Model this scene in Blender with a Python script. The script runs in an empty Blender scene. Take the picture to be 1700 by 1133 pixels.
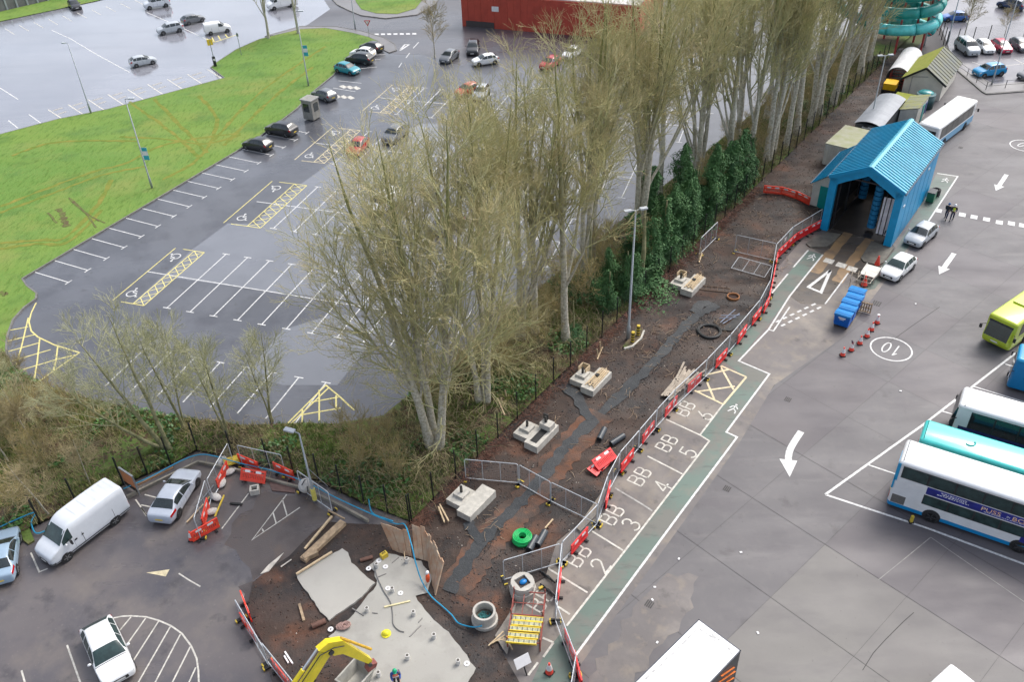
import bpy, bmesh, math, random
import numpy as np
from mathutils import Vector, Matrix, noise
from mathutils.geometry import tessellate_polygon

random.seed(7)
rng = np.random.default_rng(7)
C = bpy.context.scene.collection
scene = bpy.context.scene

# ---------------------------------------------------------------- camera, sky, sun, exposure
FOC, PITCH, ROLL, CAMH = 1455.745, 0.6406693, -0.0384762, 45.0891


def cam_axes():
    c, s = math.cos(PITCH), math.sin(PITCH)
    fw = np.array([0, c, -s]); rt = np.array([1.0, 0, 0]); dn = np.cross(fw, rt)
    cr, sr = math.cos(ROLL), math.sin(ROLL)
    return np.array([cr * rt - sr * dn, sr * rt + cr * dn, fw])


AX = cam_axes()
cam_data = bpy.data.cameras.new("camera")
cam = bpy.data.objects.new("camera", cam_data)
C.objects.link(cam)
cam_data.sensor_width = 36.0
cam_data.lens = FOC / 1700 * 36.0
cam_data.clip_end = 3000
cam_data.clip_start = 0.5
mw = Matrix.Identity(4)
for i in range(3):
    mw[i][0], mw[i][1], mw[i][2] = AX[0][i], -AX[1][i], -AX[2][i]
mw[2][3] = CAMH
cam.matrix_world = mw
scene.camera = cam

SUN_EL, SUN_AZ = 52.0, 50.0          # degrees; azimuth clockwise from +Y
world = bpy.data.worlds.new("World")
scene.world = world
world.use_nodes = True
wn = world.node_tree.nodes; wl = world.node_tree.links
bg = wn["Background"]
sky = wn.new("ShaderNodeTexSky")
sky.sky_type = 'NISHITA'
sky.sun_disc = False
sky.sun_elevation = math.radians(SUN_EL)
sky.sun_rotation = math.radians(SUN_AZ)
sky.dust_density = 4.0
sky.air_density = 1.0
hs = wn.new("ShaderNodeHueSaturation")
hs.inputs['Saturation'].default_value = 0.55     # cloud veil: the overcast sky is nearly white
wl.new(sky.outputs[0], hs.inputs['Color'])
wl.new(hs.outputs[0], bg.inputs['Color'])
bg.inputs['Strength'].default_value = 0.15
sun_d = bpy.data.lights.new("sun", 'SUN')
sun_d.energy = 0.9
sun_d.angle = math.radians(24)
sun_d.color = (1.0, 0.97, 0.92)
sun = bpy.data.objects.new("sun", sun_d)
C.objects.link(sun)
_el, _az = math.radians(SUN_EL), math.radians(SUN_AZ)
sd = Vector((math.sin(_az) * math.cos(_el), math.cos(_az) * math.cos(_el), math.sin(_el)))
sun.rotation_euler = sd.to_track_quat('Z', 'Y').to_euler()
sun.location = (0, 60, 80)
scene.view_settings.view_transform = 'Standard'
scene.view_settings.look = 'None'
scene.view_settings.gamma = 1.0
scene.view_settings.use_curve_mapping = False
scene.view_settings.exposure = 0.92

# ---------------------------------------------------------------- survey helpers
# at(): ground position (metres) surveyed from the aerial photograph; sv(): site frame along the boundary fence


def at(px, py, z=0.0):
    d = ((px - 850) / FOC) * AX[0] + ((py - 566.5) / FOC) * AX[1] + AX[2]
    t = (z - CAMH) / d[2]
    return Vector((d[0] * t, d[1] * t, z))


SA = math.radians(53.3)
S0 = Vector((-7.23, 40.37, 0))
SU = Vector((math.cos(SA), math.sin(SA), 0))
SN = Vector((-math.sin(SA), math.cos(SA), 0))


def sv(s, n, z=0.0):
    return S0 + SU * s + SN * n + Vector((0, 0, z))


def heading(a, b):
    return math.atan2(b.y - a.y, b.x - a.x)


# ---------------------------------------------------------------- materials
MATS = {}


def M(name, col, rough=0.6, var=0.12, scale=3.0, metal=0.0, bump=0.0, bscale=None, spec=0.5, rvar=0.0, col2=None, detail=4.0, coat=0.0, emit=None):
    """Principled material; colour wanders between col*(1-var) and col*(1+var) (or to col2) over noise."""
    if name in MATS:
        return MATS[name]
    m = bpy.data.materials.new(name); MATS[name] = m
    m.use_nodes = True
    nt = m.node_tree; n = nt.nodes; l = nt.links
    b = n["Principled BSDF"]
    b.inputs['Roughness'].default_value = rough
    b.inputs['Metallic'].default_value = metal
    b.inputs['Specular IOR Level'].default_value = spec
    b.inputs['Coat Weight'].default_value = coat
    if coat: b.inputs['Coat Roughness'].default_value = 0.08
    tc = n.new("ShaderNodeTexCoord")
    nz = n.new("ShaderNodeTexNoise")
    nz.inputs['Scale'].default_value = scale
    nz.inputs['Detail'].default_value = detail
    nz.inputs['Roughness'].default_value = 0.62
    l.new(tc.outputs['Object'], nz.inputs['Vector'])
    rp = n.new("ShaderNodeValToRGB")
    rp.color_ramp.elements[0].position = 0.32; rp.color_ramp.elements[1].position = 0.68
    c0 = [max(0, c * (1 - var)) for c in col]; c1 = [min(1, c * (1 + var)) for c in col]
    if col2 is not None: c0, c1 = list(col), list(col2)
    rp.color_ramp.elements[0].color = (*c0, 1); rp.color_ramp.elements[1].color = (*c1, 1)
    l.new(nz.outputs['Fac'], rp.inputs['Fac'])
    l.new(rp.outputs['Color'], b.inputs['Base Color'])
    if rvar:
        mr = n.new("ShaderNodeMapRange")
        mr.inputs['From Min'].default_value = 0.3; mr.inputs['From Max'].default_value = 0.7
        mr.inputs['To Min'].default_value = max(0.02, rough - rvar); mr.inputs['To Max'].default_value = rough + rvar
        l.new(nz.outputs['Fac'], mr.inputs['Value']); l.new(mr.outputs[0], b.inputs['Roughness'])
    if bump:
        nb = n.new("ShaderNodeTexNoise"); nb.inputs['Scale'].default_value = bscale or scale * 8
        nb.inputs['Detail'].default_value = 3
        l.new(tc.outputs['Object'], nb.inputs['Vector'])
        bp = n.new("ShaderNodeBump"); bp.inputs['Strength'].default_value = bump; bp.inputs['Distance'].default_value = 0.05
        l.new(nb.outputs['Fac'], bp.inputs['Height']); l.new(bp.outputs[0], b.inputs['Normal'])
    if emit:
        b.inputs['Emission Color'].default_value = (*emit, 1); b.inputs['Emission Strength'].default_value = 1
    return m


def ground_mat(name, layers, rough=(0.3, 0.5), rscale=0.12, bump=0.15, bscale=25, spec=0.5, stretch=None, rot=0.0, base=(0.1, 0.1, 0.1), coat=0.0):
    """Ground: base colour plus masked noise layers (colour, scale, lo, hi, strength); its gloss wanders (wet and dry patches)."""
    if name in MATS: return MATS[name]
    m = bpy.data.materials.new(name); MATS[name] = m
    m.use_nodes = True
    nt = m.node_tree; n = nt.nodes; l = nt.links
    b = n["Principled BSDF"]; b.inputs['Specular IOR Level'].default_value = spec
    if coat:
        b.inputs['Coat Weight'].default_value = coat; b.inputs['Coat Roughness'].default_value = 0.12; b.inputs['Coat IOR'].default_value = 1.55
    tc = n.new("ShaderNodeTexCoord")
    cur = n.new("ShaderNodeRGB"); cur.outputs[0].default_value = (*base, 1)
    out = cur.outputs[0]
    for k, (col, scale, lo, hi, st) in enumerate(layers):
        mp = n.new("ShaderNodeMapping")
        mp.inputs['Location'].default_value = (13.7 * k, -7.3 * k, 0)
        mp.inputs['Rotation'].default_value = (0, 0, rot)
        if stretch and k in stretch: mp.inputs['Scale'].default_value = stretch[k]
        l.new(tc.outputs['Object'], mp.inputs['Vector'])
        nz = n.new("ShaderNodeTexNoise"); nz.inputs['Scale'].default_value = scale
        nz.inputs['Detail'].default_value = 6; nz.inputs['Roughness'].default_value = 0.6
        l.new(mp.outputs[0], nz.inputs['Vector'])
        mr = n.new("ShaderNodeMapRange"); mr.inputs['From Min'].default_value = lo; mr.inputs['From Max'].default_value = hi
        mr.inputs['To Max'].default_value = st
        l.new(nz.outputs['Fac'], mr.inputs['Value'])
        mx = n.new("ShaderNodeMixRGB"); mx.inputs['Color2'].default_value = (*col, 1)
        l.new(mr.outputs[0], mx.inputs['Fac']); l.new(out, mx.inputs['Color1'])
        out = mx.outputs[0]
    l.new(out, b.inputs['Base Color'])
    nz = n.new("ShaderNodeTexNoise"); nz.inputs['Scale'].default_value = rscale; nz.inputs['Detail'].default_value = 5
    mp = n.new("ShaderNodeMapping"); mp.inputs['Rotation'].default_value = (0, 0, rot); mp.inputs['Scale'].default_value = (0.5, 1.6, 1)
    l.new(tc.outputs['Object'], mp.inputs['Vector']); l.new(mp.outputs[0], nz.inputs['Vector'])
    mr = n.new("ShaderNodeMapRange"); mr.inputs['From Min'].default_value = 0.38; mr.inputs['From Max'].default_value = 0.62
    mr.inputs['To Min'].default_value = rough[0]; mr.inputs['To Max'].default_value = rough[1]
    l.new(nz.outputs['Fac'], mr.inputs['Value']); l.new(mr.outputs[0], b.inputs['Roughness'])
    if bump:
        nb = n.new("ShaderNodeTexNoise"); nb.inputs['Scale'].default_value = bscale; nb.inputs['Detail'].default_value = 4
        l.new(tc.outputs['Object'], nb.inputs['Vector'])
        bp = n.new("ShaderNodeBump"); bp.inputs['Strength'].default_value = bump; bp.inputs['Distance'].default_value = 0.03
        l.new(nb.outputs['Fac'], bp.inputs['Height']); l.new(bp.outputs[0], b.inputs['Normal'])
    return m


# ---------------------------------------------------------------- mesh helpers
class MB:
    def __init__(self): self.v = []; self.f = []; self.m = []

    def add(self, vs, fs, mi=0):
        o = len(self.v); self.v.extend([tuple(x) for x in vs])
        for f in fs: self.f.append(tuple(i + o for i in f)); self.m.append(mi)
        return self

    def box(self, c, s, rz=0.0, mi=0, rot=None):
        hx, hy, hz = s[0] / 2, s[1] / 2, s[2] / 2
        R = rot if rot is not None else Matrix.Rotation(rz, 3, 'Z')
        c = Vector(c)
        vs = [c + R @ Vector((x * hx, y * hy, z * hz)) for z in (-1, 1) for x, y in ((-1, -1), (1, -1), (1, 1), (-1, 1))]
        return self.add(vs, [(3, 2, 1, 0), (4, 5, 6, 7), (0, 1, 5, 4), (1, 2, 6, 5), (2, 3, 7, 6), (3, 0, 4, 7)], mi)

    def beam(self, a, b, w, h=None, mi=0, up=(0, 0, 1)):
        a, b = Vector(a), Vector(b); h = h or w
        d = (b - a); L = d.length; d.normalize()
        u = Vector(up)
        if abs(d.dot(u)) > 0.98: u = Vector((1, 0, 0))
        y = u.cross(d).normalized(); z = d.cross(y)
        R = Matrix((d, y, z)).transposed()
        return self.box((a + b) / 2, (L, w, h), mi=mi, rot=R)

    def tube(self, pts, r, n=6, mi=0, caps=True, closed=False):
        pts = [Vector(p) for p in pts]; K = len(pts)
        rs = r if isinstance(r, (list, tuple)) else [r] * K
        vs = []; ref = None
        for i, p in enumerate(pts):
            if closed: d = pts[(i + 1) % K] - pts[i - 1]
            else: d = pts[min(i + 1, K - 1)] - pts[max(i - 1, 0)]
            d.normalize()
            if ref is None:
                ref = Vector((0, 0, 1)) if abs(d.z) < 0.9 else Vector((1, 0, 0))
            x = ref - d * ref.dot(d)
            if x.length < 1e-4: x = Vector((1, 0, 0)) - d * d.x
            x.normalize(); ref = x; y = d.cross(x)
            for k in range(n):
                a = 2 * math.pi * k / n
                vs.append(p + (x * math.cos(a) + y * math.sin(a)) * rs[i])
        fs = []
        for i in range(K if closed else K - 1):
            j = (i + 1) % K
            for k in range(n):
                fs.append((i * n + k, i * n + (k + 1) % n, j * n + (k + 1) % n, j * n + k))
        if caps and not closed:
            fs.append(tuple(range(n - 1, -1, -1))); fs.append(tuple((K - 1) * n + k for k in range(n)))
        return self.add(vs, fs, mi)

    def cyl(self, c, r, h, n=16, r2=None, mi=0):
        c = Vector(c); r2 = r if r2 is None else r2
        return self.tube([c, c + Vector((0, 0, h))], [r, max(r2, 1e-4)], n, mi)

    def ring(self, c, ri, ro, h, n=24, mi=0):
        vs = []; c = Vector(c)
        for k in range(n):
            a = 2 * math.pi * k / n; ca, sa = math.cos(a), math.sin(a)
            for r, z in ((ro, 0), (ro, h), (ri, h), (ri, 0)):
                vs.append(c + Vector((ca * r, sa * r, z)))
        fs = []
        for k in range(n):
            j = (k + 1) % n
            for q in range(4):
                fs.append((k * 4 + q, j * 4 + q, j * 4 + (q + 1) % 4, k * 4 + (q + 1) % 4))
        return self.add(vs, fs, mi)

    def prism(self, poly, z0, z1, mi=0):
        n = len(poly); poly = [Vector((p[0], p[1], 0)) for p in poly]
        area = sum(poly[i].x * poly[(i + 1) % n].y - poly[(i + 1) % n].x * poly[i].y for i in range(n))
        if area < 0: poly = poly[::-1]
        vs = [(p.x, p.y, z0) for p in poly] + [(p.x, p.y, z1) for p in poly]
        fs = [tuple(range(n - 1, -1, -1)), tuple(range(n, 2 * n))]
        for i in range(n):
            j = (i + 1) % n; fs.append((i, j, n + j, n + i))
        return self.add(vs, fs, mi)

    def extrude(self, poly, d, mi=0):
        """closed planar 3-D polygon swept along vector d"""
        n = len(poly); poly = [Vector(p) for p in poly]; d = Vector(d)
        nrm = Vector((0, 0, 0))
        for i in range(n): nrm += poly[i].cross(poly[(i + 1) % n])
        if nrm.dot(d) < 0: poly = poly[::-1]
        vs = poly + [p + d for p in poly]
        fs = [tuple(range(n - 1, -1, -1)), tuple(range(n, 2 * n))]
        for i in range(n):
            j = (i + 1) % n; fs.append((i, j, n + j, n + i))
        return self.add(vs, fs, mi)

    def ball(self, c, r, nu=10, nv=6, mi=0):
        c = Vector(c); rr = r if isinstance(r, (tuple, list)) else (r, r, r)
        vs = [c + Vector((0, 0, -rr[2]))]
        for j in range(1, nv):
            t = -math.pi / 2 + math.pi * j / nv
            for i in range(nu):
                a = 2 * math.pi * i / nu
                vs.append(c + Vector((math.cos(t) * math.cos(a) * rr[0], math.cos(t) * math.sin(a) * rr[1], math.sin(t) * rr[2])))
        vs.append(c + Vector((0, 0, rr[2]))); fs = []
        for i in range(nu): fs.append((0, 1 + (i + 1) % nu, 1 + i))
        for j in range(nv - 2):
            for i in range(nu):
                a = 1 + j * nu + i; b = 1 + j * nu + (i + 1) % nu
                fs.append((a, b, b + nu, a + nu))
        t = len(vs) - 1; o = 1 + (nv - 2) * nu
        for i in range(nu): fs.append((o + i, o + (i + 1) % nu, t))
        return self.add(vs, fs, mi)

    def mesh(self, name, mats, smooth=False):
        me = bpy.data.meshes.new(name)
        me.from_pydata(self.v, [], self.f)
        mats = mats if isinstance(mats, (list, tuple)) else [mats]
        for m in mats: me.materials.append(m)
        if len(mats) > 1: me.polygons.foreach_set('material_index', self.m)
        if smooth: me.polygons.foreach_set('use_smooth', [True] * len(me.polygons))
        me.update()
        return me

    def build(self, name, mats, parent=None, smooth=False):
        return link(name, self.mesh(name, mats, smooth), parent)


def link(name, data, parent=None, loc=None, rz=None):
    o = bpy.data.objects.new(name, data); C.objects.link(o)
    if parent is not None: o.parent = parent
    if loc is not None: o.location = loc
    if rz is not None: o.rotation_euler = (0, 0, rz)
    return o


def tag(o, label=None, cat=None, group=None, kind=None):
    if label: o['label'] = label
    if cat: o['category'] = cat; o['kind'] = 'thing'
    if group: o['group'] = group
    if kind: o['kind'] = kind
    return o


def thing(name, label, cat, loc=(0, 0, 0), rz=0.0, group=None):
    o = bpy.data.objects.new(name, None); C.objects.link(o)
    o.empty_display_size = 0.2
    o.location = loc; o.rotation_euler = (0, 0, rz)
    return tag(o, label, cat, group)


CH = {}


def kids(o):
    return list(o.children)


def dup(root, loc, rz=0.0, label=None, group=None, scale=None):
    def rec(o, parent):
        c = o.copy(); C.objects.link(c)
        if parent is not None: c.parent = parent
        for ch in kids(o): rec(ch, c)
        return c
    r = rec(root, None)
    r.location = loc; r.rotation_euler = (0, 0, rz)
    if scale: r.scale = (scale,) * 3 if not isinstance(scale, tuple) else scale
    if label: r['label'] = label
    if group: r['group'] = group
    return r


def struct(o, label=None):
    o['kind'] = 'structure'
    if label: o['label'] = label
    return o


def stuff(o, label=None, cat=None):
    if label: o['label'] = label
    if cat: o['category'] = cat
    o['kind'] = 'stuff'
    return o


def sheet(name, pts, z, mat, parent=None, thick=0.0):
    mb = MB()
    P = [Vector((p[0], p[1], z)) for p in pts]
    if thick:
        mb.prism(P, z - thick, z)
    else:
        tris = tessellate_polygon([P])
        fs = []
        for t in tris:
            a, b, c = (P[i] for i in t)
            if (b - a).cross(c - a).z < 0: t = t[::-1]
            fs.append(tuple(t))
        mb.add(P, fs)
    return mb.build(name, mat, parent)


def px(pts, z=0.0):
    return [at(x, y, z) for x, y in pts]


def np_mesh(name, V, F, mats, mi=None, smooth=False):
    """numpy mesh: V (n,3); F (m,k) all faces with k corners"""
    me = bpy.data.meshes.new(name)
    V = np.asarray(V, np.float32); F = np.asarray(F, np.int32); k = F.shape[1]
    me.vertices.add(len(V)); me.vertices.foreach_set('co', V.ravel())
    me.loops.add(F.size); me.loops.foreach_set('vertex_index', F.ravel())
    me.polygons.add(len(F))
    me.polygons.foreach_set('loop_start', np.arange(0, F.size, k, dtype=np.int32))
    me.polygons.foreach_set('loop_total', np.full(len(F), k, np.int32))
    for m in (mats if isinstance(mats, (list, tuple)) else [mats]): me.materials.append(m)
    if mi is not None: me.polygons.foreach_set('material_index', np.asarray(mi, np.int32))
    if smooth: me.polygons.foreach_set('use_smooth', np.ones(len(F), bool))
    me.update(calc_edges=True); me.validate()
    return me


def inside(poly, x, y):
    c = False; n = len(poly); j = n - 1
    for i in range(n):
        xi, yi = poly[i][0], poly[i][1]; xj, yj = poly[j][0], poly[j][1]
        if (yi > y) != (yj > y) and x < (xj - xi) * (y - yi) / (yj - yi) + xi: c = not c
        j = i
    return c


def inside_np(poly, X, Y):
    c = np.zeros(X.shape, bool); n = len(poly); j = n - 1
    for i in range(n):
        xi, yi = poly[i][0], poly[i][1]; xj, yj = poly[j][0], poly[j][1]
        if yi != yj:
            c ^= ((yi > Y) != (yj > Y)) & (X < (xj - xi) * (Y - yi) / (yj - yi) + xi)
        j = i
    return c
# ---------------------------------------------------------------- ground materials
WHITE = M("road_paint_white", (0.55, 0.55, 0.54), 0.5, 0.28, 5.0)
WORN = M("road_paint_worn", (0.50, 0.48, 0.43), 0.6, 0.3, 4.0)
FAINT = M("road_paint_faint", (0.33, 0.32, 0.30), 0.6, 0.35, 4.0)
YELLOW = M("road_paint_yellow", (0.60, 0.53, 0.20), 0.5, 0.2, 5.0)
CREAMY = M("road_paint_cream", (0.58, 0.50, 0.32), 0.6, 0.25, 4.0)
EARTH = ground_mat("earth", [((0.10, 0.075, 0.045), 0.3, 0.4, 0.6, 0.8), ((0.06, 0.09, 0.03), 0.15, 0.45, 0.6, 0.8)], (0.8, 0.95), base=(0.07, 0.06, 0.04), spec=0.2)
TARMAC = ground_mat("tarmac_dark", [((0.105, 0.109, 0.122), 0.10, 0.42, 0.58, 0.8), ((0.045, 0.046, 0.054), 0.25, 0.5, 0.68, 0.7),
                                    ((0.10, 0.10, 0.105), 1.6, 0.45, 0.75, 0.25), ((0.04, 0.035, 0.032), 0.8, 0.62, 0.72, 0.5)],
                    (0.24, 0.42), 0.07, 0.12, 30, base=(0.07, 0.073, 0.083), rot=SA, coat=0.3)
SMOOTHTAR = ground_mat("tarmac_resurfaced", [((0.165, 0.172, 0.19), 0.08, 0.4, 0.6, 0.8), ((0.115, 0.12, 0.135), 0.3, 0.5, 0.7, 0.5)],
                       (0.18, 0.34), 0.06, 0.04, 40, base=(0.14, 0.147, 0.162), coat=0.5)
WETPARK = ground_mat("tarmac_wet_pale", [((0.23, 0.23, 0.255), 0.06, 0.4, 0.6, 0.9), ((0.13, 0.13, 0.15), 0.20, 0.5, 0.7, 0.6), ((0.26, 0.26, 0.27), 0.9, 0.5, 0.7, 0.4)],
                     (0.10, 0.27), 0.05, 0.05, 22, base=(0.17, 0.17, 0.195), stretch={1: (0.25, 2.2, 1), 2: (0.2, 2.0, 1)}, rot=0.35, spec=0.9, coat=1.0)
ROADM = ground_mat("road_tarmac", [((0.10, 0.095, 0.10), 0.10, 0.42, 0.58, 0.8), ((0.06, 0.06, 0.07), 0.3, 0.5, 0.68, 0.6)], (0.25, 0.42), 0.08, 0.1, 30, base=(0.085, 0.082, 0.09))
YARDM = ground_mat("yard_concrete", [((0.130, 0.123, 0.126), 0.07, 0.42, 0.60, 0.7), ((0.092, 0.084, 0.092), 0.30, 0.5, 0.66, 0.6), ((0.19, 0.175, 0.165), 1.1, 0.5, 0.8, 0.25),
                                     ((0.068, 0.062, 0.064), 0.6, 0.6, 0.7, 0.45), ((0.145, 0.138, 0.138), 0.35, .56, .66, .5), ((.06, .055, .055), 3.5, .66, .72, .6)], (0.45, 0.6), 0.25, 0.16, 26, base=(0.106, 0.101, 0.106), stretch={1: (0.5, 1.6, 1), 4: (.4, 2.5, 1)}, rot=SA, spec=.35)
YARDPALE = ground_mat("yard_concrete_pale", [((0.185, 0.177, 0.165), 0.12, 0.42, 0.60, 0.8), ((0.125, 0.118, 0.118), 0.35, 0.5, 0.66, 0.5), ((0.09, 0.085, 0.08), 3.0, 0.64, 0.72, 0.5)],
                      (0.5, 0.65), 0.25, 0.16, 26, base=(0.155, 0.147, 0.142), stretch={1: (0.5, 1.6, 1)}, rot=SA, spec=.3)
YARDDARK = ground_mat("yard_concrete_dark", [((0.13, 0.119, 0.122), 0.12, 0.42, 0.60, 0.8), ((0.085, 0.078, 0.086), 0.35, 0.5, 0.66, 0.5), ((.06, .055, .055), 3.5, .66, .72, .6)],
                      (0.42, 0.6), 0.25, 0.16, 26, base=(0.106, 0.097, 0.104), stretch={1: (0.5, 1.6, 1)}, rot=SA, spec=.35)
BAYM = ground_mat("bus_bay_concrete", [((0.235, 0.205, 0.17), 0.16, 0.46, 0.60, 0.85), ((0.092, 0.082, 0.082), 0.22, 0.42, 0.60, 0.85), ((0.20, 0.165, 0.125), 0.9, 0.52, 0.7, 0.6),
                                       ((0.05, 0.043, 0.043), 0.8, 0.58, 0.68, 0.6)], (0.4, 0.6), 0.2, 0.2, 20, base=(0.128, 0.114, 0.110), rot=SA)
JOINT = M("yard_joint", (0.07, 0.064, 0.066), 0.8)
GREENWAY = ground_mat("walkway_green", [((0.085, 0.118, 0.10), 0.16, 0.42, 0.58, 0.8), ((0.12, 0.115, 0.10), 0.35, 0.47, 0.60, 0.85), ((0.05, 0.055, 0.052), 1.2, 0.55, 0.7, 0.7),
                                        ((0.16, 0.14, 0.11), 0.25, 0.6, 0.7, 0.6)], (0.35, 0.55), 0.2, 0.2, 22, base=(0.085, 0.135, 0.110), stretch={2: (0.5, 2.2, 1)}, rot=SA)
LOTM = ground_mat("lower_car_park_tarmac", [((0.13, 0.115, 0.112), 0.09, 0.42, 0.6, 0.85), ((0.062, 0.060, 0.072), 0.13, 0.48, 0.62, 0.8), ((0.17, 0.145, 0.125), 0.28, 0.50, 0.66, 0.65), ((0.05, 0.046, 0.05), 0.45, 0.56, 0.66, 0.7), ((0.2, 0.18, 0.16), 5.0, 0.6, 0.72, 0.4),
                                            ((0.12, 0.11, 0.108), 2.0, 0.5, 0.75, 0.3)], (0.14, 0.5), 0.10, 0.14, 26, base=(0.100, 0.088, 0.090), rot=0.7, coat=0.25)
GRASS = ground_mat("grass_turf", [((0.150, 0.235, 0.050), 0.05, 0.42, 0.58, 0.9), ((0.190, 0.225, 0.060), 0.09, 0.5, 0.64, 0.8), ((0.065, 0.135, 0.035), 0.20, 0.52, 0.68, 0.6),
                                  ((0.055, 0.115, 0.015), 1.3, 0.5, 0.7, 0.6), ((0.22, 0.22, 0.06), 3.5, 0.55, 0.75, 0.45), ((0.09, 0.07, 0.03), 0.5, 0.68, 0.76, 0.5)],
                   (0.75, 0.95), 0.2, 0.9, 7, base=(0.118, 0.212, 0.046), spec=0.15, stretch={3: (2.0, 0.6, 1), 4: (2.2, 0.5, 1)}, rot=-0.5)
VERGE = ground_mat("verge_litter", [((0.13, 0.10, 0.07), 0.25, 0.42, 0.6, 0.9), ((0.095, 0.155, 0.035), 0.16, 0.44, 0.56, 0.9), ((0.20, 0.165, 0.09), 0.9, 0.5, 0.68, 0.7), ((0.025, 0.02, 0.015), 1.5, 0.55, 0.7, 0.8),
                                    ((0.09, 0.12, 0.03), 0.6, 0.58, 0.7, 0.6)], (0.85, 0.97), 0.2, 1.0, 6, base=(0.085, 0.07, 0.045), spec=0.15)
DIRT = ground_mat("disturbed_earth", [((0.135, 0.056, 0.030), 0.20, 0.54, 0.66, 0.85), ((0.024, 0.021, 0.021), 0.22, 0.46, 0.58, 0.9), ((0.074, 0.047, 0.036), 0.9, 0.5, 0.7, 0.7),
                                      ((0.17, 0.135, 0.11), 4.0, 0.62, 0.74, 0.5), ((0.018, 0.015, 0.014), 2.2, 0.58, 0.72, 0.8)], (0.4, 0.85), 0.3, 0.9, 9, base=(0.050, 0.034, 0.027), spec=0.35)
GRAVEL = ground_mat("trench_gravel", [((0.026, 0.030, 0.034), 0.5, 0.45, 0.6, 0.8), ((0.055, 0.06, 0.064), 7.0, 0.5, 0.66, 0.7), ((0.018, 0.018, 0.02), 5.0, 0.55, 0.7, 0.8)], (0.6, 0.8), 0.5, 0.9, 14, base=(0.032, 0.036, 0.040))
POUR = ground_mat("poured_concrete", [((0.36, 0.35, 0.315), 0.25, 0.42, 0.6, 0.8), ((0.27, 0.26, 0.235), 0.6, 0.52, 0.66, 0.6), ((0.24, 0.22, 0.2), 4.0, 0.6, 0.75, 0.4)], (0.55, 0.75), 0.3, 0.15, 14, base=(0.32, 0.31, 0.28))
FRESH = ground_mat("fresh_concrete", [((0.40, 0.385, 0.345), 0.35, 0.42, 0.6, 0.7), ((0.33, 0.315, 0.28), 0.9, 0.5, 0.7, 0.5)], (0.5, 0.7), 0.3, 0.1, 10, base=(0.37, 0.355, 0.32))
PAVE = ground_mat("pavement_tarmac", [((0.20, 0.19, 0.19), 0.3, 0.4, 0.6, 0.7)], (0.35, 0.5), base=(0.16, 0.155, 0.155))
KERBM = M("kerb_stone", (0.16, 0.155, 0.145), 0.7, 0.25, 2.0)
STAIN = ground_mat("wash_apron_wet", [((0.05, 0.045, 0.04), 0.3, 0.42, 0.6, 0.8), ((0.11, 0.085, 0.06), 0.6, 0.52, 0.66, 0.7)], (0.2, 0.45), 0.4, 0.15, 20, base=(0.085, 0.07, 0.058), rot=SA)
RUST = ground_mat("wash_wheel_track", [((0.30, 0.19, 0.09), 0.5, 0.4, 0.6, 0.8), ((0.13, 0.09, 0.06), 0.9, 0.52, 0.66, 0.7)], (0.35, 0.55), 0.4, 0.15, 20, base=(0.22, 0.145, 0.08), rot=SA)
WOOD = M("weathered_wood", (0.34, 0.25, 0.16), 0.8, 0.35, 3.0, bump=0.3)
PALEWOOD = M("new_timber", (0.52, 0.40, 0.25), 0.75, 0.2, 4.0)
CONC = M("cast_concrete", (0.47, 0.45, 0.40), 0.8, 0.2, 2.5, bump=0.2)
BLACK = M("black_plastic", (0.016, 0.017, 0.018), 0.45, 0.2)
GALV = M("galvanised_steel", (0.36, 0.38, 0.40), 0.42, 0.12, 5.0, metal=0.75)
LAMPM = M("lamp_post_steel", (0.34, 0.37, 0.39), 0.5, 0.1, 2.0, metal=0.3)

# ---------------------------------------------------------------- broad ground sheets
terrain = struct(sheet("terrain", [(-420, -120), (420, -120), (420, 700), (-420, 700)], -0.12, EARTH), "dark earth lying under and beyond the car parks and the yard")

FENCE_PX = [(0, 905), (68, 870), (130, 842), (206, 806), (284, 772), (328, 749), (388, 762), (447, 776), (530, 801), (605, 838), (684, 868)]
VERGE_EDGE = [(-80, 570), (10, 588), (22, 612), (65, 638), (130, 660), (280, 693), (400, 708), (470, 706), (560, 706)]
fence_w = px(FENCE_PX)
car_park = struct(sheet("car_park", px([(40, 470), (-60, 520)]) + px(VERGE_EDGE[1:]) + [sv(7, 8.9), sv(60, 8.6), sv(170, 8.2), Vector((-10, 260, 0)), Vector((-170, 260, 0)), Vector((-170, 110, 0))], 0.0, TARMAC),
                  "dark wet tarmac car park with white bay lines behind the bare trees")
patch = sheet("resurfaced_strip", px([(320, 414), (378, 371), (425, 372), (452, 340), (560, 262), (700, 205), (1040, 205), (1000, 330), (780, 470), (640, 515), (560, 497), (430, 482), (290, 462), (240, 506), (222, 502)]), 0.005, SMOOTHTAR, car_park)
patch2 = sheet("resurfaced_strip", px([(470, 548), (560, 520), (640, 540), (560, 640), (470, 640), (405, 622)]), 0.005, SMOOTHTAR, car_park)

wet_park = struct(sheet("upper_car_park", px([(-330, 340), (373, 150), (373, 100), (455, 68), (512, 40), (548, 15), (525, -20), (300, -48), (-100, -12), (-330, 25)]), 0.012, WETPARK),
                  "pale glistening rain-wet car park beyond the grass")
road = struct(sheet("road", px([(440, 64), (512, 38), (545, 15), (515, -35), (900, -35), (840, 40), (770, 110), (700, 90), (655, 90), (600, 60)]), 0.008, ROADM), "grey access road curving past the grass to the red building")

kerb_pts = [at(*p) for p in [(12, 476), (25.6, 468.5), (256, 336), (333, 283), (410, 233), (475, 193)]]
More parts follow.
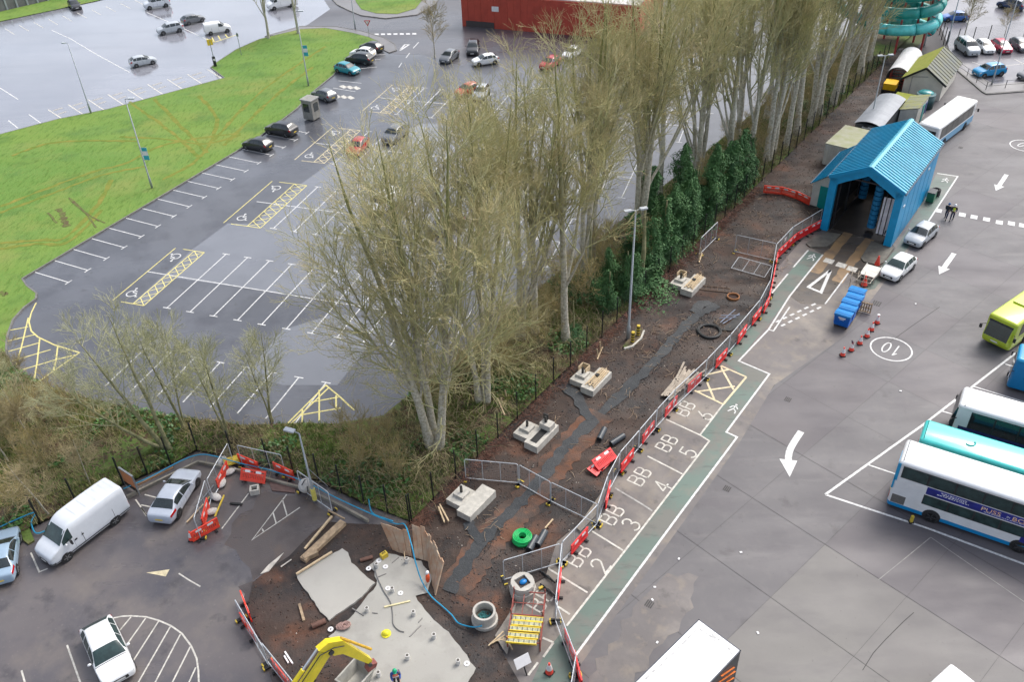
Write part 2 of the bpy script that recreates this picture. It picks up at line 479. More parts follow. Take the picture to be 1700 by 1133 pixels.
# the kerb runs straight on along the surveyed bay row
R0 = Vector((-47.114, 74.973, 0)); RU = Vector((math.cos(1.0936224), math.sin(1.0936224), 0)); RW = Vector((RU.y, -RU.x, 0))
kerb_line = [R0 + RU * (2.4 * k) for k in (-0.6, 0, 5, 10, 14, 18, 22)]
GRASS_POLY = px([(-160, 262), (0, 224), (95, 199), (180, 182), (373, 130), (350, 113), (360, 104), (392, 83), (430, 66), (465, 57), (500, 49), (540, 47), (585, 55), (612, 62), (630, 70)]) + \
    px([(602, 77), (572, 101), (554, 125), (522, 151), (493, 181), (476, 194)]) + [R0 + RU * (2.4 * k) for k in (14, 10, 5, 0, -0.6)] + px([(45, 476), (61, 488), (60, 497), (40, 512), (22, 532), (12, 560), (10, 588), (22, 612), (-160, 640)])


def hground(x, y, a=1.0):
    return a * (0.5 * noise.noise((x * 0.13, y * 0.13, 1.7)) + 0.3 * noise.noise((x * 0.45, y * 0.45, 5.1)) + 0.16 * noise.noise((x * 1.4, y * 1.4, 9.3)))


def bumpy(name, poly, step, zf, mat, parent=None):
    """ground patch with real relief: a triangulated polygon refined on a regular grid"""
    xs = [p[0] for p in poly]; ys = [p[1] for p in poly]
    bm = bmesh.new()
    vs = [bm.verts.new((p[0], p[1], 0)) for p in poly]
    f = bm.faces.new(vs)
    if f.normal.z < 0: f.normal_flip()
    bm.normal_update()
    x = math.ceil(min(xs) / step) * step
    while x < max(xs):
        bmesh.ops.bisect_plane(bm, geom=bm.verts[:] + bm.edges[:] + bm.faces[:], plane_co=(x, 0, 0), plane_no=(1, 0, 0)); x += step
    y = math.ceil(min(ys) / step) * step
    while y < max(ys):
        bmesh.ops.bisect_plane(bm, geom=bm.verts[:] + bm.edges[:] + bm.faces[:], plane_co=(0, y, 0), plane_no=(0, 1, 0)); y += step
    bm.normal_update()
    for v in bm.verts: v.co.z = zf(v.co.x, v.co.y)
    for ff in bm.faces:
        if ff.normal.z < 0: ff.normal_flip()
        ff.smooth = True
    me = bpy.data.meshes.new(name); bm.to_mesh(me); bm.free()
    me.materials.append(mat)
    return link(name, me, parent)


lawn = struct(sheet("grass_field", GRASS_POLY, 0.11, GRASS), "green sloping lawn with yellowed tyre tracks between the two car parks")
kb = MB()
edge = GRASS_POLY[1:len(GRASS_POLY) - 1]
for a, b in zip(edge[:-1], edge[1:]):
    if (b - a).length > 0.3: kb.beam((a.x, a.y, 0.05), (b.x, b.y, 0.05), 0.14, 0.15)
struct(kb.build("kerb", KERBM), "low stone kerb edging the green lawn")
# tyre tracks pressed into the lawn
TRACK = M("flattened_grass", (0.225, 0.21, 0.05), 0.9, 0.3, 0.8, col2=(0.11, 0.17, 0.03), spec=0.1)
MUD = M("lawn_mud", (0.10, 0.075, 0.04), 0.85, 0.3, 1.6, col2=(0.12, 0.16, 0.04), spec=0.2)


def ribbon(name, pts, w, z, mat, parent=None, jit=0.0, kind=None):
    pts = [Vector((p[0], p[1], 0)) for p in pts]
    mb = MB(); L = []; Rr = []
    for i, p in enumerate(pts):
        d = (pts[min(i + 1, len(pts) - 1)] - pts[max(i - 1, 0)]).normalized(); nn = Vector((-d.y, d.x, 0))
        j = 1 + (random.uniform(-jit, jit) if jit else 0)
        L.append(p + nn * w / 2 * j); Rr.append(p - nn * w / 2 * (1 + (random.uniform(-jit, jit) if jit else 0)))
    zz = z if callable(z) else (lambda x, y: z)
    vs = [(p.x, p.y, zz(p.x, p.y)) for p in L] + [(p.x, p.y, zz(p.x, p.y)) for p in Rr]
    n = len(pts)
    mb.add(vs, [(n + i, n + i + 1, i + 1, i) for i in range(n - 1)])
    o = mb.build(name, mat, parent)
    if kind: o['kind'] = kind
    return o


def smooth_path(pts, n=8):
    """Catmull-Rom through points"""
    P = [Vector(p) for p in pts]; out = []
    for i in range(len(P) - 1):
        p0 = P[max(i - 1, 0)]; p1 = P[i]; p2 = P[i + 1]; p3 = P[min(i + 2, len(P) - 1)]
        for k in range(n):
            t = k / n
            out.append(0.5 * ((2 * p1) + (p2 - p0) * t + (2 * p0 - 5 * p1 + 4 * p2 - p3) * t * t + (3 * p1 - p0 - 3 * p2 + p3) * t ** 3))
    out.append(P[-1]); return out


TR = [[(215, 170), (250, 195), (290, 225), (330, 262)], [(256, 165), (290, 200), (330, 240), (345, 255)], [(355, 235), (400, 185), (450, 140), (500, 105), (540, 78)],
      [(372, 243), (420, 195), (470, 150), (520, 112)], [(0, 345), (90, 310), (160, 285), (210, 272), (280, 240), (400, 222)], [(0, 355), (100, 318), (170, 292), (240, 278)],
      [(200, 228), (270, 232), (340, 240), (400, 225)], [(0, 405), (70, 400), (110, 395), (160, 345), (185, 300)], [(0, 415), (60, 407), (115, 403), (170, 350)],
      [(330, 160), (360, 200), (335, 260), (270, 300)], [(20, 260), (80, 240), (150, 235), (230, 236)]]
for t in TR:
    ribbon("tyre_track", smooth_path(px(t), 8), 0.5, 0.114 + .0012 * TR.index(t), TRACK, lawn, 0.5)
for i, t in enumerate([[(97, 348), (103, 356), (106, 366), (112, 378)], [(115, 330), (140, 352), (160, 380)], [(118, 335), (150, 360), (175, 372)], [(80, 355), (95, 372)], [(0, 487), (8, 490), (14, 488)]]):
    ribbon("mud_rut", smooth_path(px(t), 6), (.6, .22, .18, .22, .5)[i], 0.130 + .0015 * i, MUD, lawn, 0.6)

# pavement round the grass nose, the island and its kerbs
pav = struct(sheet("pavement", px([(440, 61), (500, 44), (560, 45), (600, 52), (637, 63), (655, 74), (658, 84), (646, 88), (634, 82), (631, 71), (612, 62.5), (585, 55.5), (540, 47.5), (500, 49.5), (465, 57.5)]), 0.10, PAVE), "grey footway round the nose of the lawn")
pav2 = struct(sheet("island_pavement", px([(530, -25), (560, 8), (580, 18), (600, 26), (640, 31), (692, 25), (722, 8), (742, -20)]), 0.10, PAVE), "grey footway ringing the grass island at the top")
isl = struct(sheet("grass_island", px([(575, -30), (592, 5), (600, 16), (625, 23), (660, 24), (690, 15), (702, 0), (706, -25)]), 0.14, GRASS), "small green grass island beside the access road")
kb = MB()
for seg in ([(440, 61), (500, 44), (560, 45), (600, 52), (637, 63), (655, 74), (658, 84), (646, 88)], [(530, -25), (560, 8), (580, 18), (600, 26), (640, 31), (692, 25), (722, 8), (742, -20)]):
    w = px(seg)
    for a, b in zip(w[:-1], w[1:]): kb.beam((a.x, a.y, 0.05), (b.x, b.y, 0.05), 0.16, 0.16)
struct(kb.build("road_kerb", KERBM), "stone kerb along the access road")
strip = struct(sheet("grass_strip", px([(-60, 62), (0, 36), (160, 2), (230, -16), (150, -16), (60, 6), (-60, 34)]), 0.10, GRASS), "thin grass strip along the far edge of the pale car park")

# lower car park, yard and site
lot = struct(sheet("lower_car_park", px([(-260, 1010)]) + fence_w + px([(700, 960), (620, 1250), (-500, 1600)]), 0.0, LOTM), "brownish wet tarmac car park in front of the black fence")
yard = struct(sheet("yard", [sv(-45, 2), sv(-8, -2), sv(60, -2), sv(170, -2), sv(170, -130), sv(-45, -110)], -0.02, JOINT), "broad grey concrete bus yard")
bays = struct(sheet("bus_bays", px([(880, 1200), (780, 1150), (800, 1000), (850, 960), (940, 880), (1010, 760), (1100, 660), (1180, 580), (1260, 480), (1330, 400), (1380, 340), (1440, 360), (1520, 400), (1400, 560), (1285, 640), (1225, 740), (1140, 860), (960, 1110), (900, 1200)]), 0.004, BAYM), "stained pale concrete of the numbered bus bays")


def clip_poly(poly, p, nrm):
    out = []
    for i in range(len(poly)):
        a, b = poly[i], poly[(i + 1) % len(poly)]
        da, db = (a - p).dot(nrm), (b - p).dot(nrm)
        if da >= 0: out.append(a)
        if (da >= 0) != (db >= 0): out.append(a + (b - a) * (da / (da - db)))
    return out


GA = SA - math.radians(12.5)
GU = Vector((math.cos(GA), math.sin(GA), 0)); GV = Vector((GU.y, -GU.x, 0))
G0 = sv(13.54, -23.55)
random.seed(3)
for i in range(-6, 26):
    for j in range(-6, 14):
        c = G0 + GU * (6.0 * i) + GV * (5.6 * j)
        q = [c, c + GU * (5.97 if i < 1 else 5.984), c + GU * (5.97 if i < 1 else 5.984) + GV * 5.584, c + GV * 5.584]
        q = clip_poly(q, sv(0, -14.6) if i < 6 else (sv(0, -12.5) if i < 9 else sv(0, -7.0)), -SN)
        if i < 8 and len(q) >= 3:
            q = clip_poly(q, at(1131.6, 850), Vector(((at(955, 1090) - at(1131.6, 850)).y, -(at(955, 1090) - at(1131.6, 850)).x, 0)) * -1.0)
        if len(q) < 3: continue
        m = sum(q, Vector()) / len(q)
        dv = np.array([m.x, m.y, -CAMH]); cz = AX[2] @ dv
        if cz < 5: continue
        ux = 850 + FOC * (AX[0] @ dv) / cz; uy = 566 + FOC * (AX[1] @ dv) / cz
        if ux > 2050 or uy > 1500 or uy < -60 or ux < 700: continue
        if i < 0: mt = YARDPALE if j > -1 else YARDM
        elif j >= 0 and i < 4: mt = YARDDARK
        else: mt = random.choice([YARDM, YARDM, YARDM, YARDDARK])
        sheet("slab", q, 0.002, mt, yard)

# ---------------------------------------------------------------- the construction strip
DIRT_POLY = [sv(112, 0.2), sv(112, -3.2), sv(90, -4.6), sv(58, -6.0), sv(56, -9.4)] + px([(1366, 382), (1330, 392), (1297, 412), (1283, 470), (1273, 505), (1247, 540), (1207, 590), (1160, 628), (1100, 692), (1055, 745), (1006, 812), (985, 850), (925, 900),
            (905, 960), (858, 985), (838, 1040), (828, 1075), (865, 1140), (850, 1260), (450, 1260), (486, 1150), (455, 1095), (425, 1050), (412, 1005), (420, 970), (452, 945), (480, 925), (520, 885), (545, 868), (600, 872)]) + [sv(-0.5, 0.2)]


def hdirt(x, y):
    return 0.09 + 0.16 * (0.5 * noise.noise((x * 0.25, y * 0.25, 2.2)) + 0.35 * noise.noise((x * 0.7, y * 0.7, 4.2)) + 0.12 * noise.noise((x * 1.8, y * 1.8, 7.7)))


dirt = struct(bumpy("site_earth", DIRT_POLY, 0.45, lambda x, y: max(0.02, hdirt(x, y)), DIRT), "churned red-brown earth of the construction strip")


def hverge(x, y):
    return 0.06 + 0.35 * (0.5 + 0.5 * noise.noise((x * 0.2, y * 0.2, 3.3))) * 0.6 + 0.12 * noise.noise((x * 1.1, y * 1.1, 8.1))


VERGE_POLY = px([(-260, 640)]) + px(VERGE_EDGE) + [sv(7, 8.9), sv(60, 8.6), sv(170, 8.2), sv(170, 0.1), sv(0, 0.1)] + [p for p in reversed(fence_w)] + px([(-260, 1010)])
verge = struct(bumpy("verge", VERGE_POLY, 0.8, lambda x, y: max(0.02, hverge(x, y)), VERGE), "leaf-littered rough verge under the trees")
trench_c = smooth_path(px([(1185, 512), (1150, 530), (1105, 580), (1050, 640), (985, 700), (940, 745), (900, 795), (860, 840), (815, 885), (780, 930), (745, 985)]), 8)
ribbon("gravel_trench", trench_c, 0.85, lambda x, y: hdirt(x, y) + 0.06, GRAVEL, dirt, 0.4)
ribbon("gravel_trench", smooth_path(px([(980, 700), (955, 660), (935, 640)]), 6), 0.9, lambda x, y: hdirt(x, y) + 0.07, GRAVEL, dirt, 0.3)
ribbon("gravel_trench", smooth_path(px([(800, 905), (785, 885), (778, 870)]), 6), 0.7, lambda x, y: hdirt(x, y) + 0.068, GRAVEL, dirt, 0.3)
ribbon("gravel_trench", smooth_path(px([(1190, 515), (1170, 505), (1150, 520)]), 6), 0.9, lambda x, y: hdirt(x, y) + 0.066, GRAVEL, dirt, 0.3)

MUDDY = ground_mat("muddy_tarmac", [((0.055, 0.044, 0.042), 0.25, 0.45, 0.6, 0.9), ((0.12, 0.085, 0.065), 0.6, 0.55, 0.68, 0.6)], (0.12, 0.55), 0.2, 0.4, 16, base=(0.090, 0.074, 0.070))


def ragged(P, step, amp, seed):
    out = []; r_ = random.Random(seed)
    for i in range(len(P)):
        a, b = P[i], P[(i + 1) % len(P)]; d = b - a; n = max(1, int(d.length / step)); nn = Vector((-d.y, d.x, 0)).normalized()
        for k in range(n): out.append(a + d * (k / n) + nn * (r_.uniform(-amp, amp) if k else 0))
    return out


sheet("muddy_patch", ragged(px([(440, 815), (500, 822), (560, 852), (545, 880), (490, 925), (420, 965), (400, 930), (372, 905), (385, 870), (420, 845)]), .7, .35, 4), 0.0045, MUDDY, lot)
sheet("muddy_patch", ragged(px([(395, 975), (420, 965), (420, 1010), (455, 1090), (490, 1140), (470, 1150), (420, 1070)]), .7, .3, 5), 0.0045, MUDDY, lot)
sheet("worn_strip", ragged(px([(978, 1125), (1060, 1000), (1108, 952), (1160, 958), (1152, 1010), (1100, 1070), (1040, 1150), (985, 1180)]), .6, .3, 8), 0.0128, BAYM, yard)
BANK = ground_mat("orange_spoil", [((0.055, 0.036, 0.028), 0.5, 0.42, 0.58, 0.95), ((0.16, 0.07, 0.035), 1.5, 0.55, 0.7, 0.6)], (0.6, 0.9), 0.3, 0.9, 10, base=(0.12, 0.052, 0.028))
ribbon("orange_spoil", smooth_path(px([(1000, 690), (945, 745), (905, 797), (866, 842), (822, 888), (786, 934), (750, 985)]), 10), 2.3, lambda x, y: hdirt(x, y) + 0.035, BANK, dirt, 0.2)
# concrete just poured in the pit, with its ragged lip
slabpx = [(492, 955), (568, 911), (578, 918), (583, 935), (602, 952), (615, 963), (623, 968), (600, 992), (575, 1010), (546, 1031), (528, 1010), (512, 985), (498, 968)]
pour = struct(sheet("poured_base", ragged(px([(545, 1058), (580, 1028), (625, 972), (622, 950), (612, 940), (640, 918), (700, 932), (717, 960), (710, 985), (690, 990), (700, 1005), (720, 1030), (745, 1050), (775, 1088), (790, 1110), (770, 1145), (700, 1260), (560, 1260), (600, 1100), (590, 1085)], 0.17), .35, .07, 1), 0.17, POUR), "pale grey concrete base poured in the excavation")
fresh = struct(sheet("fresh_slab", ragged(px(slabpx, 0.23), .25, .05, 2), 0.23, FRESH, thick=0.16), "smooth square slab of freshly poured concrete")
walk = struct(sheet("green_walkway", px([(955, 1090), (1131.6, 850), (1223.7, 726.4), (1205.8, 718), (1277.4, 621.4), (1226.3, 599.7), (1257, 560), (1270, 546), (1311, 492), (1366, 423), (1341, 416), (1281, 487), (1240, 540), (1200, 600), (1239, 626.5), (1200.7, 671.9), (1162, 723), (1177.6, 732.8), (1088, 850), (940.9, 1040), (905, 1085), (880, 1140), (930, 1180), (950, 1120)]), 0.010, GREENWAY), "worn green painted walkway beside the bus bays")
walk2 = struct(sheet("green_walkway", px([(1592, 292), (1556, 286), (1512, 370), (1488, 412), (1452, 458), (1436, 482), (1452, 480), (1500, 420), (1541, 370)]), 0.010, GREENWAY), "green painted walkway along the right wall of the blue bus wash")
apron = struct(sheet("wash_apron", px([(1371, 384), (1340, 408), (1366, 423), (1311, 492), (1330, 505), (1368, 506), (1410, 455), (1432, 470), (1470, 438), (1487, 412), (1475, 400), (1540, 320), (1430, 300)]), 0.007, STAIN), "dark wet brown-stained ground in front of and inside the bus wash")
for a, b in (((1408, 360), (1368, 434)), ((1445, 372), (1404, 448))):
    A, B = at(*a), at(*b)
    A = B + SU * 9.0 + SN * -0.2
    ribbon("wheel_track", smooth_path([A, (A + B) / 2, B, B - SU * 2.5], 5), 0.95, 0.0115, RUST, apron, 0.2)
for nm, P in (("wash_kerb_island", [(1447, 400), (1429, 428), (1434, 434), (1456, 440), (1466, 436), (1484, 412)]), ("wash_kerb_island", [(1366, 385), (1338, 404), (1345, 410), (1372, 409), (1384, 402), (1396, 388)])):
    struct(sheet(nm, px(P, 0.13), 0.13, M("island_concrete", (0.12, 0.11, 0.09), 0.6, 0.3, 1.5), thick=0.13), "low wet concrete island at the mouth of the bus wash")
# ---------------------------------------------------------------- painted markings (each its own thin sheet)
def mark(name, parent, pts, w=0.12, mat=None, z=0.012, world=False):
    P = pts if world else px(pts)
    P = [Vector((p[0], p[1], 0)) for p in P]
    n = len(P); L = []; Rr = []
    for i, p in enumerate(P):
        if i == 0: d0 = d1 = (P[1] - P[0]).normalized()
        elif i == n - 1: d0 = d1 = (P[-1] - P[-2]).normalized()
        else: d0 = (P[i] - P[i - 1]).normalized(); d1 = (P[i + 1] - P[i]).normalized()
        t = (d0 + d1)
        t = t.normalized() if t.length > 1e-3 else d0
        nn = Vector((-t.y, t.x, 0)); k = 1 / max(0.4, nn.dot(Vector((-d0.y, d0.x, 0))))
        L.append(p + nn * w / 2 * k); Rr.append(p - nn * w / 2 * k)
    vs = [(p.x, p.y, z) for p in L] + [(p.x, p.y, z) for p in Rr]
    return MB().add(vs, [(n + i, n + i + 1, i + 1, i) for i in range(n - 1)]).build(name, mat or WHITE, parent)


def area(name, parent, pts, mat=None, z=0.012, world=False):
    return sheet(name, pts if world else px(pts), z, mat or WHITE, parent)


def arc(cx, cy, rx, ry, a0, a1, n=10):
    return [(cx + rx * math.cos(math.radians(a0 + (a1 - a0) * i / n)), cy + ry * math.sin(math.radians(a0 + (a1 - a0) * i / n))) for i in range(n + 1)]


GLYPH = {
    'B': [[(0, 0), (0, 1), (0.4, 1)] + arc(0.4, 0.76, 0.18, 0.24, 90, -90, 6) + [(0, 0.52)], [(0, 0.52), (0.42, 0.52)] + arc(0.42, 0.26, 0.2, 0.26, 90, -90, 6) + [(0, 0)]],
    '1': [[(0.12, 0.75), (0.34, 1), (0.34, 0)]],
    '2': [arc(0.3, 0.72, 0.28, 0.28, 170, -30, 8) + [(0.0, 0.0), (0.6, 0.0)]],
    '3': [arc(0.26, 0.75, 0.26, 0.25, 150, -80, 8), arc(0.26, 0.26, 0.3, 0.26, 80, -150, 8)],
    '4': [[(0.42, 0), (0.42, 1), (0, 0.3), (0.62, 0.3)]],
    '5': [[(0.56, 1), (0.08, 1), (0.05, 0.56)] + arc(0.26, 0.32, 0.3, 0.31, 110, -150, 9)],
    '6': [[(0.45, 1), (0.1, 0.5)] + arc(0.3, 0.28, 0.28, 0.28, 150, 510, 14)],
    '0': [arc(0.28, 0.5, 0.28, 0.5, 0, 360, 20)],
}


def paint_text(name, parent, text, centre, base, up, h, w=0.15, mat=None, z=0.013, gap=0.28, label=None):
    tw = 0.6 * len(text) + gap * (len(text) - 1)
    x0 = -tw / 2; mb = MB()
    for ch in text:
        for st in GLYPH[ch]:
            P = [Vector(centre) + base * ((x0 + x) * h) + up * ((y - 0.5) * h) for x, y in st]
            for i in range(len(P) - 1):
                a, b = P[i], P[i + 1]; d = (b - a)
                if d.length < 1e-4: continue
                d.normalize(); nn = Vector((-d.y, d.x, 0)) * w / 2; e = d * w * 0.3
                zz = z + 0.0006 * (i % 2)
                mb.add([(q.x, q.y, zz) for q in (a - e - nn, b + e - nn, b + e + nn, a - e + nn)], [(0, 1, 2, 3)])
        x0 += 0.6 + gap
    o = mb.build(name, mat or WHITE, parent)
    if label: o['label'] = label
    return o


# --- bay row along the lawn (surveyed 2.40 x 4.76 m bays)
for k in range(0, 17):
    a = R0 + RU * (2.4 * k) + RW * 0.1; b = R0 + RU * (2.4 * k) + RW * 4.755
    mark("bay_line", car_park, [a, b], 0.11, WHITE, 0.010, True)
    mark("bay_tee", car_park, [b - RU * 0.42, b + RU * 0.42], 0.12, WHITE, 0.0106, True)

for a_, b_ in (((562, 134), (600, 138)), ((553, 146), (590, 152)), ((578, 116), (626, 111)), ((592, 101), (632, 98)), ((604, 92), (640, 90))): mark('bay_line', car_park, [a_, b_], .12, WHITE, .0102)
for p_ in ((566, 142), (556, 158)):
    for q_ in range(3): mark('worn_lettering', car_park, [(p_[0] + 11 * q_, p_[1] + q_), (p_[0] + 8 + 11 * q_, p_[1] + 4 + q_)], .7, WORN, .0104)
E0 = Vector((-31.806, 67.640, 0)); EA = -0.332072
EU = Vector((math.cos(EA), math.sin(EA), 0)); EV = Vector((-EU.y, EU.x, 0))


def cp(e, g): return E0 + EU * e + EV * g


def in_park(p):
    r = p - S0
    return r.dot(SN) > 9.1


ROWS = [(-11.2, -5.85, -0.54, range(1, 9), False), (0.0, 9.94, 0.0, range(0, 14), True), (15.85, 25.8, 2.0, range(0, 16), True), (31.7, 41.6, 1.0, range(0, 18), True), (47.6, 57.5, 2.2, range(0, 22), True)]
for g0, g1, off, ks, dbl in ROWS:
    last = None
    for k in ks:
        e = 2.5 * k + off
        a, b = cp(e, g0), cp(e, g1)
        if not (in_park(a) and in_park(b)): continue
        last = e
        mark("bay_line", car_park, [a, b], 0.115, WHITE, 0.010, True)
        for q in ((a, b) if dbl else (b,)):
            mark("bay_tee", car_park, [q - EU * 0.42, q + EU * 0.42], 0.12, WHITE, 0.0106, True)
    if dbl and last: mark("bay_spine", car_park, [cp(-5.8 if g0 == 0 else off - 5, (g0 + g1) / 2), cp(last, (g0 + g1) / 2)], 0.12, WHITE, 0.0112, True)
# blue-badge bays with hatched strips
for e0, e1, e2, g0, g1 in ((-5.8, -3.55, -2.35, -0.25, 9.65), (-3.9, -1.0, 0.6, 15.6, 25.8), (-4.2, -1.6, -0.2, 31.6, 41.6), (-2.8, -0.2, 1.2, 47.6, 57.5)):
    YELLOW = MATS['road_paint_yellow'] if g0 < 20 else CREAMY
    for e in (e0, e1, e2): mark("badge_bay_line", car_park, [cp(e, g0), cp(e, g1)], 0.11, YELLOW, 0.0118, True)
    for g in (g0, g1): mark("badge_bay_line", car_park, [cp(e0 + 0.9, g), cp(e2, g)], 0.11, YELLOW, 0.0124, True)
    n = 9
    for i in range(n):
        a, b = g0 + (g1 - g0) * i / n, g0 + (g1 - g0) * (i + 1) / n
        mark("badge_hatch", car_park, [cp(e1, a), cp(e2, b)], 0.09, YELLOW, 0.013, True)
        mark("badge_hatch", car_park, [cp(e2, a), cp(e1, b)], 0.09, YELLOW, 0.0136, True)
    for gg, sg in ((g0 + 1.6, 1), (g1 - 1.6, -1)):
        c = cp((e0 + e1) / 2 - 0.1, gg); u, w_ = EU * sg, EV * sg
        mb_pts = [[(0.0 + 0.42 * math.cos(math.radians(a)), -0.15 + 0.42 * math.sin(math.radians(a))) for a in range(100, 380, 20)],
                  [(-0.08, 0.52), (0.0, 0.05), (0.38, 0.0), (0.55, -0.45), (0.72, -0.4)], [(-0.04, 0.28), (0.3, 0.24)]]
        for st in mb_pts: mark("badge_symbol", car_park, [c + u * x * 1.15 + w_ * y * 1.15 for x, y in st], 0.12, WHITE, 0.0142, True)
        hd = [c + u * (-0.1 + 0.13 * math.cos(t)) + w_ * (0.72 + 0.13 * math.sin(t)) for t in np.linspace(0, 2 * math.pi, 8)[:-1]]
        area("badge_symbol", car_park, hd, WHITE, 0.0142, True)
YELLOW = MATS['road_paint_yellow']
# yellow hatched corners
Y1 = [[(60, 503), (52, 520), (48, 535), (52, 550), (63, 560), (90, 573), (132, 586), (63, 635)], [(47, 528), (36, 575), (27, 608)], [(66, 563), (62, 600), (57, 630)], [(96, 575), (93, 600), (89, 615)],
      [(15, 549), (47, 543)], [(12, 567), (58, 556)], [(14, 584), (64, 570)], [(20, 600), (84, 581)], [(35, 615), (92, 598), (125, 590)]]
for t in Y1: mark("yellow_hatch", car_park, t, 0.13, YELLOW, 0.011 + 0.0004 * Y1.index(t))
Y2 = [[(478, 703), (541, 640), (565, 660), (588, 682)], [(483, 704), (545, 645)], [(502, 680), (502, 703)], [(530, 648), (530, 699)], [(558, 657), (558, 682)], [(513, 669), (562, 660)], [(497, 690), (566, 678)]]
for t in Y2: mark("yellow_hatch", car_park, t, 0.13, YELLOW, 0.011 + 0.0004 * Y2.index(t))
# give way marks on the access road
for i in range(7):
    a = Vector((622 + i * 10.4, 55.5 - 0.15 * i))
    area("give_way_dash", road, [(a.x, a.y), (a.x + 6.6, a.y - 0.1), (a.x + 6.8, a.y + 2.6), (a.x + 0.2, a.y + 2.6)], WHITE, 0.016)
mark("give_way_triangle", road, [(664, 83), (672, 74), (679, 74), (664, 83)], 0.25, WHITE, 0.016)
mark("give_way_triangle", road, [(679, 74), (664, 84)], 0.3, WHITE, 0.0166)
for a, b in (((686, 80), (695, 70)), ((674, 96), (680, 88)), ((662, 112), (667, 104))): mark("lane_dash", road, [a, b], 0.15, WHITE, 0.016)
# pale wet car park
for i in range(14):
    a = (8 + 24 * i, 47 - 5.2 * i)
    mark("bay_line", wet_park, [a, (a[0] + 16, a[1] + 10 - 0.2 * i)], 0.13, WORN, 0.018)
for t in ([(113, 62), (160, 90), (215, 120)], [(0, 146), (30, 165)], [(243, 20), (300, 45), (345, 66)], [(86, 50), (112, 62)], [(48, 190), (70, 206)], [(14, 200), (30, 213)]):
    mark("aisle_line", wet_park, t, 0.16, WHITE, 0.018)
for i in range(9):
    a = (80 + 33 * i, 182 - 8.4 * i)
    mark("bay_line", wet_park, [a, (a[0] + 26, a[1] + 17)], 0.18, WORN, 0.018)
    mark("worn_lettering", wet_park, [(a[0] + 8, a[1] + 2), (a[0] + 24, a[1] - 3)], 0.5, FAINT, 0.0184)
    mark("worn_lettering", wet_park, [(a[0] + 16, a[1] + 8), (a[0] + 30, a[1] + 3)], 0.4, FAINT, 0.0184)
for t in ([(342, 64), (356, 70), (392, 58)], [(356, 70), (352, 62)], [(366, 66), (362, 59)], [(378, 62), (374, 57)]): mark("yellow_hatch", wet_park, t, 0.2, YELLOW, 0.0185)

# --- bus bays: lines, lettering
for t, m in (([(1106, 697), (1162, 723)], WORN), ([(1075, 758), (1132.8, 787.8)], WORN), ([(1021, 811), (1066, 838), (1083, 849)], FAINT), ([(983, 883), (1034.3, 914.7)], WORN), ([(899, 938), (975.4, 985)], WORN), ([(926, 1008), (946, 1021)], WORN)):
    mark("bay_divider", bays, t, 0.13, m, 0.0155)
mark("walkway_edge", walk, [(1239, 626.5), (1200.7, 671.9), (1162, 723), (1177.6, 732.8), (1088, 850), (940.9, 1040)], 0.13, WORN, 0.0145)
mark("walkway_edge", walk, [(955, 1090), (1131.6, 850), (1223.7, 726.4), (1205.8, 718), (1277.4, 621.4), (1226.3, 599.7), (1276.4, 547), (1311, 492), (1366, 423)], 0.15, WHITE, 0.0150)
for t in ([(1281.5, 487), (1308, 455)], [(1317, 444), (1341.7, 415.7)]): mark("walkway_edge", walk, t, 0.15, WHITE, 0.0152)
mark("walkway_edge", walk2, [(1556, 288), (1590, 293), (1541, 368)], 0.15, WHITE, 0.0152)
for t in ([(901, 1060), (919, 1068)], [(919, 1068), (902, 1092)], [(893, 1101), (877, 1122)]): mark("walkway_edge", walk, t, 0.13, WORN, 0.0154)
for t in ([(1239, 626.5), (1200.7, 671.9)], [(1200.7, 671.9), (1153, 649)], [(1239, 626.5), (1197, 608)], [(1196, 609), (1218, 648)], [(1168, 622), (1186, 664)], [(1157, 651), (1220, 642)], [(1172, 623), (1210, 614)]):
    mark("cream_cross_bay", bays, t, 0.17, CREAMY, 0.0160 + random.random() * 0.0006)
for txt, c1, c2, m in (("6", (1136.7, 679), (1170, 690.5), WORN), ("5", (1107, 736.6), (1143, 752), WORN), ("4", (1062, 791.6), (1099.5, 808), WORN), ("3", (1016, 855.8), (1048, 871), WORN), ("2", (960, 923.6), (996, 940), WORN), ("1", (898.6, 996.6), (934, 1012), WORN)):
    paint_text("bay_lettering", bays, "BB", at(*c1), SU, SN, 1.08, 0.115, m, 0.0165)
    if txt != "1": paint_text("bay_number", bays, txt, at(*c2), SU, SN, 1.2, 0.115, m, 0.0165)


def pedestrian(c, u, w_, s, parent):
    for st in ([(0, 0.55), (0.0, 0.1), (-0.3, -0.5)], [(0, 0.1), (0.3, -0.15), (0.35, -0.5)], [(-0.35, 0.05), (-0.2, 0.4), (0.1, 0.5), (0.35, 0.2)]):
        mark("pedestrian_symbol", parent, [c + u * x * s + w_ * y * s for x, y in st], 0.11 * s, WHITE, 0.0172 + 0.0005 * random.random(), True)
    area("pedestrian_symbol", parent, [c + u * (0.12 * s * math.cos(t)) + w_ * (0.72 * s + 0.12 * s * math.sin(t)) for t in np.linspace(0, 6.283, 8)[:-1]], WHITE, 0.0172, True)


pedestrian(at(1217, 680), -SN, SU, 0.85, walk)
pedestrian(at(1347, 428), -SN, SU, 0.95, walk)
pedestrian(at(1569, 300), -SN, SU, 0.9, walk2)

# --- yard marks
YD = yard


def circle_mark(c, r, w, parent, z):
    n = 40; vs = []; fs = []
    for i in range(n):
        a = 2 * math.pi * i / n
        for rr in (r - w / 2, r + w / 2): vs.append((c.x + rr * math.cos(a), c.y + rr * math.sin(a), z))
    for i in range(n):
        j = (i + 1) % n; fs.append((2 * i, 2 * i + 1, 2 * j + 1, 2 * j))
    return MB().add(vs, fs).build("speed_roundel", WHITE, parent)


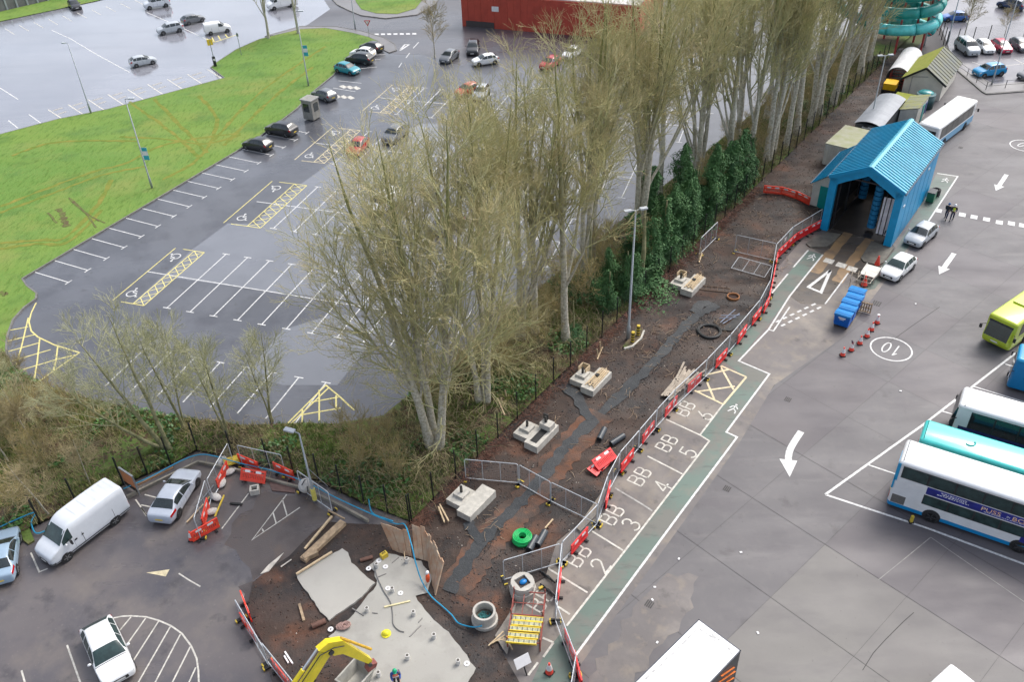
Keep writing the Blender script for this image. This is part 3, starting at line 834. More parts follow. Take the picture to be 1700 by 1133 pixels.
for c, t in (((1479.4, 580), "10"), ((1702, 242), "10")):
    cc = at(*c); b = (at(c[0] - 11, c[1] - 4) - at(c[0] + 11, c[1] + 4)).normalized()
    circle_mark(cc, 1.62, 0.13, YD, 0.016)
    paint_text("speed_number", YD, t, cc, b * .62, Vector((-b.y, b.x, 0)), 1.5, 0.11, WHITE, 0.016)


def arrow(tail, tip, parent, w=0.22, hw=0.85, hl=1.5, mid=None):
    a, b = at(*tail), at(*tip)
    pts = [a, b] if mid is None else smooth_path([a, at(*mid), b], 6)
    d = (pts[-1] - pts[-2]).normalized(); nn = Vector((-d.y, d.x, 0)); base = b - d * hl
    shaft = [p for p in pts if (p - b).length > hl] + [base]
    mark("direction_arrow", parent, shaft, w * 2, WHITE, 0.016, True)
    area("direction_arrow", parent, [base + nn * hw * 0.62, base - nn * hw * 0.62, b], WHITE, 0.0165, True)


arrow((1584, 421), (1559, 456), YD); arrow((1671, 290), (1653, 317), YD)
arrow((1330, 717), (1311, 793), YD, 0.24, 1.0, 1.75, (1310, 752))
for c in ((1558, 350), (1597.6, 356.8), (1617, 360.6), (1637.8, 364.5), (1659, 369.6), (1679, 371.4), (1697.5, 374.7), (1718, 378)):
    a = at(*c); u = (at(1679, 372) - at(1598, 357)).normalized(); w_ = Vector((-u.y, u.x, 0))
    area("crossing_block", YD, [a + u * x * 0.32 + w_ * y * 0.42 for x, y in ((-1, -1), (1, -1), (1, 1), (-1, 1))], WHITE, 0.016, True)
for c in ((1376, 433.6), (1396.7, 440.7), (1414.6, 447)):
    a = at(*c)
    area("stop_block", apron, [a - SN * x * 0.45 + SU * y * 0.42 for x, y in ((-1, -1), (1, -1), (1, 1), (-1, 1))], WORN, 0.0145, True)
mark("give_way_triangle", apron, [(1378.8, 449), (1342, 477), (1363, 486), (1378.8, 449)], 0.28, WHITE, 0.0162)
for i in range(6):
    for (p, q) in (((1286.6, 536), (1358, 502.7)), ((1295.6, 542.4), (1367, 508))):
        a = (p[0] + (q[0] - p[0]) * (i + 0.1) / 6, p[1] + (q[1] - p[1]) * (i + 0.1) / 6); b = (p[0] + (q[0] - p[0]) * (i + 0.65) / 6, p[1] + (q[1] - p[1]) * (i + 0.65) / 6)
        mark("give_way_dash", YD, [a, b], 0.2, WHITE, 0.0165)
mark("lane_line", YD, [(1369.8, 505), (1408, 454)], 0.13, WHITE, 0.0168)
mark("lane_line", YD, [(1276.4, 548), (1284, 550), (1311, 510)], 0.13, WHITE, 0.0169)
mark("lane_line", YD, [(1432, 476), (1462, 436)], 0.16, CREAMY, 0.0168)
for t in ([(1370, 822), (1535, 704), (1615, 642), (1700, 576), (1760, 530)], [(1370, 822), (1540, 878), (1760, 960)]): mark("bus_park_line", YD, t, 0.17, WHITE, 0.0160)
for t in ([(1440, 772), (1490, 789)], [(1563, 683), (1580, 688)], [(1615.5, 642), (1720, 674)], [(1669, 605), (1700, 615)]): mark("bus_park_line", YD, t, 0.13, WHITE, 0.0166)
DRAIN = M("drain_iron", (0.03, 0.028, 0.028), 0.6, 0.2)
for c, s in (((1308, 663.7), 0.5), ((1455.6, 504), 0.75), ((1078, 1004), 0.5), ((1595, 245), 0.5), ((1207, 812), 0.5)):
    a = at(*c); mb = MB()
    for k in range(4): mb.box((0, -s / 2 + s * (k + 0.5) / 4, 0.012), (s, s / 6, 0.018))
    g = mb.build("drain_grate", DRAIN); g.location = (a.x, a.y, 0.004); g.rotation_euler = (0, 0, SA); g.parent = YD
# tar seams wandering over the yard slabs
SEAM = M("pale_seam", (0.24, 0.23, 0.22), 0.7, 0.2)
for t in ([(1458, 964), (1500, 930), (1545, 893)], [(1545, 893), (1620, 945), (1700, 1000)]): mark("sealed_joint", YD, t, 0.06, SEAM, 0.0135)
CRK = M("crack_dark", (0.03, 0.028, 0.028), 0.8)
for t in ([(1517, 1018), (1500, 1033), (1470, 1063), (1450, 1085), (1432, 1114)], [(1475, 570), (1515, 541), (1560, 510)]): mark("crack", YD, t, 0.035, CRK, 0.0138)

# --- lower car park marks
Zp = lambda x, y: (x / 3.907, 843 + y / 3.907)
mark("island_outline", lot, [Zp(*p) for p in [(735, 720), (790, 708), (850, 705), (950, 712), (1030, 735), (1110, 770), (1180, 820), (1240, 900), (1275, 980), (1287, 1060), (1290, 1150)]], 0.10, WORN, 0.008)
for a, b in (((850, 712), (760, 820)), ((945, 720), (800, 925)), ((1030, 738), (850, 1020)), ((1105, 775), (890, 1150)), ((1170, 825), (1000, 1150)), ((1235, 905), (1112, 1150)), ((1270, 1040), (1220, 1150))):
    mark("island_hatch", lot, [Zp(*a), Zp(*b)], 0.09, WORN, 0.0086)
for t in ([(435, 895), (525, 1150)], [(140, 1060), (165, 1150)], [(200, 295), (255, 420), (310, 398)], [(915, 0), (950, 55), (985, 48)]): mark("bay_line", lot, [Zp(*p) for p in t], 0.10, WORN, 0.008)
area("direction_arrow", lot, [Zp(950, 425), Zp(1100, 403), Zp(1075, 450)], CREAMY, 0.008)
mark("direction_arrow", lot, [Zp(1160, 430), Zp(1230, 475), Zp(1300, 515)], 0.09, WORN, 0.008)
Zq = lambda x, y: (220 + x / 4.926, 700 + y / 4.926)
for t, m in (([(25, 640), (120, 775), (150, 770)], WORN), ([(100, 600), (215, 630)], WORN), ([(70, 685), (170, 705)], WORN), ([(950, 590), (730, 880)], WORN), ([(1260, 600), (980, 970), (1370, 705)], WORN), ([(1225, 640), (1265, 775)], WORN), ([(1150, 750), (1175, 835)], WORN), ([(1060, 880), (1075, 910)], WORN)):
    mark("bay_line", lot, [Zq(*p) for p in t], 0.09, m, 0.008)
# ---------------------------------------------------------------- vehicles
GLASS = M("vehicle_glass", (0.018, 0.026, 0.028), 0.06, 0.25, 1.2, spec=0.8)
GLASSG = M("vehicle_glass_green", (0.022, 0.045, 0.044), 0.08, 0.45, 1.5, spec=0.6)
TYRE = M("tyre_rubber", (0.018, 0.018, 0.019), 0.85, 0.2)
RIM = M("alloy_rim", (0.45, 0.46, 0.47), 0.35, 0.1, metal=0.7)
DARKRIM = M("dark_rim", (0.10, 0.10, 0.105), 0.45, 0.1, metal=0.5)
LAMP = M("headlamp_lens", (0.62, 0.64, 0.66), 0.12, 0.1, spec=0.8)
REDL = M("tail_lens", (0.42, 0.012, 0.015), 0.2, 0.2)
PLATEW = M("plate_white", (0.7, 0.7, 0.68), 0.5, 0.05)
PLATEY = M("plate_yellow", (0.72, 0.52, 0.06), 0.5, 0.05)
TRIM = M("black_trim", (0.022, 0.022, 0.024), 0.55, 0.2)


def paint(name, col, var=0.05):
    return M("paint_" + name, col, 0.28, var, 1.5, spec=0.5, coat=0.6)


P_SILVER = paint("silver", (0.42, 0.45, 0.48)); P_WHITE = paint("white", (0.78, 0.79, 0.79)); P_BLACK = paint("black", (0.020, 0.022, 0.026)); P_GREY = paint("grey", (0.13, 0.14, 0.155))
P_DKBLUE = paint("dark_blue", (0.025, 0.05, 0.12)); P_BLUE = paint("blue", (0.02, 0.12, 0.42)); P_BRIGHTBLUE = paint("bright_blue", (0.0, 0.24, 0.50)); P_TEAL = paint("teal", (0.01, 0.24, 0.30))
P_RED = paint("red", (0.42, 0.02, 0.025)); P_CRIMSON = paint("crimson", (0.50, 0.01, 0.06)); P_PALEBLUE = paint("pale_blue", (0.27, 0.37, 0.47)); P_AUDI = paint("silver_blue", (0.42, 0.46, 0.53)); P_ORANGE = paint("rust_red", (0.46, 0.07, 0.03))
P_VAN = paint("van_white", (0.62, 0.65, 0.69))

CAR = {
    'hatch': dict(st=[(2.0, .60, .30, .56, .60, .46), (1.93, .76, .22, .64, .70, .60), (1.62, .85, .19, .76, .85, .70), (1.02, .875, .18, .88, 1.0, .74), (0.25, .88, .18, .93, 1.40, .60), (-.45, .88, .18, .96, 1.48, .585),
                      (-1.25, .875, .18, .98, 1.42, .565), (-1.80, .85, .22, .98, 1.06, .66), (-1.95, .78, .28, .80, .88, .64), (-2.0, .66, .32, .62, .68, .5)], ws=(3, 4), rw=(6, 7), sw=[(3.42, 4.55), (4.62, 5.55), (5.62, 6.35)], wh=(1.25, -1.22), r=.31),
    'suv': dict(st=[(2.15, .64, .34, .66, .72, .5), (2.08, .82, .25, .76, .84, .66), (1.75, .91, .24, .90, .99, .76), (1.15, .93, .24, 1.02, 1.12, .80), (0.45, .935, .24, 1.06, 1.57, .64), (-.4, .935, .24, 1.08, 1.66, .63),
                    (-1.5, .93, .24, 1.10, 1.60, .61), (-2.0, .90, .28, 1.08, 1.14, .72), (-2.15, .83, .32, .92, .98, .7), (-2.2, .7, .36, .7, .76, .55)], ws=(3, 4), rw=(6, 7), sw=[(3.42, 4.5), (4.58, 5.45), (5.52, 6.3)], wh=(1.35, -1.33), r=.35),
    'saloon': dict(st=[(2.35, .62, .30, .54, .58, .46), (2.27, .80, .22, .62, .68, .62), (1.9, .90, .18, .74, .83, .72), (1.05, .92, .17, .86, .96, .78), (0.2, .925, .17, .90, 1.33, .62), (-.55, .925, .17, .92, 1.40, .60),
                       (-1.05, .925, .17, .94, 1.36, .60), (-1.75, .91, .20, .95, 1.04, .74), (-2.25, .84, .26, .88, .96, .68), (-2.35, .72, .30, .6, .66, .5)], ws=(3, 4), rw=(6, 7), sw=[(3.42, 4.7), (4.78, 6.35)], wh=(1.42, -1.40), r=.33),
    'mpv': dict(st=[(2.3, .66, .34, .72, .80, .5), (2.22, .86, .26, .86, .96, .68), (1.85, .95, .25, 1.02, 1.16, .8), (1.35, .97, .25, 1.14, 1.30, .82), (0.6, .975, .25, 1.16, 1.86, .70), (-.4, .975, .25, 1.18, 1.94, .69),
                    (-1.9, .97, .25, 1.20, 1.92, .68), (-2.2, .95, .28, 1.18, 1.5, .72), (-2.32, .9, .32, .95, 1.02, .7), (-2.36, .8, .36, .7, .76, .6)], ws=(3, 4), rw=(6, 7.2), sw=[(3.42, 4.5), (4.58, 5.3), (5.38, 6.0)], wh=(1.5, -1.4), r=.34),
    'smallvan': dict(st=[(2.15, .64, .32, .66, .72, .5), (2.07, .82, .24, .78, .86, .64), (1.7, .9, .22, .94, 1.05, .76), (1.2, .91, .22, 1.06, 1.2, .78), (0.5, .915, .22, 1.08, 1.74, .68), (-.4, .915, .22, 1.1, 1.82, .7),
                         (-2.0, .91, .22, 1.1, 1.80, .7), (-2.15, .9, .26, 1.1, 1.70, .7), (-2.2, .85, .3, .9, 1.1, .68), (-2.22, .78, .34, .7, .8, .6)], ws=(3, 4), rw=None, sw=[(3.42, 4.45)], wh=(1.4, -1.35), r=.31),
    'van': dict(st=[(3.0, .72, .36, .82, .90, .6), (2.93, .92, .28, .92, 1.04, .74), (2.6, 1.0, .26, 1.10, 1.26, .86), (2.15, 1.02, .26, 1.28, 1.46, .88), (1.35, 1.025, .26, 1.36, 2.28, .80), (0.7, 1.025, .26, 1.40, 2.52, .84),
                    (-1.5, 1.025, .26, 1.42, 2.56, .86), (-2.8, 1.02, .28, 1.42, 2.52, .85), (-2.97, .99, .32, 1.3, 2.40, .82), (-3.0, .93, .36, 1.2, 2.25, .78)], ws=(3, 4), rw=None, sw=[(3.36, 4.35)], wh=(2.0, -1.7), r=.36),
}
VPTS = 7


class Shell:
    def __init__(s, st):
        s.grid = []
        for (x, hw, zl, zb, zt, wr) in st:
            d = zt - zb
            zs = zt - min(.075, d * .4); mid = (zl + zb) / 2 + .04
            s.grid.append([(x, hw * .90, zl), (x, hw, zl + (mid - zl) * .5), (x, hw * 1.005, mid), (x, hw * .965, zb), (x, wr + (.03 if d > .2 else .06), zs), (x, wr * .72, zt - .012), (x, 0.0, zt)])

    @staticmethod
    def cr(p0, p1, p2, p3, t, k=0.5):
        # tightened Catmull-Rom
        r = []
        for a, b, c, d in zip(p0, p1, p2, p3):
            m1 = (c - a) * k * .7; m2 = (d - b) * k * .7
            r.append((2 * t ** 3 - 3 * t * t + 1) * b + (t ** 3 - 2 * t * t + t) * m1 + (-2 * t ** 3 + 3 * t * t) * c + (t ** 3 - t * t) * m2)
        return r

    def S(s, u, v):
        n = len(s.grid)
        def row(i):
            i = min(max(i, 0), n - 1); g = s.grid[i]
            j = min(int(v), VPTS - 2); t = v - j
            q = lambda k: g[min(max(k, 0), VPTS - 1)] if k < VPTS else (g[5][0], -g[5][1], g[5][2])
            return s.cr(q(j - 1), q(j), q(j + 1), (q(j + 2) if j + 2 < VPTS else (g[5][0], -g[5][1], g[5][2])), t)
        i = min(int(u), n - 2); t = u - i
        return s.cr(row(i - 1), row(i), row(i + 1), row(i + 2), t)

    def body(s, nu=3, nv=2):
        n = len(s.grid); us = [i / nu for i in range((n - 1) * nu + 1)]; vs = [j / nv for j in range((VPTS - 1) * nv + 1)]
        V = []; F = []; W = 2 * len(vs) - 1
        for u in us:
            half = [s.S(u, v) for v in vs]
            V += half + [[p[0], -p[1], p[2]] for p in half[-2::-1]]
        for i in range(len(us) - 1):
            for j in range(W - 1): F.append((i * W + j, (i + 1) * W + j, (i + 1) * W + j + 1, i * W + j + 1))
            F.append((i * W + W - 1, (i + 1) * W + W - 1, (i + 1) * W, i * W))
        F.append(tuple(range(W))); F.append(tuple(range(len(V) - 1, len(V) - W - 1, -1)))
        return MB().add(V, F)

    def patch(s, u0, u1, v0, v1, off=.008, side=1, nu=4, nv=3, mb=None, across=False):
        """a panel lifted off the shell; across=True runs from v0 over the top to v0 on the other side"""
        mb = mb or MB(); G = []
        vl = [v0 + (v1 - v0) * j / nv for j in range(nv + 1)]
        for i in range(nu + 1):
            u = u0 + (u1 - u0) * i / nu; half = []
            for v in vl:
                p = Vector(s.S(u, v)); e = .02
                du = Vector(s.S(min(u + e, len(s.grid) - 1), v)) - Vector(s.S(max(u - e, 0), v))
                dv = Vector(s.S(u, min(v + e, 6))) - Vector(s.S(u, max(v - e, 0)))
                nn = du.cross(dv)
                if nn.length > 1e-9:
                    nn.normalize()
                    if nn.y < 0 and v < 5: nn = -nn
                    if v >= 5 and nn.z < 0: nn = -nn
                half.append(p + nn * off)
            if across: half = half + [Vector((q.x, -q.y, q.z)) for q in half[-2::-1]]
            G.append([Vector((q.x, q.y * side, q.z)) for q in half])
        W = len(G[0]); V = [q for r in G for q in r]; F = []
        for i in range(nu):
            for j in range(W - 1):
                f = (i * W + j, (i + 1) * W + j, (i + 1) * W + j + 1, i * W + j + 1)
                F.append(f if side > 0 else f[::-1])
        mb.add(V, F); return mb


def wheel(parent, x, y, r, w, rim=RIM, name="wheel"):
    t = MB(); sgn = 1 if y > 0 else -1
    prof = [(-w / 2, r * .72), (-w / 2, r * .93), (-w * .36, r), (w * .36, r), (w / 2, r * .93), (w / 2, r * .72)]
    n = 18; vs = []; fs = []
    for k in range(n):
        a = 2 * math.pi * k / n
        for q, rr in prof: vs.append((rr * math.cos(a), q, rr * math.sin(a)))
    m = len(prof)
    for k in range(n):
        j = (k + 1) % n
        for q in range(m - 1): fs.append((k * m + q, k * m + q + 1, j * m + q + 1, j * m + q))
    t.add(vs, fs)
    o = t.build(name, TYRE, parent, True); o.location = (x, y, r)
    h = MB(); N = 5
    h.tube([(0, -sgn * w * .3, 0), (0, sgn * w * .36, 0)], r * .73, 16)
    for k in range(N):
        a = 2 * math.pi * k / N
        h.beam((math.cos(a) * r * .1, sgn * w * .40, math.sin(a) * r * .1), (math.cos(a) * r * .66, sgn * w * .40, math.sin(a) * r * .66), w * .12, r * .2, up=(0, 1, 0))
    h.build("rim", rim, o)
    return o


def car(kind, mat, front, rear, label, group=None, name="parked_car", cat="car", rim=RIM, glass=GLASS, scale=1.0, plain=False, pos=None, rz=None):
    d = CAR[kind]; sh = Shell(d['st'])
    if pos is None:
        A, B = at(*front), at(*rear); c = (A + B) / 2; rz = heading(B, A)
    else: c = Vector(pos)
    t = thing(name, label, cat, (c.x, c.y, 0.02), rz, group)
    t.scale = (scale,) * 3
    body = sh.body(2 if plain else 3, 2).build("body", mat, t, True)
    w0, w1 = d['ws']
    sh.patch(w0 + .10, w1 - .06, 4.15, 6, .01, 1, 5, 4, across=True).build("windscreen", glass, t, True)
    if d['rw']: sh.patch(d['rw'][0] + .12, d['rw'][1] - .08, 4.2, 6, .01, 1, 4, 4, across=True).build("rear_window", glass, t, True)
    for a, b in d['sw']:
        for sd_ in (1, -1): sh.patch(a, b, 3.14, 3.93, .009, sd_).build("side_window", glass, t, True)
    n = len(d['st']) - 1
    xw, r = d['wh'], d['r']; hw = max(q[1] for q in d['st'])
    for x in xw:
        for sg in (1, -1):
            wheel(t, x, sg * (hw - .09), r, .20, rim)
            a = MB(); a.tube([(x, sg * (hw * .5), r * 1.02), (x, sg * (hw + .006), r * 1.02)], r * 1.14, 18)
            a.build("wheel_arch", TRIM, t)
    for sg in (1, -1):
        sh.patch(.75, 1.75, 2.55, 3.2, .012, sg, 3, 2).build("headlight", LAMP, t, True)
        sh.patch(n - (1.25 if 'van' in kind else 2.3), n - (.9 if 'van' in kind else 1.1), 2.1 if 'van' in kind else 2.5, 2.7 if 'van' in kind else 3.25, .012, sg, 3, 2).build("tail_light", REDL, t, True)
        x0 = d['st'][w0][0]; zb = d['st'][w0][3]
        mm = MB(); mm.ball((x0 - .38, sg * (hw + .09), zb + .12), (.07, .11, .075), 8, 5); mm.build("wing_mirror", mat, t, True)
    L0 = d['st'][0][0]; L1 = d['st'][-1][0]
    g = MB().box((L0 + .004, 0, .47), (.03, .85, .20)); g.build("grille", TRIM, t)
    MB().box((L0 + .022, 0, .46), (.012, .52, .11)).build("number_plate", PLATEW, t)
    MB().box((L1 - .012, 0, .60 if kind != 'van' else .9), (.012, .52, .11)).build("number_plate", PLATEY, t)
    if not plain:
        mbs = MB()
        seams = {'van': [4.3, 5.1, 6.2], 'smallvan': [4.5, 5.4]}.get(kind, [3.75, 4.58, 5.58])
        for u in seams:
            for sg in (1, -1): sh.patch(u, u + .018, .9, 3.0, .004, sg, 1, 5, mb=mbs)
        if kind != 'van':
            mbs2 = sh.patch(2.96, 3.03, 4.0, 6, .004, 1, 1, 4, mb=mbs, across=True)
        mbs.build("door_seam", TRIM, t)
        sk = MB()
        for sg in (1, -1): sh.patch(1.6, n - 1.8, .02, .32, .004, sg, 10, 1, mb=sk)
        sk.build("sill", TRIM, t)
    return t


def van_details(t, kind='van'):
    sh = Shell(CAR[kind]['st'])
    mb = MB()
    for sg in (1, -1): sh.patch(1.2, 8.0, .7, 1.05, .015, sg, 12, 1, mb=mb)
    mb.build("rubbing_strip", TRIM, t)
    b = MB()
    for sg in (1, -1): sh.patch(0.0, 1.6, .0, 1.5, .012, sg, 4, 3, mb=b)
    b.build("bumper", M("grey_bumper", (0.09, 0.095, 0.10), 0.6, 0.15), t)
    rib = MB()
    for k in range(7):
        u = 5.25 + k * .3
        sh.patch(u, u + .05, 4.9, 6, .018, 1, 1, 5, mb=rib, across=True)
    rib.build("roof_rib", P_VAN, t, True)
    for sg in (1, -1):
        w = MB(); w.box((1.05, sg * 1.035, 1.22), (.18, .02, .11)); w.box((.55, sg * 1.035, 1.24), (.14, .02, .10)); w.build("door_handle", TRIM, t)
    for sg in (1, -1): MB().box((2.0 - .55, sg * 1.22, 1.45), (.10, .22, .34)).build("door_mirror", TRIM, t)


def bus(name, label, centre, rz, L, W, H, body_mat, roof_mat, skirt_mat=None, decks=1, side_glass=GLASS, wheels=None, round_front=True, front_glass=True, cat="bus", low_mat=None, windows=True, pane=1.45, group=None):
    t = thing(name, label, cat, (centre.x, centre.y, 0.02), rz, group)
    hw = W / 2; hl = L / 2
    def prof(z0, z1, inset=0, rf=.28, rr=.22):
        out = []
        for (cx, cy, a0, r) in ((hl - rf, hw - rf, 90, rf), (hl - rf, -hw + rf, 0, rf), (-hl + rr, -hw + rr, -90, rr), (-hl + rr, hw - rr, 180, rr)):
            for k in range(5):
                a = math.radians(a0 - 90 * k / 4) if a0 != 180 else math.radians(180 - 90 * k / 4)
                out.append((cx + (r - inset) * math.cos(a), cy + (r - inset) * math.sin(a)))
        return out
    def loft(levels):
        mb = MB(); rings = []
        for z, ins, rf in levels:
            rings.append([(x, y, z) for x, y in prof(0, 0, ins, rf)])
        n = len(rings[0]); vs = [p for r in rings for p in r]; fs = []
        for i in range(len(rings) - 1):
            for k in range(n):
                j = (k + 1) % n; fs.append((i * n + j, i * n + k, (i + 1) * n + k, (i + 1) * n + j))
        fs.append(tuple(range((len(rings) - 1) * n + n - 1, (len(rings) - 1) * n - 1, -1))); fs.append(tuple(range(n)))
        return mb.add(vs, fs)
    loft([(.62, 0, .28), (H - .26, 0, .28)]).build("body", body_mat, t, False)
    loft([(H - .258, .004, .28), (H - .14, .03, .28), (H - .05, .11, .28), (H, .26, .3)]).build("roof", roof_mat, t, True)
    loft([(.30, 0.02, .28), (.618, -0.004, .28)]).build("skirt", skirt_mat or body_mat, t, False)
    zbands = [(1.35, H - .32)] if decks == 1 else [(1.34, 2.18), (2.96, 3.96)]
    for zi, (z0, z1) in enumerate(zbands):
        band = MB()
        x0, x1 = -hl + (.75 if zi == 0 else .35), hl - (.95 if zi == 0 else .5)
        if decks == 2 and zi == 0: x0 += 1.25
        for sg in (1, -1): band.box(((x0 + x1) / 2, sg * (hw + .003), (z0 + z1) / 2), (x1 - x0, .012, z1 - z0))
        band.build("window_band", TRIM, t)
        nwin = max(3, int((x1 - x0) / pane)); w = (x1 - x0) / nwin
        for sg in (1, -1):
            for k in range(nwin):
                o = MB().box((x0 + w * (k + .5), sg * (hw + .011), (z0 + z1) / 2), (w - .11, .012, z1 - z0 - .10)).build("side_window", side_glass, t)
    zf0, zf1 = (.95, H - .38) if decks == 1 else (.95, 2.2)
    f = MB()
    f.box((hl + .004, 0, (zf0 + zf1) / 2), (.02, W - .42, zf1 - zf0)); f.build("windscreen", side_glass, t)
    if decks == 2: MB().box((hl + .004, 0, 3.36), (.02, W - .40, .85)).build("upper_windscreen", side_glass, t)
    if decks == 1: MB().box((-hl - .004, 0, H - .95), (.02, W - .6, .8)).build("rear_window", side_glass, t)
    else: MB().box((-hl - .004, 0, 3.36), (.02, W - .7, .7)).build("rear_window", side_glass, t)
    MB().box((hl + .02, 0, .55), (.02, .55, .12)).build("number_plate", PLATEW, t)
    MB().box((-hl - .02, 0, .75), (.02, .55, .12)).build("number_plate", PLATEY, t)
    for sg in (1, -1):
        MB().box((hl - .0, sg * (hw - .38), .75), (.04, .30, .18)).build("headlight", LAMP, t)
        MB().box((-hl + .0, sg * (hw - .28), 1.0), (.04, .16, .42)).build("tail_light", REDL, t)
        m = MB(); m.beam((hl - .15, sg * (hw - .02), H * .62), (hl + .2, sg * (hw + .22), H * .62), .04); m.box((hl + .2, sg * (hw + .22), H * .62 - .2), (.10, .20, .38)); m.build("wing_mirror", TRIM, t)
    for x in (wheels or (hl - 2.6, -hl + 2.6)):
        for sg in (1, -1):
            wheel(t, x, sg * (hw - .10), .48, .30, DARKRIM)
            a = MB(); a.tube([(x, sg * (hw * .6), .52), (x, sg * (hw + .008), .52)], .56, 20); a.build("wheel_arch", TRIM, t)
    return t


def text_on(parent, s, size, loc, rot, mat, name="lettering", extr=.004, align='CENTER', sx=1.0):
    cu = bpy.data.curves.new(name, 'FONT'); cu.body = s; cu.size = size; cu.extrude = extr; cu.align_x = align; cu.align_y = 'CENTER'
    cu.resolution_u = 3
    cu.materials.append(mat)
    tmp = link(name, cu); bpy.context.view_layer.update()
    me = bpy.data.meshes.new_from_object(tmp.evaluated_get(bpy.context.evaluated_depsgraph_get())); bpy.data.objects.remove(tmp)
    o = link(name, me, parent); o.location = loc; o.rotation_euler = rot; o.scale = (sx, 1, 1)
    return o


B_WHITE = paint("bus_white", (0.76, 0.77, 0.77), 0.04); B_GREYW = paint("bus_greywhite", (0.66, 0.67, 0.68), 0.06); B_TURQ = paint("turquoise", (0.06, 0.55, 0.52)); B_BLUE = paint("bus_blue", (0.0, 0.22, 0.50)); B_LIME = paint("lime", (0.46, 0.56, 0.03))
B_NAVY = paint("navy", (0.012, 0.02, 0.11)); B_AZURE = paint("azure", (0.0, 0.27, 0.52))
AD_BLUE = M("ad_blue", (0.018, 0.025, 0.22), 0.4, 0.35, 1.2); AD_WHITE = M("ad_white", (0.75, 0.75, 0.8), 0.5, 0.05); AD_ORANGE = M("ad_orange", (0.80, 0.36, 0.12), 0.5, 0.4, 3.0, col2=(0.85, 0.7, 0.5))

BH = math.radians(-31.77); BD = Vector((math.cos(BH), math.sin(BH), 0)); BN = Vector((-BD.y, BD.x, 0)); BO = at(1370, 822)
def bpk(u, p): return BO + BD * u + BN * p

# double decker with the long advert, rear end towards the yard
L = 10.6
dd = bus("double_decker_bus", "white and blue double decker bus with a dark blue pantomime advert along its side", bpk(3.75 + L / 2, 2.1), BH, L, 2.55, 4.25, B_GREYW, B_WHITE, B_BLUE, 2, GLASSG, wheels=(L / 2 - 2.55, -L / 2 + 2.8), pane=1.5)
hw = 2.55 / 2
MB().box((.75, -(hw + .008), 2.58), (8.0, .012, .62)).build("advert_panel", AD_BLUE, dd)
MB().box((3.55, -(hw + .010), 1.88), (1.9, .012, 1.9)).build("advert_panel", AD_BLUE, dd)
RS = (math.pi / 2, 0, 0)
text_on(dd, "PUSS", .44, (.55, -(hw + .02), 2.60), RS, AD_ORANGE, extr=.003, sx=1.25)
text_on(dd, "IN", .20, (1.55, -(hw + .02), 2.60), RS, AD_WHITE, extr=.003)
text_on(dd, "BOOTS", .44, (2.65, -(hw + .02), 2.60), RS, AD_ORANGE, extr=.003, sx=1.25)
sm = MB()
random.seed(5)
for zz, x0, x1, hgt in ((2.76, -2.4, -.9, .06), (2.64, -2.3, -.9, .07), (2.52, -2.6, -.7, .07), (2.40, .2, 3.0, .045)):
    x = x0
    while x < x1:
        w = random.uniform(.05, .16); sm.box((x + w / 2, -(hw + .018), zz), (w, .006, hgt * random.uniform(.6, 1))); x += w + random.uniform(.03, .07)
stuff(sm.build("advert_small_print", AD_WHITE, dd))
text_on(dd, "pluss", .36, (3.35, -(hw + .022), 1.3), RS, AD_WHITE, extr=.003)
rb = MB(); rb.ball((4.1, -(hw + .012), 1.75), (.32, .012, .36), 10, 6); rb.build("advert_picture", M("ad_red_swirl", (0.55, 0.10, 0.06), 0.5, 0.6, 4.0, col2=(0.7, 0.6, 0.55)), dd)
MB().box((-L / 2 + .62, -(hw + .008), 1.02), (.85, .014, .72)).build("engine_grille", M("grille_grey", (0.12, 0.115, 0.11), 0.7, 0.3, 20), dd)
MB().box((-L / 2 - .006, -.55, 3.1), (.03, 1.2, 1.9)).build("rear_panel", B_AZURE, dd)
MB().box((-L / 2 + .09, -(hw + .004), 3.35), (.20, .012, 1.5)).build("corner_panel", B_AZURE, dd)
MB().box((-L / 2 + .03, -(hw - .05), 2.35), (.10, .12, 1.0)).build("corner_panel", B_AZURE, dd)
st = MB(); st.extrude([(2.6, -(hw + .009), .62), (5.2, -(hw + .009), .62), (5.2, -(hw + .009), 1.0), (3.9, -(hw + .009), .84)], (0, -.006, 0)); st.build("swoosh", B_AZURE, dd)
# turquoise single decker beside it
tq = bus("single_decker_bus", "turquoise roofed single decker bus parked beside the advert bus", bpk(4.5 + 5.3, 6.35), BH, 10.6, 2.5, 3.0, B_TURQ, B_TURQ, B_AZURE, 1, GLASS)
v = MB(); v.tube([(-2.3 + .35 * math.cos(a), .35 * math.sin(a), 3.03) for a in np.linspace(-2.2, .6, 8)], .05, 6); v.build("roof_vent", M("vent_teal", (0.02, 0.35, 0.33), 0.4), tq)
# white coach
co = bus("coach", "white coach with dark blue lower side and black wrapped windscreen, nearest the bay line", bpk(6.25 + 5.6, 11.2), BH + math.pi, 11.2, 2.55, 3.15, B_WHITE, B_WHITE, B_NAVY, 1, GLASS)
fw = MB(); fw.extrude([(5.18, -1.17, 3.165), (5.62, -1.17, 2.75), (5.80, -1.17, 1.9), (5.80, -1.17, .8), (5.18, -1.17, .8)], (0, 2.34, 0)); fw.build("wrapped_windscreen", GLASS, co)
nb = MB()
for sg in (1, -1): nb.box((0, sg * 1.278, 1.0), (10.4, .012, .72))
nb.build("side_band", B_NAVY, co)
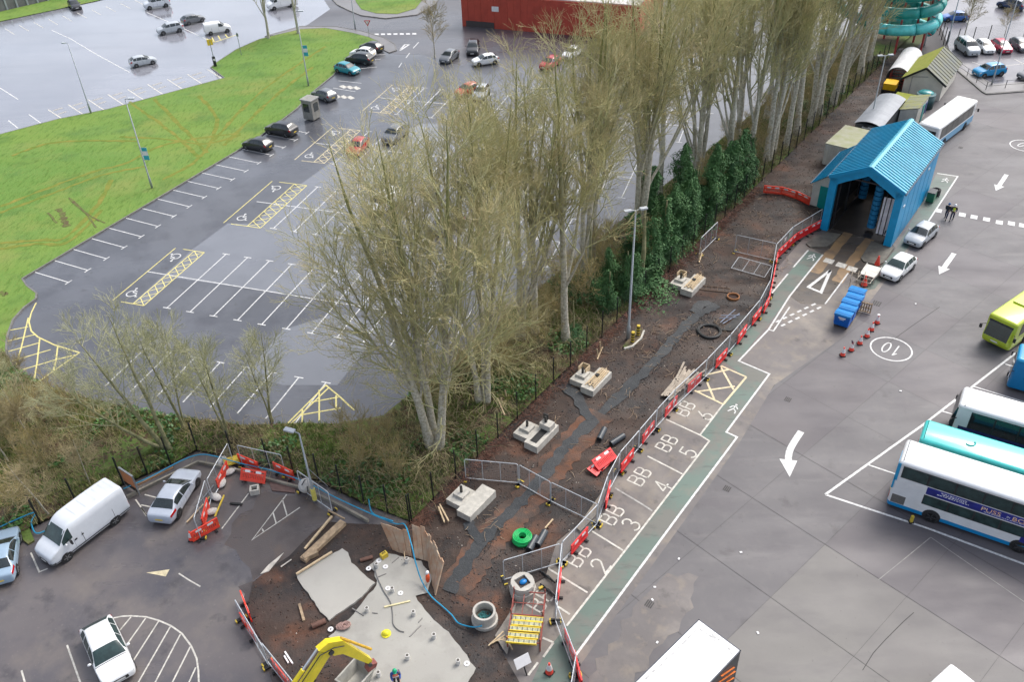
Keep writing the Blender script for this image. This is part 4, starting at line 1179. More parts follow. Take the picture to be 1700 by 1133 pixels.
# lime bus
a, b = at(1648, 513, 2.75), at(1702, 476, 2.75); lrz = heading(b, a)
fc = (at(1622, 573) + at(1672, 584)) / 2
ld = Vector((math.cos(lrz), math.sin(lrz), 0))
lime = bus("lime_bus", "lime green single decker bus with a tall sloping windscreen driving in", Vector((fc.x, fc.y, 0)) - ld * 4.75, lrz, 9.2, 2.4, 2.85, B_LIME, B_LIME, B_LIME, 1, GLASS)
fm = MB(); fm.extrude([(4.62, -1.12, .62), (4.62, 1.12, .62), (4.95, 1.0, .75), (4.95, -1.0, .75)], (0, 0, .45)); fm.build("front_bumper", B_LIME, lime)
fm = MB(); fm.extrude([(4.45, -1.02, 2.72), (5.0, -1.02, 1.05), (4.3, -1.02, 1.05)], (0, 2.04, 0)); fm.build("windscreen_wedge", B_LIME, lime)
q = MB(); q.add([(4.49, -.96, 2.66), (4.49, .96, 2.66), (5.0, .96, 1.12), (5.0, -.96, 1.12)], [(0, 3, 2, 1)]); q.build("sloping_windscreen", GLASS, lime)
q = MB(); q.add([(4.46, -.94, 2.78), (4.46, .94, 2.78), (4.61, .94, 2.32), (4.61, -.94, 2.32)], [(0, 3, 2, 1)]); q.build("destination_blind", M("blind_grey", (0.10, 0.115, 0.125), 0.2, 0.1), lime)
MB().box((.8, 0, 2.9), (1.8, 1.5, .16)).build("roof_pod", B_LIME, lime)
MB().box((4.96, 0, .80), (.03, .55, .12)).build("number_plate", PLATEW, lime)
# blue bus at the right edge
bus("blue_bus", "bright blue bus rear just showing at the right edge beside the coach", bpk(9.2 + 5.2, 19.0), BH + math.pi, 10.4, 2.5, 3.0, B_BLUE, B_AZURE, B_BLUE, 1, GLASS)
# coach behind the wash
c = Vector((53.1, 98.95, 0)); bz = math.radians(44.7)
wb = bus("service_bus", "white roofed blue and white single decker bus parked behind the bus wash", c, bz, 11.3, 2.6, 3.0, B_WHITE, B_WHITE, B_AZURE, 1, GLASS)
s2 = MB()
for sg in (1, -1): s2.box((0, sg * 1.303, .86), (10.6, .012, .62))
s2.build("side_band", B_AZURE, wb)
MB().box((5.67, 0, 2.72), (.03, 2.0, .28)).build("destination_blind", TRIM, wb)

# trailer at the foot of the picture
A, B, Cc = at(1158, 1028, 3.95), at(1232, 1083, 3.95), at(1055, 1133, 3.95)
w_ = (B - A); w_.z = 0; wid = 2.6; wn_ = w_.normalized(); ax = Vector((-wn_.y, wn_.x, 0)); ax = ax if ax.dot(Cc - A) > 0 else -ax
trz = math.atan2(-ax.y, -ax.x); mid = (A + B) / 2 + ax * 6.3
tr = thing("box_trailer", "white roofed lorry trailer with black rear doors and orange streaks", "trailer", (mid.x, mid.y, 0.02), trz)
T_DARK = M("trailer_black", (0.035, 0.04, 0.045), 0.4, 0.2)
MB().box((0, 0, 2.5), (12.6, 2.72, 2.78)).build("body", T_DARK, tr)
MB().box((0, 0, 3.92), (12.5, 2.62, .07)).build("roof", M("trailer_roof_white", (0.80, 0.80, 0.79), 0.45, 0.04, 2.0), tr)
rl = MB()
for sg in (1, -1): rl.box((0, sg * 1.345, 3.91), (12.64, .06, .08)); rl.box((sg * 6.29, 0, 3.91), (.06, 2.74, .08))
rl.build("roof_rail", M("rail_navy", (0.03, 0.04, 0.06), 0.5), tr)
so = MB()
for y0, z0, y1, z1 in ((-1.1, 2.3, -.1, 3.6), (-.6, 2.1, .6, 3.5), (-.2, 1.7, 1.0, 2.9)): so.beam((6.32, y0, z0), (6.32, y1, z1), .015, .10, up=(1, 0, 0))
so2 = MB()
for x0, z0, x1, z1 in ((5.9, 2.9, 4.6, 3.5), (6.1, 2.3, 4.4, 3.1), (6.1, 1.7, 5.0, 2.3)): so2.beam((x0, -1.372, z0), (x1, -1.372, z1), .015, .12, up=(0, 1, 0))
ORG = M("streak_orange", (0.70, 0.18, 0.03), 0.4, 0.15)
so.build("orange_streak", ORG, tr); so2.build("orange_streak", ORG, tr)
st = MB()
for k in range(9): st.box((5.6 - .5 * k, 1.0 + .1 * random.random(), 3.962), (.3 * random.random() + .1, .1 * random.random() + .03, .006))
for k in range(14): st.box((6.05 - .25 * random.random(), -1.1 + 2.1 * random.random(), 3.962 + .0004 * k), (.10 * random.random() + .04, .25 * random.random() + .06, .006))
st.build("roof_grime", M("roof_grime", (0.42, 0.42, 0.41), 0.7, 0.2), tr)
for x in (4.6, 3.3, -4.8):
    for sg in (1, -1): wheel(tr, x, sg * 1.1, .5, .35, DARKRIM)
MB().box((0, 0, .95), (12, 1.0, .3)).build("chassis", TRIM, tr)

# ---- the parked cars and vans
YG = "cars parked in the bus yard"
car('hatch', P_SILVER, (1502, 419), (1551, 378), "silver white hatchback parked by the wash, the farther of the two nose to tail", YG, glass=GLASS, rim=DARKRIM, scale=1.05)
car('hatch', P_WHITE, (1464, 474), (1513, 432), "white hatchback with black grille in front of the silver one beside the wash", YG, glass=GLASSG, scale=1.05)
A, Bq, Dq = at(1578, 1103, 1.9), at(1543, 1135, 1.9), at(1612, 1133, 1.9)
ux = (Bq - A).normalized(); ce = A + ux * 2.0 + Vector((-ux.y, ux.x, 0)) * (.72 if Vector((-ux.y, ux.x, 0)).dot(Dq - A) > 0 else -.72)
t = car('smallvan', P_WHITE, None, None, "white van only its roof showing at the bottom right corner", None, "parked_van", "van", pos=(ce.x, ce.y, 0), rz=math.atan2(ux.y, ux.x))
MB().box((-1.3, 0, 1.82), (.32, .5, .03)).build("roof_hatch", GLASS, t)
LG = "vehicles in the lower car park"
v = car('van', P_VAN, (78, 938), (205, 842), "large white panel van with a dented grey bumper parked against the fence", LG, "panel_van", "van", glass=GLASSG)
van_details(v)
car('saloon', P_AUDI, (316, 796), (272, 868), "silver coupe with a black rear window next to the red barriers", LG, rim=DARKRIM, glass=GLASS, scale=1.03)
car('saloon', P_PALEBLUE, (14, 897), (6, 968), "pale blue hatchback half cut off at the left edge", LG, glass=GLASS)
car('hatch', P_WHITE, (206, 1142), (164, 1046), "white car with a dark panoramic rear window parked by the hatched island", LG, glass=GLASSG, rim=DARKRIM, scale=1.13)
RG = "cars parked in the bay row beside the lawn"
def row_car(kind, mat, k, label, nose_in=True, off=0.0, rim=RIM, group=RG, scale=1.0):
    c = R0 + RU * (2.4 * (k + .5)) + RW * (2.55 + off)
    rz = math.atan2(-RW.y, -RW.x) if nose_in else math.atan2(RW.y, RW.x)
    return car(kind, mat, None, None, label, group, rim=rim, pos=(c.x, c.y, 0), rz=rz, scale=scale)
row_car('hatch', P_BLACK, 12.9, "black hatchback at the lower end of the lawn row next to the empty bays", off=-.6)
row_car('suv', P_BLACK, 14.9, "black off-roader with roof bars, second car along the lawn row", off=-.7)
for kind, mat, f, r, lab in (('hatch', P_GREY, (524, 159), (554, 169), "dark grey hatchback parked just beyond the small grey kiosk"), ('hatch', P_TEAL, (598, 125), (557, 116), "teal hatchback parked tail to the lawn beyond the kiosk"), ('suv', P_BLACK, (574, 102), (622, 107), "black estate with a red tail lamp beside the teal hatchback"),
                             ('hatch', P_WHITE, (582, 92), (624, 96), "white car squeezed between two black ones at the top of the lawn row"), ('hatch', P_BLACK, (602, 81), (633, 87), "black hatchback at the tip of the lawn beside the footway")): car(kind, mat, f, r, lab, RG)
MG = "cars seen between the bare branches"
for kind, mat, f, r, lab in (('hatch', P_RED, (585, 262), (605, 240), "red hatchback glimpsed through the twigs near the second badge bay"), ('suv', P_GREY, (645, 240), (668, 222), "grey estate parked one bay right of the red hatchback"),
                            ('hatch', P_GREY, (735, 108), (757, 92), "grey hatchback behind the twigs below the road"), ('suv', P_BLACK, (784, 95), (788, 78), "dark people carrier near the red building corner"),
                            ('hatch', P_WHITE, (792, 108), (820, 104), "white hatchback in front of the dark people carrier"), ('hatch', P_ORANGE, (762, 162), (792, 150), "rust red car half hidden by trunks below the white hatchback"),
                            ('hatch', P_SILVER, (792, 170), (806, 150), "silver car beside the rust red one behind the branches"), ('smallvan', P_WHITE, (618, 358), (658, 336), "white van hidden behind the largest tree crown"),
                            ('hatch', P_GREY, (725, 392), (760, 372), "dark grey car behind the forked tree trunks"), ('hatch', P_SILVER, (850, 298), (880, 276), "silver car behind the middle trunks of the row"),
                            ('hatch', P_WHITE, (940, 100), (960, 88), "white car far behind the thick twigs under the red wall"), ('hatch', P_DKBLUE, (1225, 76), (1245, 66), "dark blue car at the far end behind the tree row"),
                            ('hatch', P_RED, (905, 116), (922, 106), "small red car far behind the tree tops"), ('hatch', P_WHITE, (1150, 124), (1172, 112), "white hatchback far behind the row of pale trunks")):
    car(kind, mat, f, r, lab, MG, plain=True, name="parked_van" if kind == 'smallvan' else "parked_car", cat="van" if kind == 'smallvan' else "car")
UG = "cars on the pale wet car park"
for kind, mat, f, r, lab in (('hatch', P_BLACK, (133, 21), (118, 6), "black hatchback parked by the grass strip at the top left"), ('mpv', P_VAN, (238, 16), (285, 8), "white people carrier at the top edge of the wet car park"),
                            ('suv', P_SILVER, (262, 58), (305, 50), "silver off-roader left of the white van on wet tarmac"), ('hatch', P_GREY, (340, 33), (303, 42), "dark grey hatchback behind the silver off-roader"),
                            ('smallvan', P_WHITE, (387, 50), (338, 58), "small white van beside the yellow ticket post"), ('hatch', P_SILVER, (260, 103), (217, 112), "silver hatchback alone in the middle of the wet car park"),
                            ('van', P_WHITE, (448, 16), (490, 8), "white van under the two bare trees at the top")):
    car(kind, mat, f, r, lab, UG, plain=False, name="parked_van" if 'van' in kind else "parked_car", cat="van" if 'van' in kind else "car", scale=1.0 if kind != 'van' else .9)
TG = "cars in the far right car park"
for kind, mat, f, r, lab in (('hatch', P_BLUE, (1560, 34), (1608, 34), "dark blue hatchback driving by the slide fence"), ('suv', P_DKBLUE, (1658, 10), (1697, 18), "navy off-roader at the top right corner"),
                            ('mpv', P_SILVER, (1620, 98), (1588, 76), "silver people carrier, first of the parked four"), ('hatch', P_WHITE, (1646, 94), (1620, 74), "white hatchback between the silver and the crimson cars"),
                            ('hatch', P_CRIMSON, (1676, 94), (1646, 73), "crimson hatchback third in the parked four"), ('hatch', P_GREY, (1708, 92), (1676, 70), "grey hatchback at the right end of the parked four"),
                            ('suv', P_BRIGHTBLUE, (1616, 128), (1664, 122), "bright blue off-roader alone below the parked four"), ('hatch', P_GREY, (1690, 133), (1735, 127), "grey car cut off at the right edge by the railing")):
    car(kind, mat, f, r, lab, TG)
# ---------------------------------------------------------------- buildings and structures
def P3(*a): return [Vector(p) for p in a]


WASHB = M("wash_blue_paint", (0.0, 0.27, 0.53), 0.42, 0.10, 1.2)
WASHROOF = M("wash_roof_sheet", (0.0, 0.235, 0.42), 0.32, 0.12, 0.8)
WASHROOF2 = M("wash_roof_sheet_skylit", (0.10, 0.42, 0.55), 0.26, 0.15, 0.7)  # same blue sheet, paler: sky reflection on the right slope put into colour
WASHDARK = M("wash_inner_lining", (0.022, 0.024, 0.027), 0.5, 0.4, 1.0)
CREAMW = M("cream_wall", (0.62, 0.60, 0.54), 0.7, 0.12, 1.2)
TEALD = M("teal_door", (0.0, 0.30, 0.29), 0.45, 0.1)
WHITEP = M("white_sheet_panel", (0.75, 0.75, 0.82), 0.5, 0.25, 0.9)
STEEL = M("dark_steel", (0.05, 0.05, 0.055), 0.5, 0.3, metal=0.4)

WM = Vector((34.465, 75.33, 0)); WA = math.radians(53.2)
wash = thing("bus_wash", "bright blue open-fronted bus wash building with a ribbed gable roof", "building", (WM.x, WM.y, 0.0), WA)
WL, WH, EZ, RZ = 13.2, 3.5, 6.05, 7.75
# portal frames front and rear
for x in (0.0, WL - .5):
    mb = MB()
    for sg in (1, -1): mb.box((x + .25, sg * (WH - .36), EZ / 2 - .1), (.5, .72, EZ - .2))
    mb.extrude([(x, -WH, EZ - .25), (x, 0, RZ - .25), (x, WH, EZ - .25), (x, WH - .55, EZ - .95), (x, 1.9, EZ - .28), (x, 0, RZ - .95), (x, -1.9, EZ - .28), (x, -WH + .55, EZ - .95)], (.5, 0, 0))
    mb.build("portal_frame", WASHB, wash)
for sg in (1, -1):
    MB().box((WL / 2, sg * (WH - .04), EZ / 2), (WL - 1.0, .08, EZ - .05)).build("side_wall", WASHB, wash)
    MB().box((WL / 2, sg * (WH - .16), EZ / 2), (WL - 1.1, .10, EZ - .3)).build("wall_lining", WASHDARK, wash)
    tr_ = MB()
    for k in range(5): tr_.box((2.4 + k * 2.1, sg * (WH + .006), EZ / 2), (.05, .02, EZ - .3))
    tr_.build("wall_rib", WASHB, wash)
    # roof: sheets laid side by side, each with two raised ribs, and a gutter
    n = 14; sw = (WL + .3) / n
    for k in range(n):
        m = MB(); x0 = -.15 + k * sw
        a = Vector((x0, sg * (WH + .12), EZ - .10)); b = Vector((x0, 0, RZ))
        d = (b - a); up = Vector((0, -sg * d.z * -1, abs(d.y))).normalized() if False else Vector((0, sg * d.z, abs(d.y))).normalized()
        m.add([a, a + Vector((sw - .012, 0, 0)), b + Vector((sw - .012, 0, 0)), b], [(0, 1, 2, 3) if sg < 0 else (3, 2, 1, 0)])
        for q in range(2):
            c = a + Vector((sw * (q + .5) / 2, 0, 0)); e = b + Vector((sw * (q + .5) / 2, 0, 0))
            m.beam(c + up * .045, e + up * .045, .19, .10, up=up)
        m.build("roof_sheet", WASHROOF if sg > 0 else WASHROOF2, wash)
    gt = MB()
    gt.beam((-.2, sg * (WH + .18), EZ - .16), (WL + .2, sg * (WH + .18), EZ - .16), .14, .12)
    gt.build("gutter", M("gutter_dark", (0.05, 0.10, 0.16), 0.5, 0.2), wash)
    cl = MB()
    for k in range(40): cl.box((k * .34, sg * (WH + .13), EZ - .03), (.10, .12, .05))
    stuff(cl.build("eaves_clip", M("eaves_clip_dark", (0.04, 0.05, 0.07), 0.5), wash))
MB().box((WL - .3, 0, 2.6), (.06, 6.2, 5.1)).build("rear_dark_backing", WASHDARK, wash)  # dark sheet added across the open rear so the interior reads dark
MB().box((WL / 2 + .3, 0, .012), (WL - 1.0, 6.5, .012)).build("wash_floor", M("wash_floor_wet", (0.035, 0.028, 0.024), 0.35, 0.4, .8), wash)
rc = MB(); rc.beam((-.18, .11, RZ + .035), (WL + .18, .11, RZ + .035), .30, .04, up=(0, .43, 1)); rc.beam((-.18, -.11, RZ + .04), (WL + .18, -.11, RZ + .04), .30, .04, up=(0, -.43, 1)); rc.build("ridge_cap", WASHROOF2, wash)
fz = MB()
for sg in (1, -1): fz.beam((-.16, sg * (WH + .10), EZ - .16), (-.16, 0, RZ - .02), .06, .36, up=(0, sg * .44, .9))
fz.build("bargeboard", WASHB, wash)
MB().box((1.2, -WH - .03, 4.1), (.5, .10, .16)).build("flood_lamp", M("lamp_white", (0.6, 0.62, 0.62), 0.4), wash)
MB().box((9.5, -WH - .03, 4.6), (.5, .10, .16)).build("flood_lamp", MATS["lamp_white"], wash)
# inside the wash: rails, gantry, brush column, white panel added for the bright rear opening
ins = MB()
for x in (1.6, 5.2, 9.0):
    for sg in (1, -1): ins.box((x, sg * 2.75, 2.7), (.14, .14, 5.4))
    ins.box((x, 0, 5.45), (.14, 5.6, .14))
for sg in (1, -1): ins.box((6.3, sg * 2.6, .10), (11.5, .12, .16))
ins.build("gantry_frame", STEEL, wash)
MB().box((1.5, -2.2, 2.4), (.05, 1.3, 4.0)).build("rear_daylight_panel", WHITEP, wash)  # added in place of the bright ground seen through the rear opening
pp = MB()
for k in range(3): pp.tube([(1.38, -2.7 + .45 * k, .3), (1.38, -2.7 + .45 * k, 4.9)], .04, 6)
pp.tube([(.8, -2.5, .9), (2.0, -2.4, 1.0), (3.4, -2.5, .95)], .05, 6)
pp.build("water_pipe", STEEL, wash)
for bx, by in ((2.6, -.75), (8.4, 2.0)):
    ax = MB(); ax.cyl((bx, by, .2), .09, 5.0, 10); ax.build("brush_axle", WHITEP, wash)
    for k in range(9):
        br = MB(); z = .35 + k * .52
        br.tube([(bx, by, z), (bx, by, z + .40)], [.42, .42], 14); br.tube([(bx, by, z + .40), (bx, by, z + .52)], [.24, .24], 12)
        br.build("brush_ring", M("brush_blue", (0.015, 0.20, 0.42), 0.85, 0.4, 9.0), wash)
# lean-to
MB().box((8.6, 6.15, 1.37), (8.6, .08, 2.72)).build("lean_to_wall", CREAMW, wash)
mb = MB(); mb.extrude([(4.35, 3.56, .02), (4.35, 6.18, .02), (4.35, 6.18, 2.70), (4.35, 3.56, 4.66)], (.10, 0, 0)); mb.build("lean_to_wall", CREAMW, wash)
MB().box((4.33, 4.75, 1.28), (.06, 1.35, 2.5)).build("lean_to_door", TEALD, wash)
for k in range(9):
    m = MB(); x0 = 4.2 + k * 1.0
    a = Vector((x0, 6.38, 2.66)); b = Vector((x0, 3.56, 4.84)); up = Vector((0, .61, .79))
    m.add([a, a + Vector((.985, 0, 0)), b + Vector((.985, 0, 0)), b], [(3, 2, 1, 0)])
    m.add([p - up * .04 for p in (a, a + Vector((.985, 0, 0)), b + Vector((.985, 0, 0)), b)], [(0, 1, 2, 3)])
    for q in range(3): m.beam(a + Vector((.17 + q * .33, 0, 0)) + up * .02, b + Vector((.17 + q * .33, 0, 0)) + up * .02, .08, .05, up=up)
    m.build("roof_sheet", WASHROOF, wash)
MB().box((8.7, 6.44, 2.62), (9.1, .10, .10)).build("gutter", MATS["gutter_dark"], wash)

# clutter at the far right corner of the wash
w = WM + SU * 12.0 - SN * 4.1
b = thing("waste_bin", "green wheeled bin standing at the right wall of the blue bus wash", "bin", (w.x, w.y, 0.01), WA)
m = MB(); m.box((0, 0, .6), (1.1, .75, 1.0)); m.build("body", M("bin_green", (0.02, 0.14, 0.07), 0.5, 0.15), b)
m = MB(); m.box((0, 0, 1.14), (1.16, .8, .07)); m.build("lid", M("bin_lid_dark", (0.03, 0.035, 0.04), 0.5), b)
w = WM + SU * 13.6 - SN * 4.2
b = thing("tyre_stack", "short stack of black tyres behind the green bin", "tyres", (w.x, w.y, 0.01), 0)
for k in range(3):
    tb = MB(); tb.tube([(.36 * math.cos(a), .36 * math.sin(a), .13 + .25 * k) for a in np.linspace(0, 6.283, 17)[:-1]], .125, 6, closed=True); tb.build("tyre", TYRE, b, True)


def cabin(name, label, cat, c, rz, L, W, H, wall, roof, over=.08, group=None):
    t = thing(name, label, cat, (c.x, c.y, 0.02), rz, group)
    MB().box((0, 0, H / 2), (L, W, H - .02)).build("wall", wall, t)
    MB().box((0, 0, H + .03), (L + over, W + over, .08)).build("roof", roof, t)
    return t


CONTW = M("container_cream", (0.52, 0.52, 0.47), 0.6, 0.15, 1.0)
MOSSROOF = M("mossy_felt_roof", (0.36, 0.35, 0.28), 0.85, 0.2, 0.8, col2=(0.27, 0.29, 0.15))
A, B, D = at(1371, 238, 2.6), at(1425, 246, 2.6), at(1405, 207, 2.6)
dx = (D - A).normalized(); dxy = Vector((dx.x, dx.y, 0)); dy = Vector((dxy.y, -dxy.x, 0))
c = A + dxy * 3.05 + dy * 1.6
cab = cabin("site_container", "cream flat-roofed steel container between the bus wash and the fence", "container", c, math.atan2(dxy.y, dxy.x), 6.1, 3.2, 2.55, CONTW, MOSSROOF)
rb = MB()
for k in range(20):
    for sg in (1, -1): rb.box((-2.9 + k * .305, sg * 1.605, 1.27), (.15, .03, 2.4))
for k in range(10):
    for sg in (1, -1): rb.box((sg * 3.055, -1.4 + k * .31, 1.27), (.03, .15, 2.4))
rb.build("corrugation", CONTW, cab)

# grey curved-roof trailer body
GREYR = M("grey_roof_sheet", (0.24, 0.26, 0.29), 0.45, 0.15, 0.7)
A, B, D = at(1420, 203, 2.9), at(1465, 210, 2.9), at(1463, 155, 2.9)
dx = (D - A); dx.z = 0; dx.normalize(); dy = Vector((dx.y, -dx.x, 0)); c = A + dx * 5.1 + dy * 1.5
gt = thing("curved_roof_store", "long grey store with a shallow curved metal roof behind the cream container", "shed", (c.x, c.y, .02), math.atan2(dx.y, dx.x))
MB().box((0, 0, 1.4), (10.2, 2.9, 2.8)).build("wall", M("store_wall_dark", (0.05, 0.055, 0.06), 0.6, 0.3), gt)
for k in range(5):
    m = MB(); vs = []; x0 = -5.15 + k * 2.06
    for x in (x0, x0 + 2.045):
        for j in range(9):
            t = -1 + 2 * j / 8; vs.append((x, t * 1.6, 2.82 + .42 * (1 - t * t)))
    m.add(vs, [(j, 9 + j, 10 + j, j + 1) for j in range(8)]); m.build("roof_sheet", GREYR, gt)
MB().box((-5.2, -.4, 2.55), (.4, 2.0, .12)).build("front_shelf", M("shelf_grey", (0.4, 0.42, 0.43), 0.5), gt)
mb = MB(); mb.box((-5.25, -1.0, 2.72), (.3, .3, .2)); mb.box((-5.22, .2, 2.7), (.25, .5, .16)); mb.build("roof_fitting", BLACK, gt)

# mono-pitch mossy shed
A, B, D = at(1494, 182, 2.2), at(1523, 180, 2.8), at(1512, 159, 2.2)
A = Vector((48.5, 101.7, 0)); dxy = Vector((math.cos(math.radians(54)), math.sin(math.radians(54)), 0)); dy = Vector((dxy.y, -dxy.x, 0))
c = A + dxy * 2.6 + dy * 1.0
ms = thing("lean_roof_shed", "small cream shed with a mossy grey sloping roof beside the service bus", "shed", (c.x, c.y, .02), math.radians(54))
mb = MB(); mb.extrude([(-2.5, 1.0, 0), (-2.5, -1.0, 0), (-2.5, -1.0, 2.7), (-2.5, 1.0, 2.15)], (5.0, 0, 0)); mb.build("wall", CREAMW, ms)
mossy = M("mossy_tiles", (0.20, 0.21, 0.19), 0.85, 0.2, 1.4, col2=(0.26, 0.27, 0.08))
for k in range(6):
    m = MB(); m.beam((-2.6 + .875 * k + .43, 1.15, 2.20 + .012 * (k % 2)), (-2.6 + .875 * k + .43, -1.15, 2.83 + .012 * (k % 2)), .86, .06); m.build("roof_sheet", mossy, ms)
MB().box((0.6, -1.03, 1.1), (.9, .06, 2.1)).build("door", TEALD, ms)
MB().box((2.0, -1.03, 1.3), (.7, .06, 1.4)).build("shutter", M("shutter_blue", (0.02, 0.05, 0.2), 0.5), ms)

# gabled store
ga = math.radians(54.8); gx = Vector((math.cos(ga), math.sin(ga), 0)); gy = Vector((-gx.y, gx.x, 0))
fm_ = Vector((54.8, 110.45, 0))
gh = thing("gabled_store", "cream gabled store with one mossy green roof slope and one grey corrugated slope", "building", (fm_.x, fm_.y, 0), ga)
mb = MB(); mb.extrude([(.3, -2.4, 0), (.3, 2.4, 0), (.3, 2.4, 2.42), (.3, 0, 4.02), (.3, -2.4, 2.42)], (9.0, 0, 0)); mb.build("wall", M("gable_wall", (0.60, 0.57, 0.50), 0.75, 0.1, 1.0), gh)
MOSS = M("moss_green_roof", (0.20, 0.24, 0.02), 0.9, 0.2, 1.5, col2=(0.27, 0.27, 0.05), bump=0.4)
SLATE = M("grey_roof_moss_streaks", (0.13, 0.145, 0.15), 0.6, 0.2, 0.9, col2=(0.165, 0.165, 0.09))
for k in range(10):
    for sg, mt in ((1, MOSS), (-1, SLATE)):
        m = MB(); x0 = 0 + k * .96
        a = Vector((x0, sg * 2.78, 2.22)); b = Vector((x0, 0, 4.12)); up = Vector((0, sg * .56, .82))
        m.beam(a + Vector((.47, 0, 0)), b + Vector((.47, 0, 0)), .94, .07, up=up)
        if sg < 0:
            m.beam(a + Vector((.94, 0, 0)) + up * .06, b + Vector((.94, 0, 0)) + up * .06, .09, .08, up=up)
        m.build("roof_sheet", mt, gh)
bb = MB()
for sg in (1, -1): bb.beam((-.05, sg * 2.85, 2.12), (-.05, 0, 4.06), .08, .26, up=(0, sg * .56, .82))
bb.build("bargeboard", BLACK, gh)
dp = MB(); dp.tube([(.26, 1.5, .2), (.26, 1.5, 2.6), (.26, -.4, 2.9)], .05, 6); dp.build("downpipe", M("pipe_grey", (0.3, 0.3, 0.3), 0.5), gh)
# water tank, low green-roofed bunker, oil drums and litter in front of the gable
tk = at(1540, 160); tk = Vector((54.2, 107.6, 0))
t = thing("water_tank", "dark green round tank with a shiny teal half lid in front of the gabled store", "tank", (tk.x, tk.y, .02), ga)
MB().cyl((0, 0, 0), 1.15, 1.7, 24).build("body", M("tank_green", (0.012, 0.055, 0.062), 0.5, 0.2), t, True)
m = MB(); m.cyl((0, 0, 1.7), 1.17, .1, 24); m.build("rim", M("tank_rim", (0.09, 0.16, 0.17), 0.3), t)
m = MB(); m.ball((.25, .1, 1.78), (.85, .98, .35), 14, 8); m.build("lid", M("tank_lid_teal", (0.03, 0.24, 0.25), 0.25, 0.2), t, True)
bk = Vector((51.6, 108.0, 0))
t = thing("mossy_bunker", "low bunker with a bright moss green flat roof left of the green tank", "shed", (bk.x, bk.y, .02), ga)
MB().box((0, 0, .6), (2.6, 2.2, 1.2)).build("wall", M("bunker_block", (0.2, 0.2, 0.17), 0.8), t)
MB().box((0, 0, 1.25), (2.8, 2.4, .1)).build("roof", MOSS, t)
for i, (nm, cx, cy, col, lab) in enumerate((("oil_drum", 57.0, 105.6, (0.5, 0.02, 0.02), "red drum standing behind the service bus by the store door"), ("gas_bottle", 56.4, 105.2, (0.45, 0.46, 0.47), "pale grey gas bottle beside the red drum"),
                                           ("oil_drum", 54.0, 103.0, (0.03, 0.05, 0.18), "navy drum between the mossy shed and the service bus"), ("oil_drum", 54.8, 104.0, (0.5, 0.5, 0.5), "white drum beside the navy one"), ("oil_drum", 56.6, 106.5, (0.03, 0.03, 0.03), "black drum against the cream gable wall"))):
    t = thing(nm, lab, "drum" if nm == "oil_drum" else "gas bottle", (cx, cy, .02), i)
    m = MB()
    if nm == "oil_drum":
        m.cyl((0, 0, 0), .30, .9, 14)
        for z in (.3, .6): m.cyl((0, 0, z), .32, .04, 14)
    else: m.tube([(0, 0, 0), (0, 0, .9), (0, 0, 1.05), (0, 0, 1.15)], [.2, .2, .12, .05], 12)
    m.build("body", M(nm + "_%d" % i, col, 0.45, 0.1), t)
    m = MB(); m.cyl((.1, .1, .9 if nm == "oil_drum" else 1.15), .05, .04, 8); m.build("cap", GALV, t)
# barrel-roof trailer with red racks, yellow machine
A, B, D = at(1476, 112, 2.6), at(1506, 112, 2.6), at(1498, 81, 2.6)
dx = (D - A); dx.z = 0; dx.normalize(); dy = Vector((dx.y, -dx.x, 0)); c = A + dx * 4.6 + dy * 1.3
t = thing("barrel_roof_shelter", "white barrel-roofed shelter open at its near end with red racks inside", "shelter", (c.x, c.y, .02), math.atan2(dx.y, dx.x))
m = MB(); vs = []
for x in (-4.6, 4.6):
    for j in range(13):
        a = math.pi * j / 12; vs.append((x, 1.45 * math.cos(a), 1.5 + 1.3 * math.sin(a)))
m.add(vs, [(j, 13 + j, 14 + j, j + 1) for j in range(12)]); m.build("roof", M("barrel_white", (0.60, 0.60, 0.60), 0.5, 0.15, 1.0), t, True)
MB().box((0, 1.4, .76), (9.0, .06, 1.5)).build("side_wall", M("barrel_side", (0.09, 0.09, 0.10), 0.6), t)
MB().box((0, -1.4, .76), (9.0, .06, 1.5)).build("side_wall", MATS["barrel_side"], t)
rk = MB()
for k in range(6):
    for sg in (1, -1): rk.box((-4.9 + k * .3, sg * .9, 1.0), (.06, .06, 2.0))
    rk.box((-4.9 + k * .3, 0, .5 + .3 * k), (.06, 1.9, .06))
rk.build("red_rack", M("rack_red", (0.33, 0.04, 0.035), 0.6, 0.3), t)
c2 = c - dx * 6.6 + dy * -.3
y = thing("site_dumper", "small yellow site machine parked in front of the barrel-roofed shelter", "dumper", (c2.x, c2.y, .02), math.atan2(dx.y, dx.x))
YEL = M("plant_yellow", (0.72, 0.42, 0.01), 0.4, 0.12)
m = MB(); m.extrude([(-.9, -.8, .6), (.5, -.8, .6), (.8, -.8, 1.5), (-1.1, -.8, 1.5)], (0, 1.6, 0)); m.build("skip", YEL, y)
m = MB(); m.box((1.1, 0, .9), (1.0, 1.1, .8)); m.build("engine_cover", YEL, y)
for x in (-.5, 1.1):
    for sg in (1, -1): wheel(y, x, sg * .8, .42, .3, DARKRIM)
m = MB(); m.tube([(1.5, -.5, 1.2), (1.5, -.5, 2.2), (1.5, .5, 2.2), (1.5, .5, 1.2)], .04, 6); m.build("roll_bar", BLACK, y)

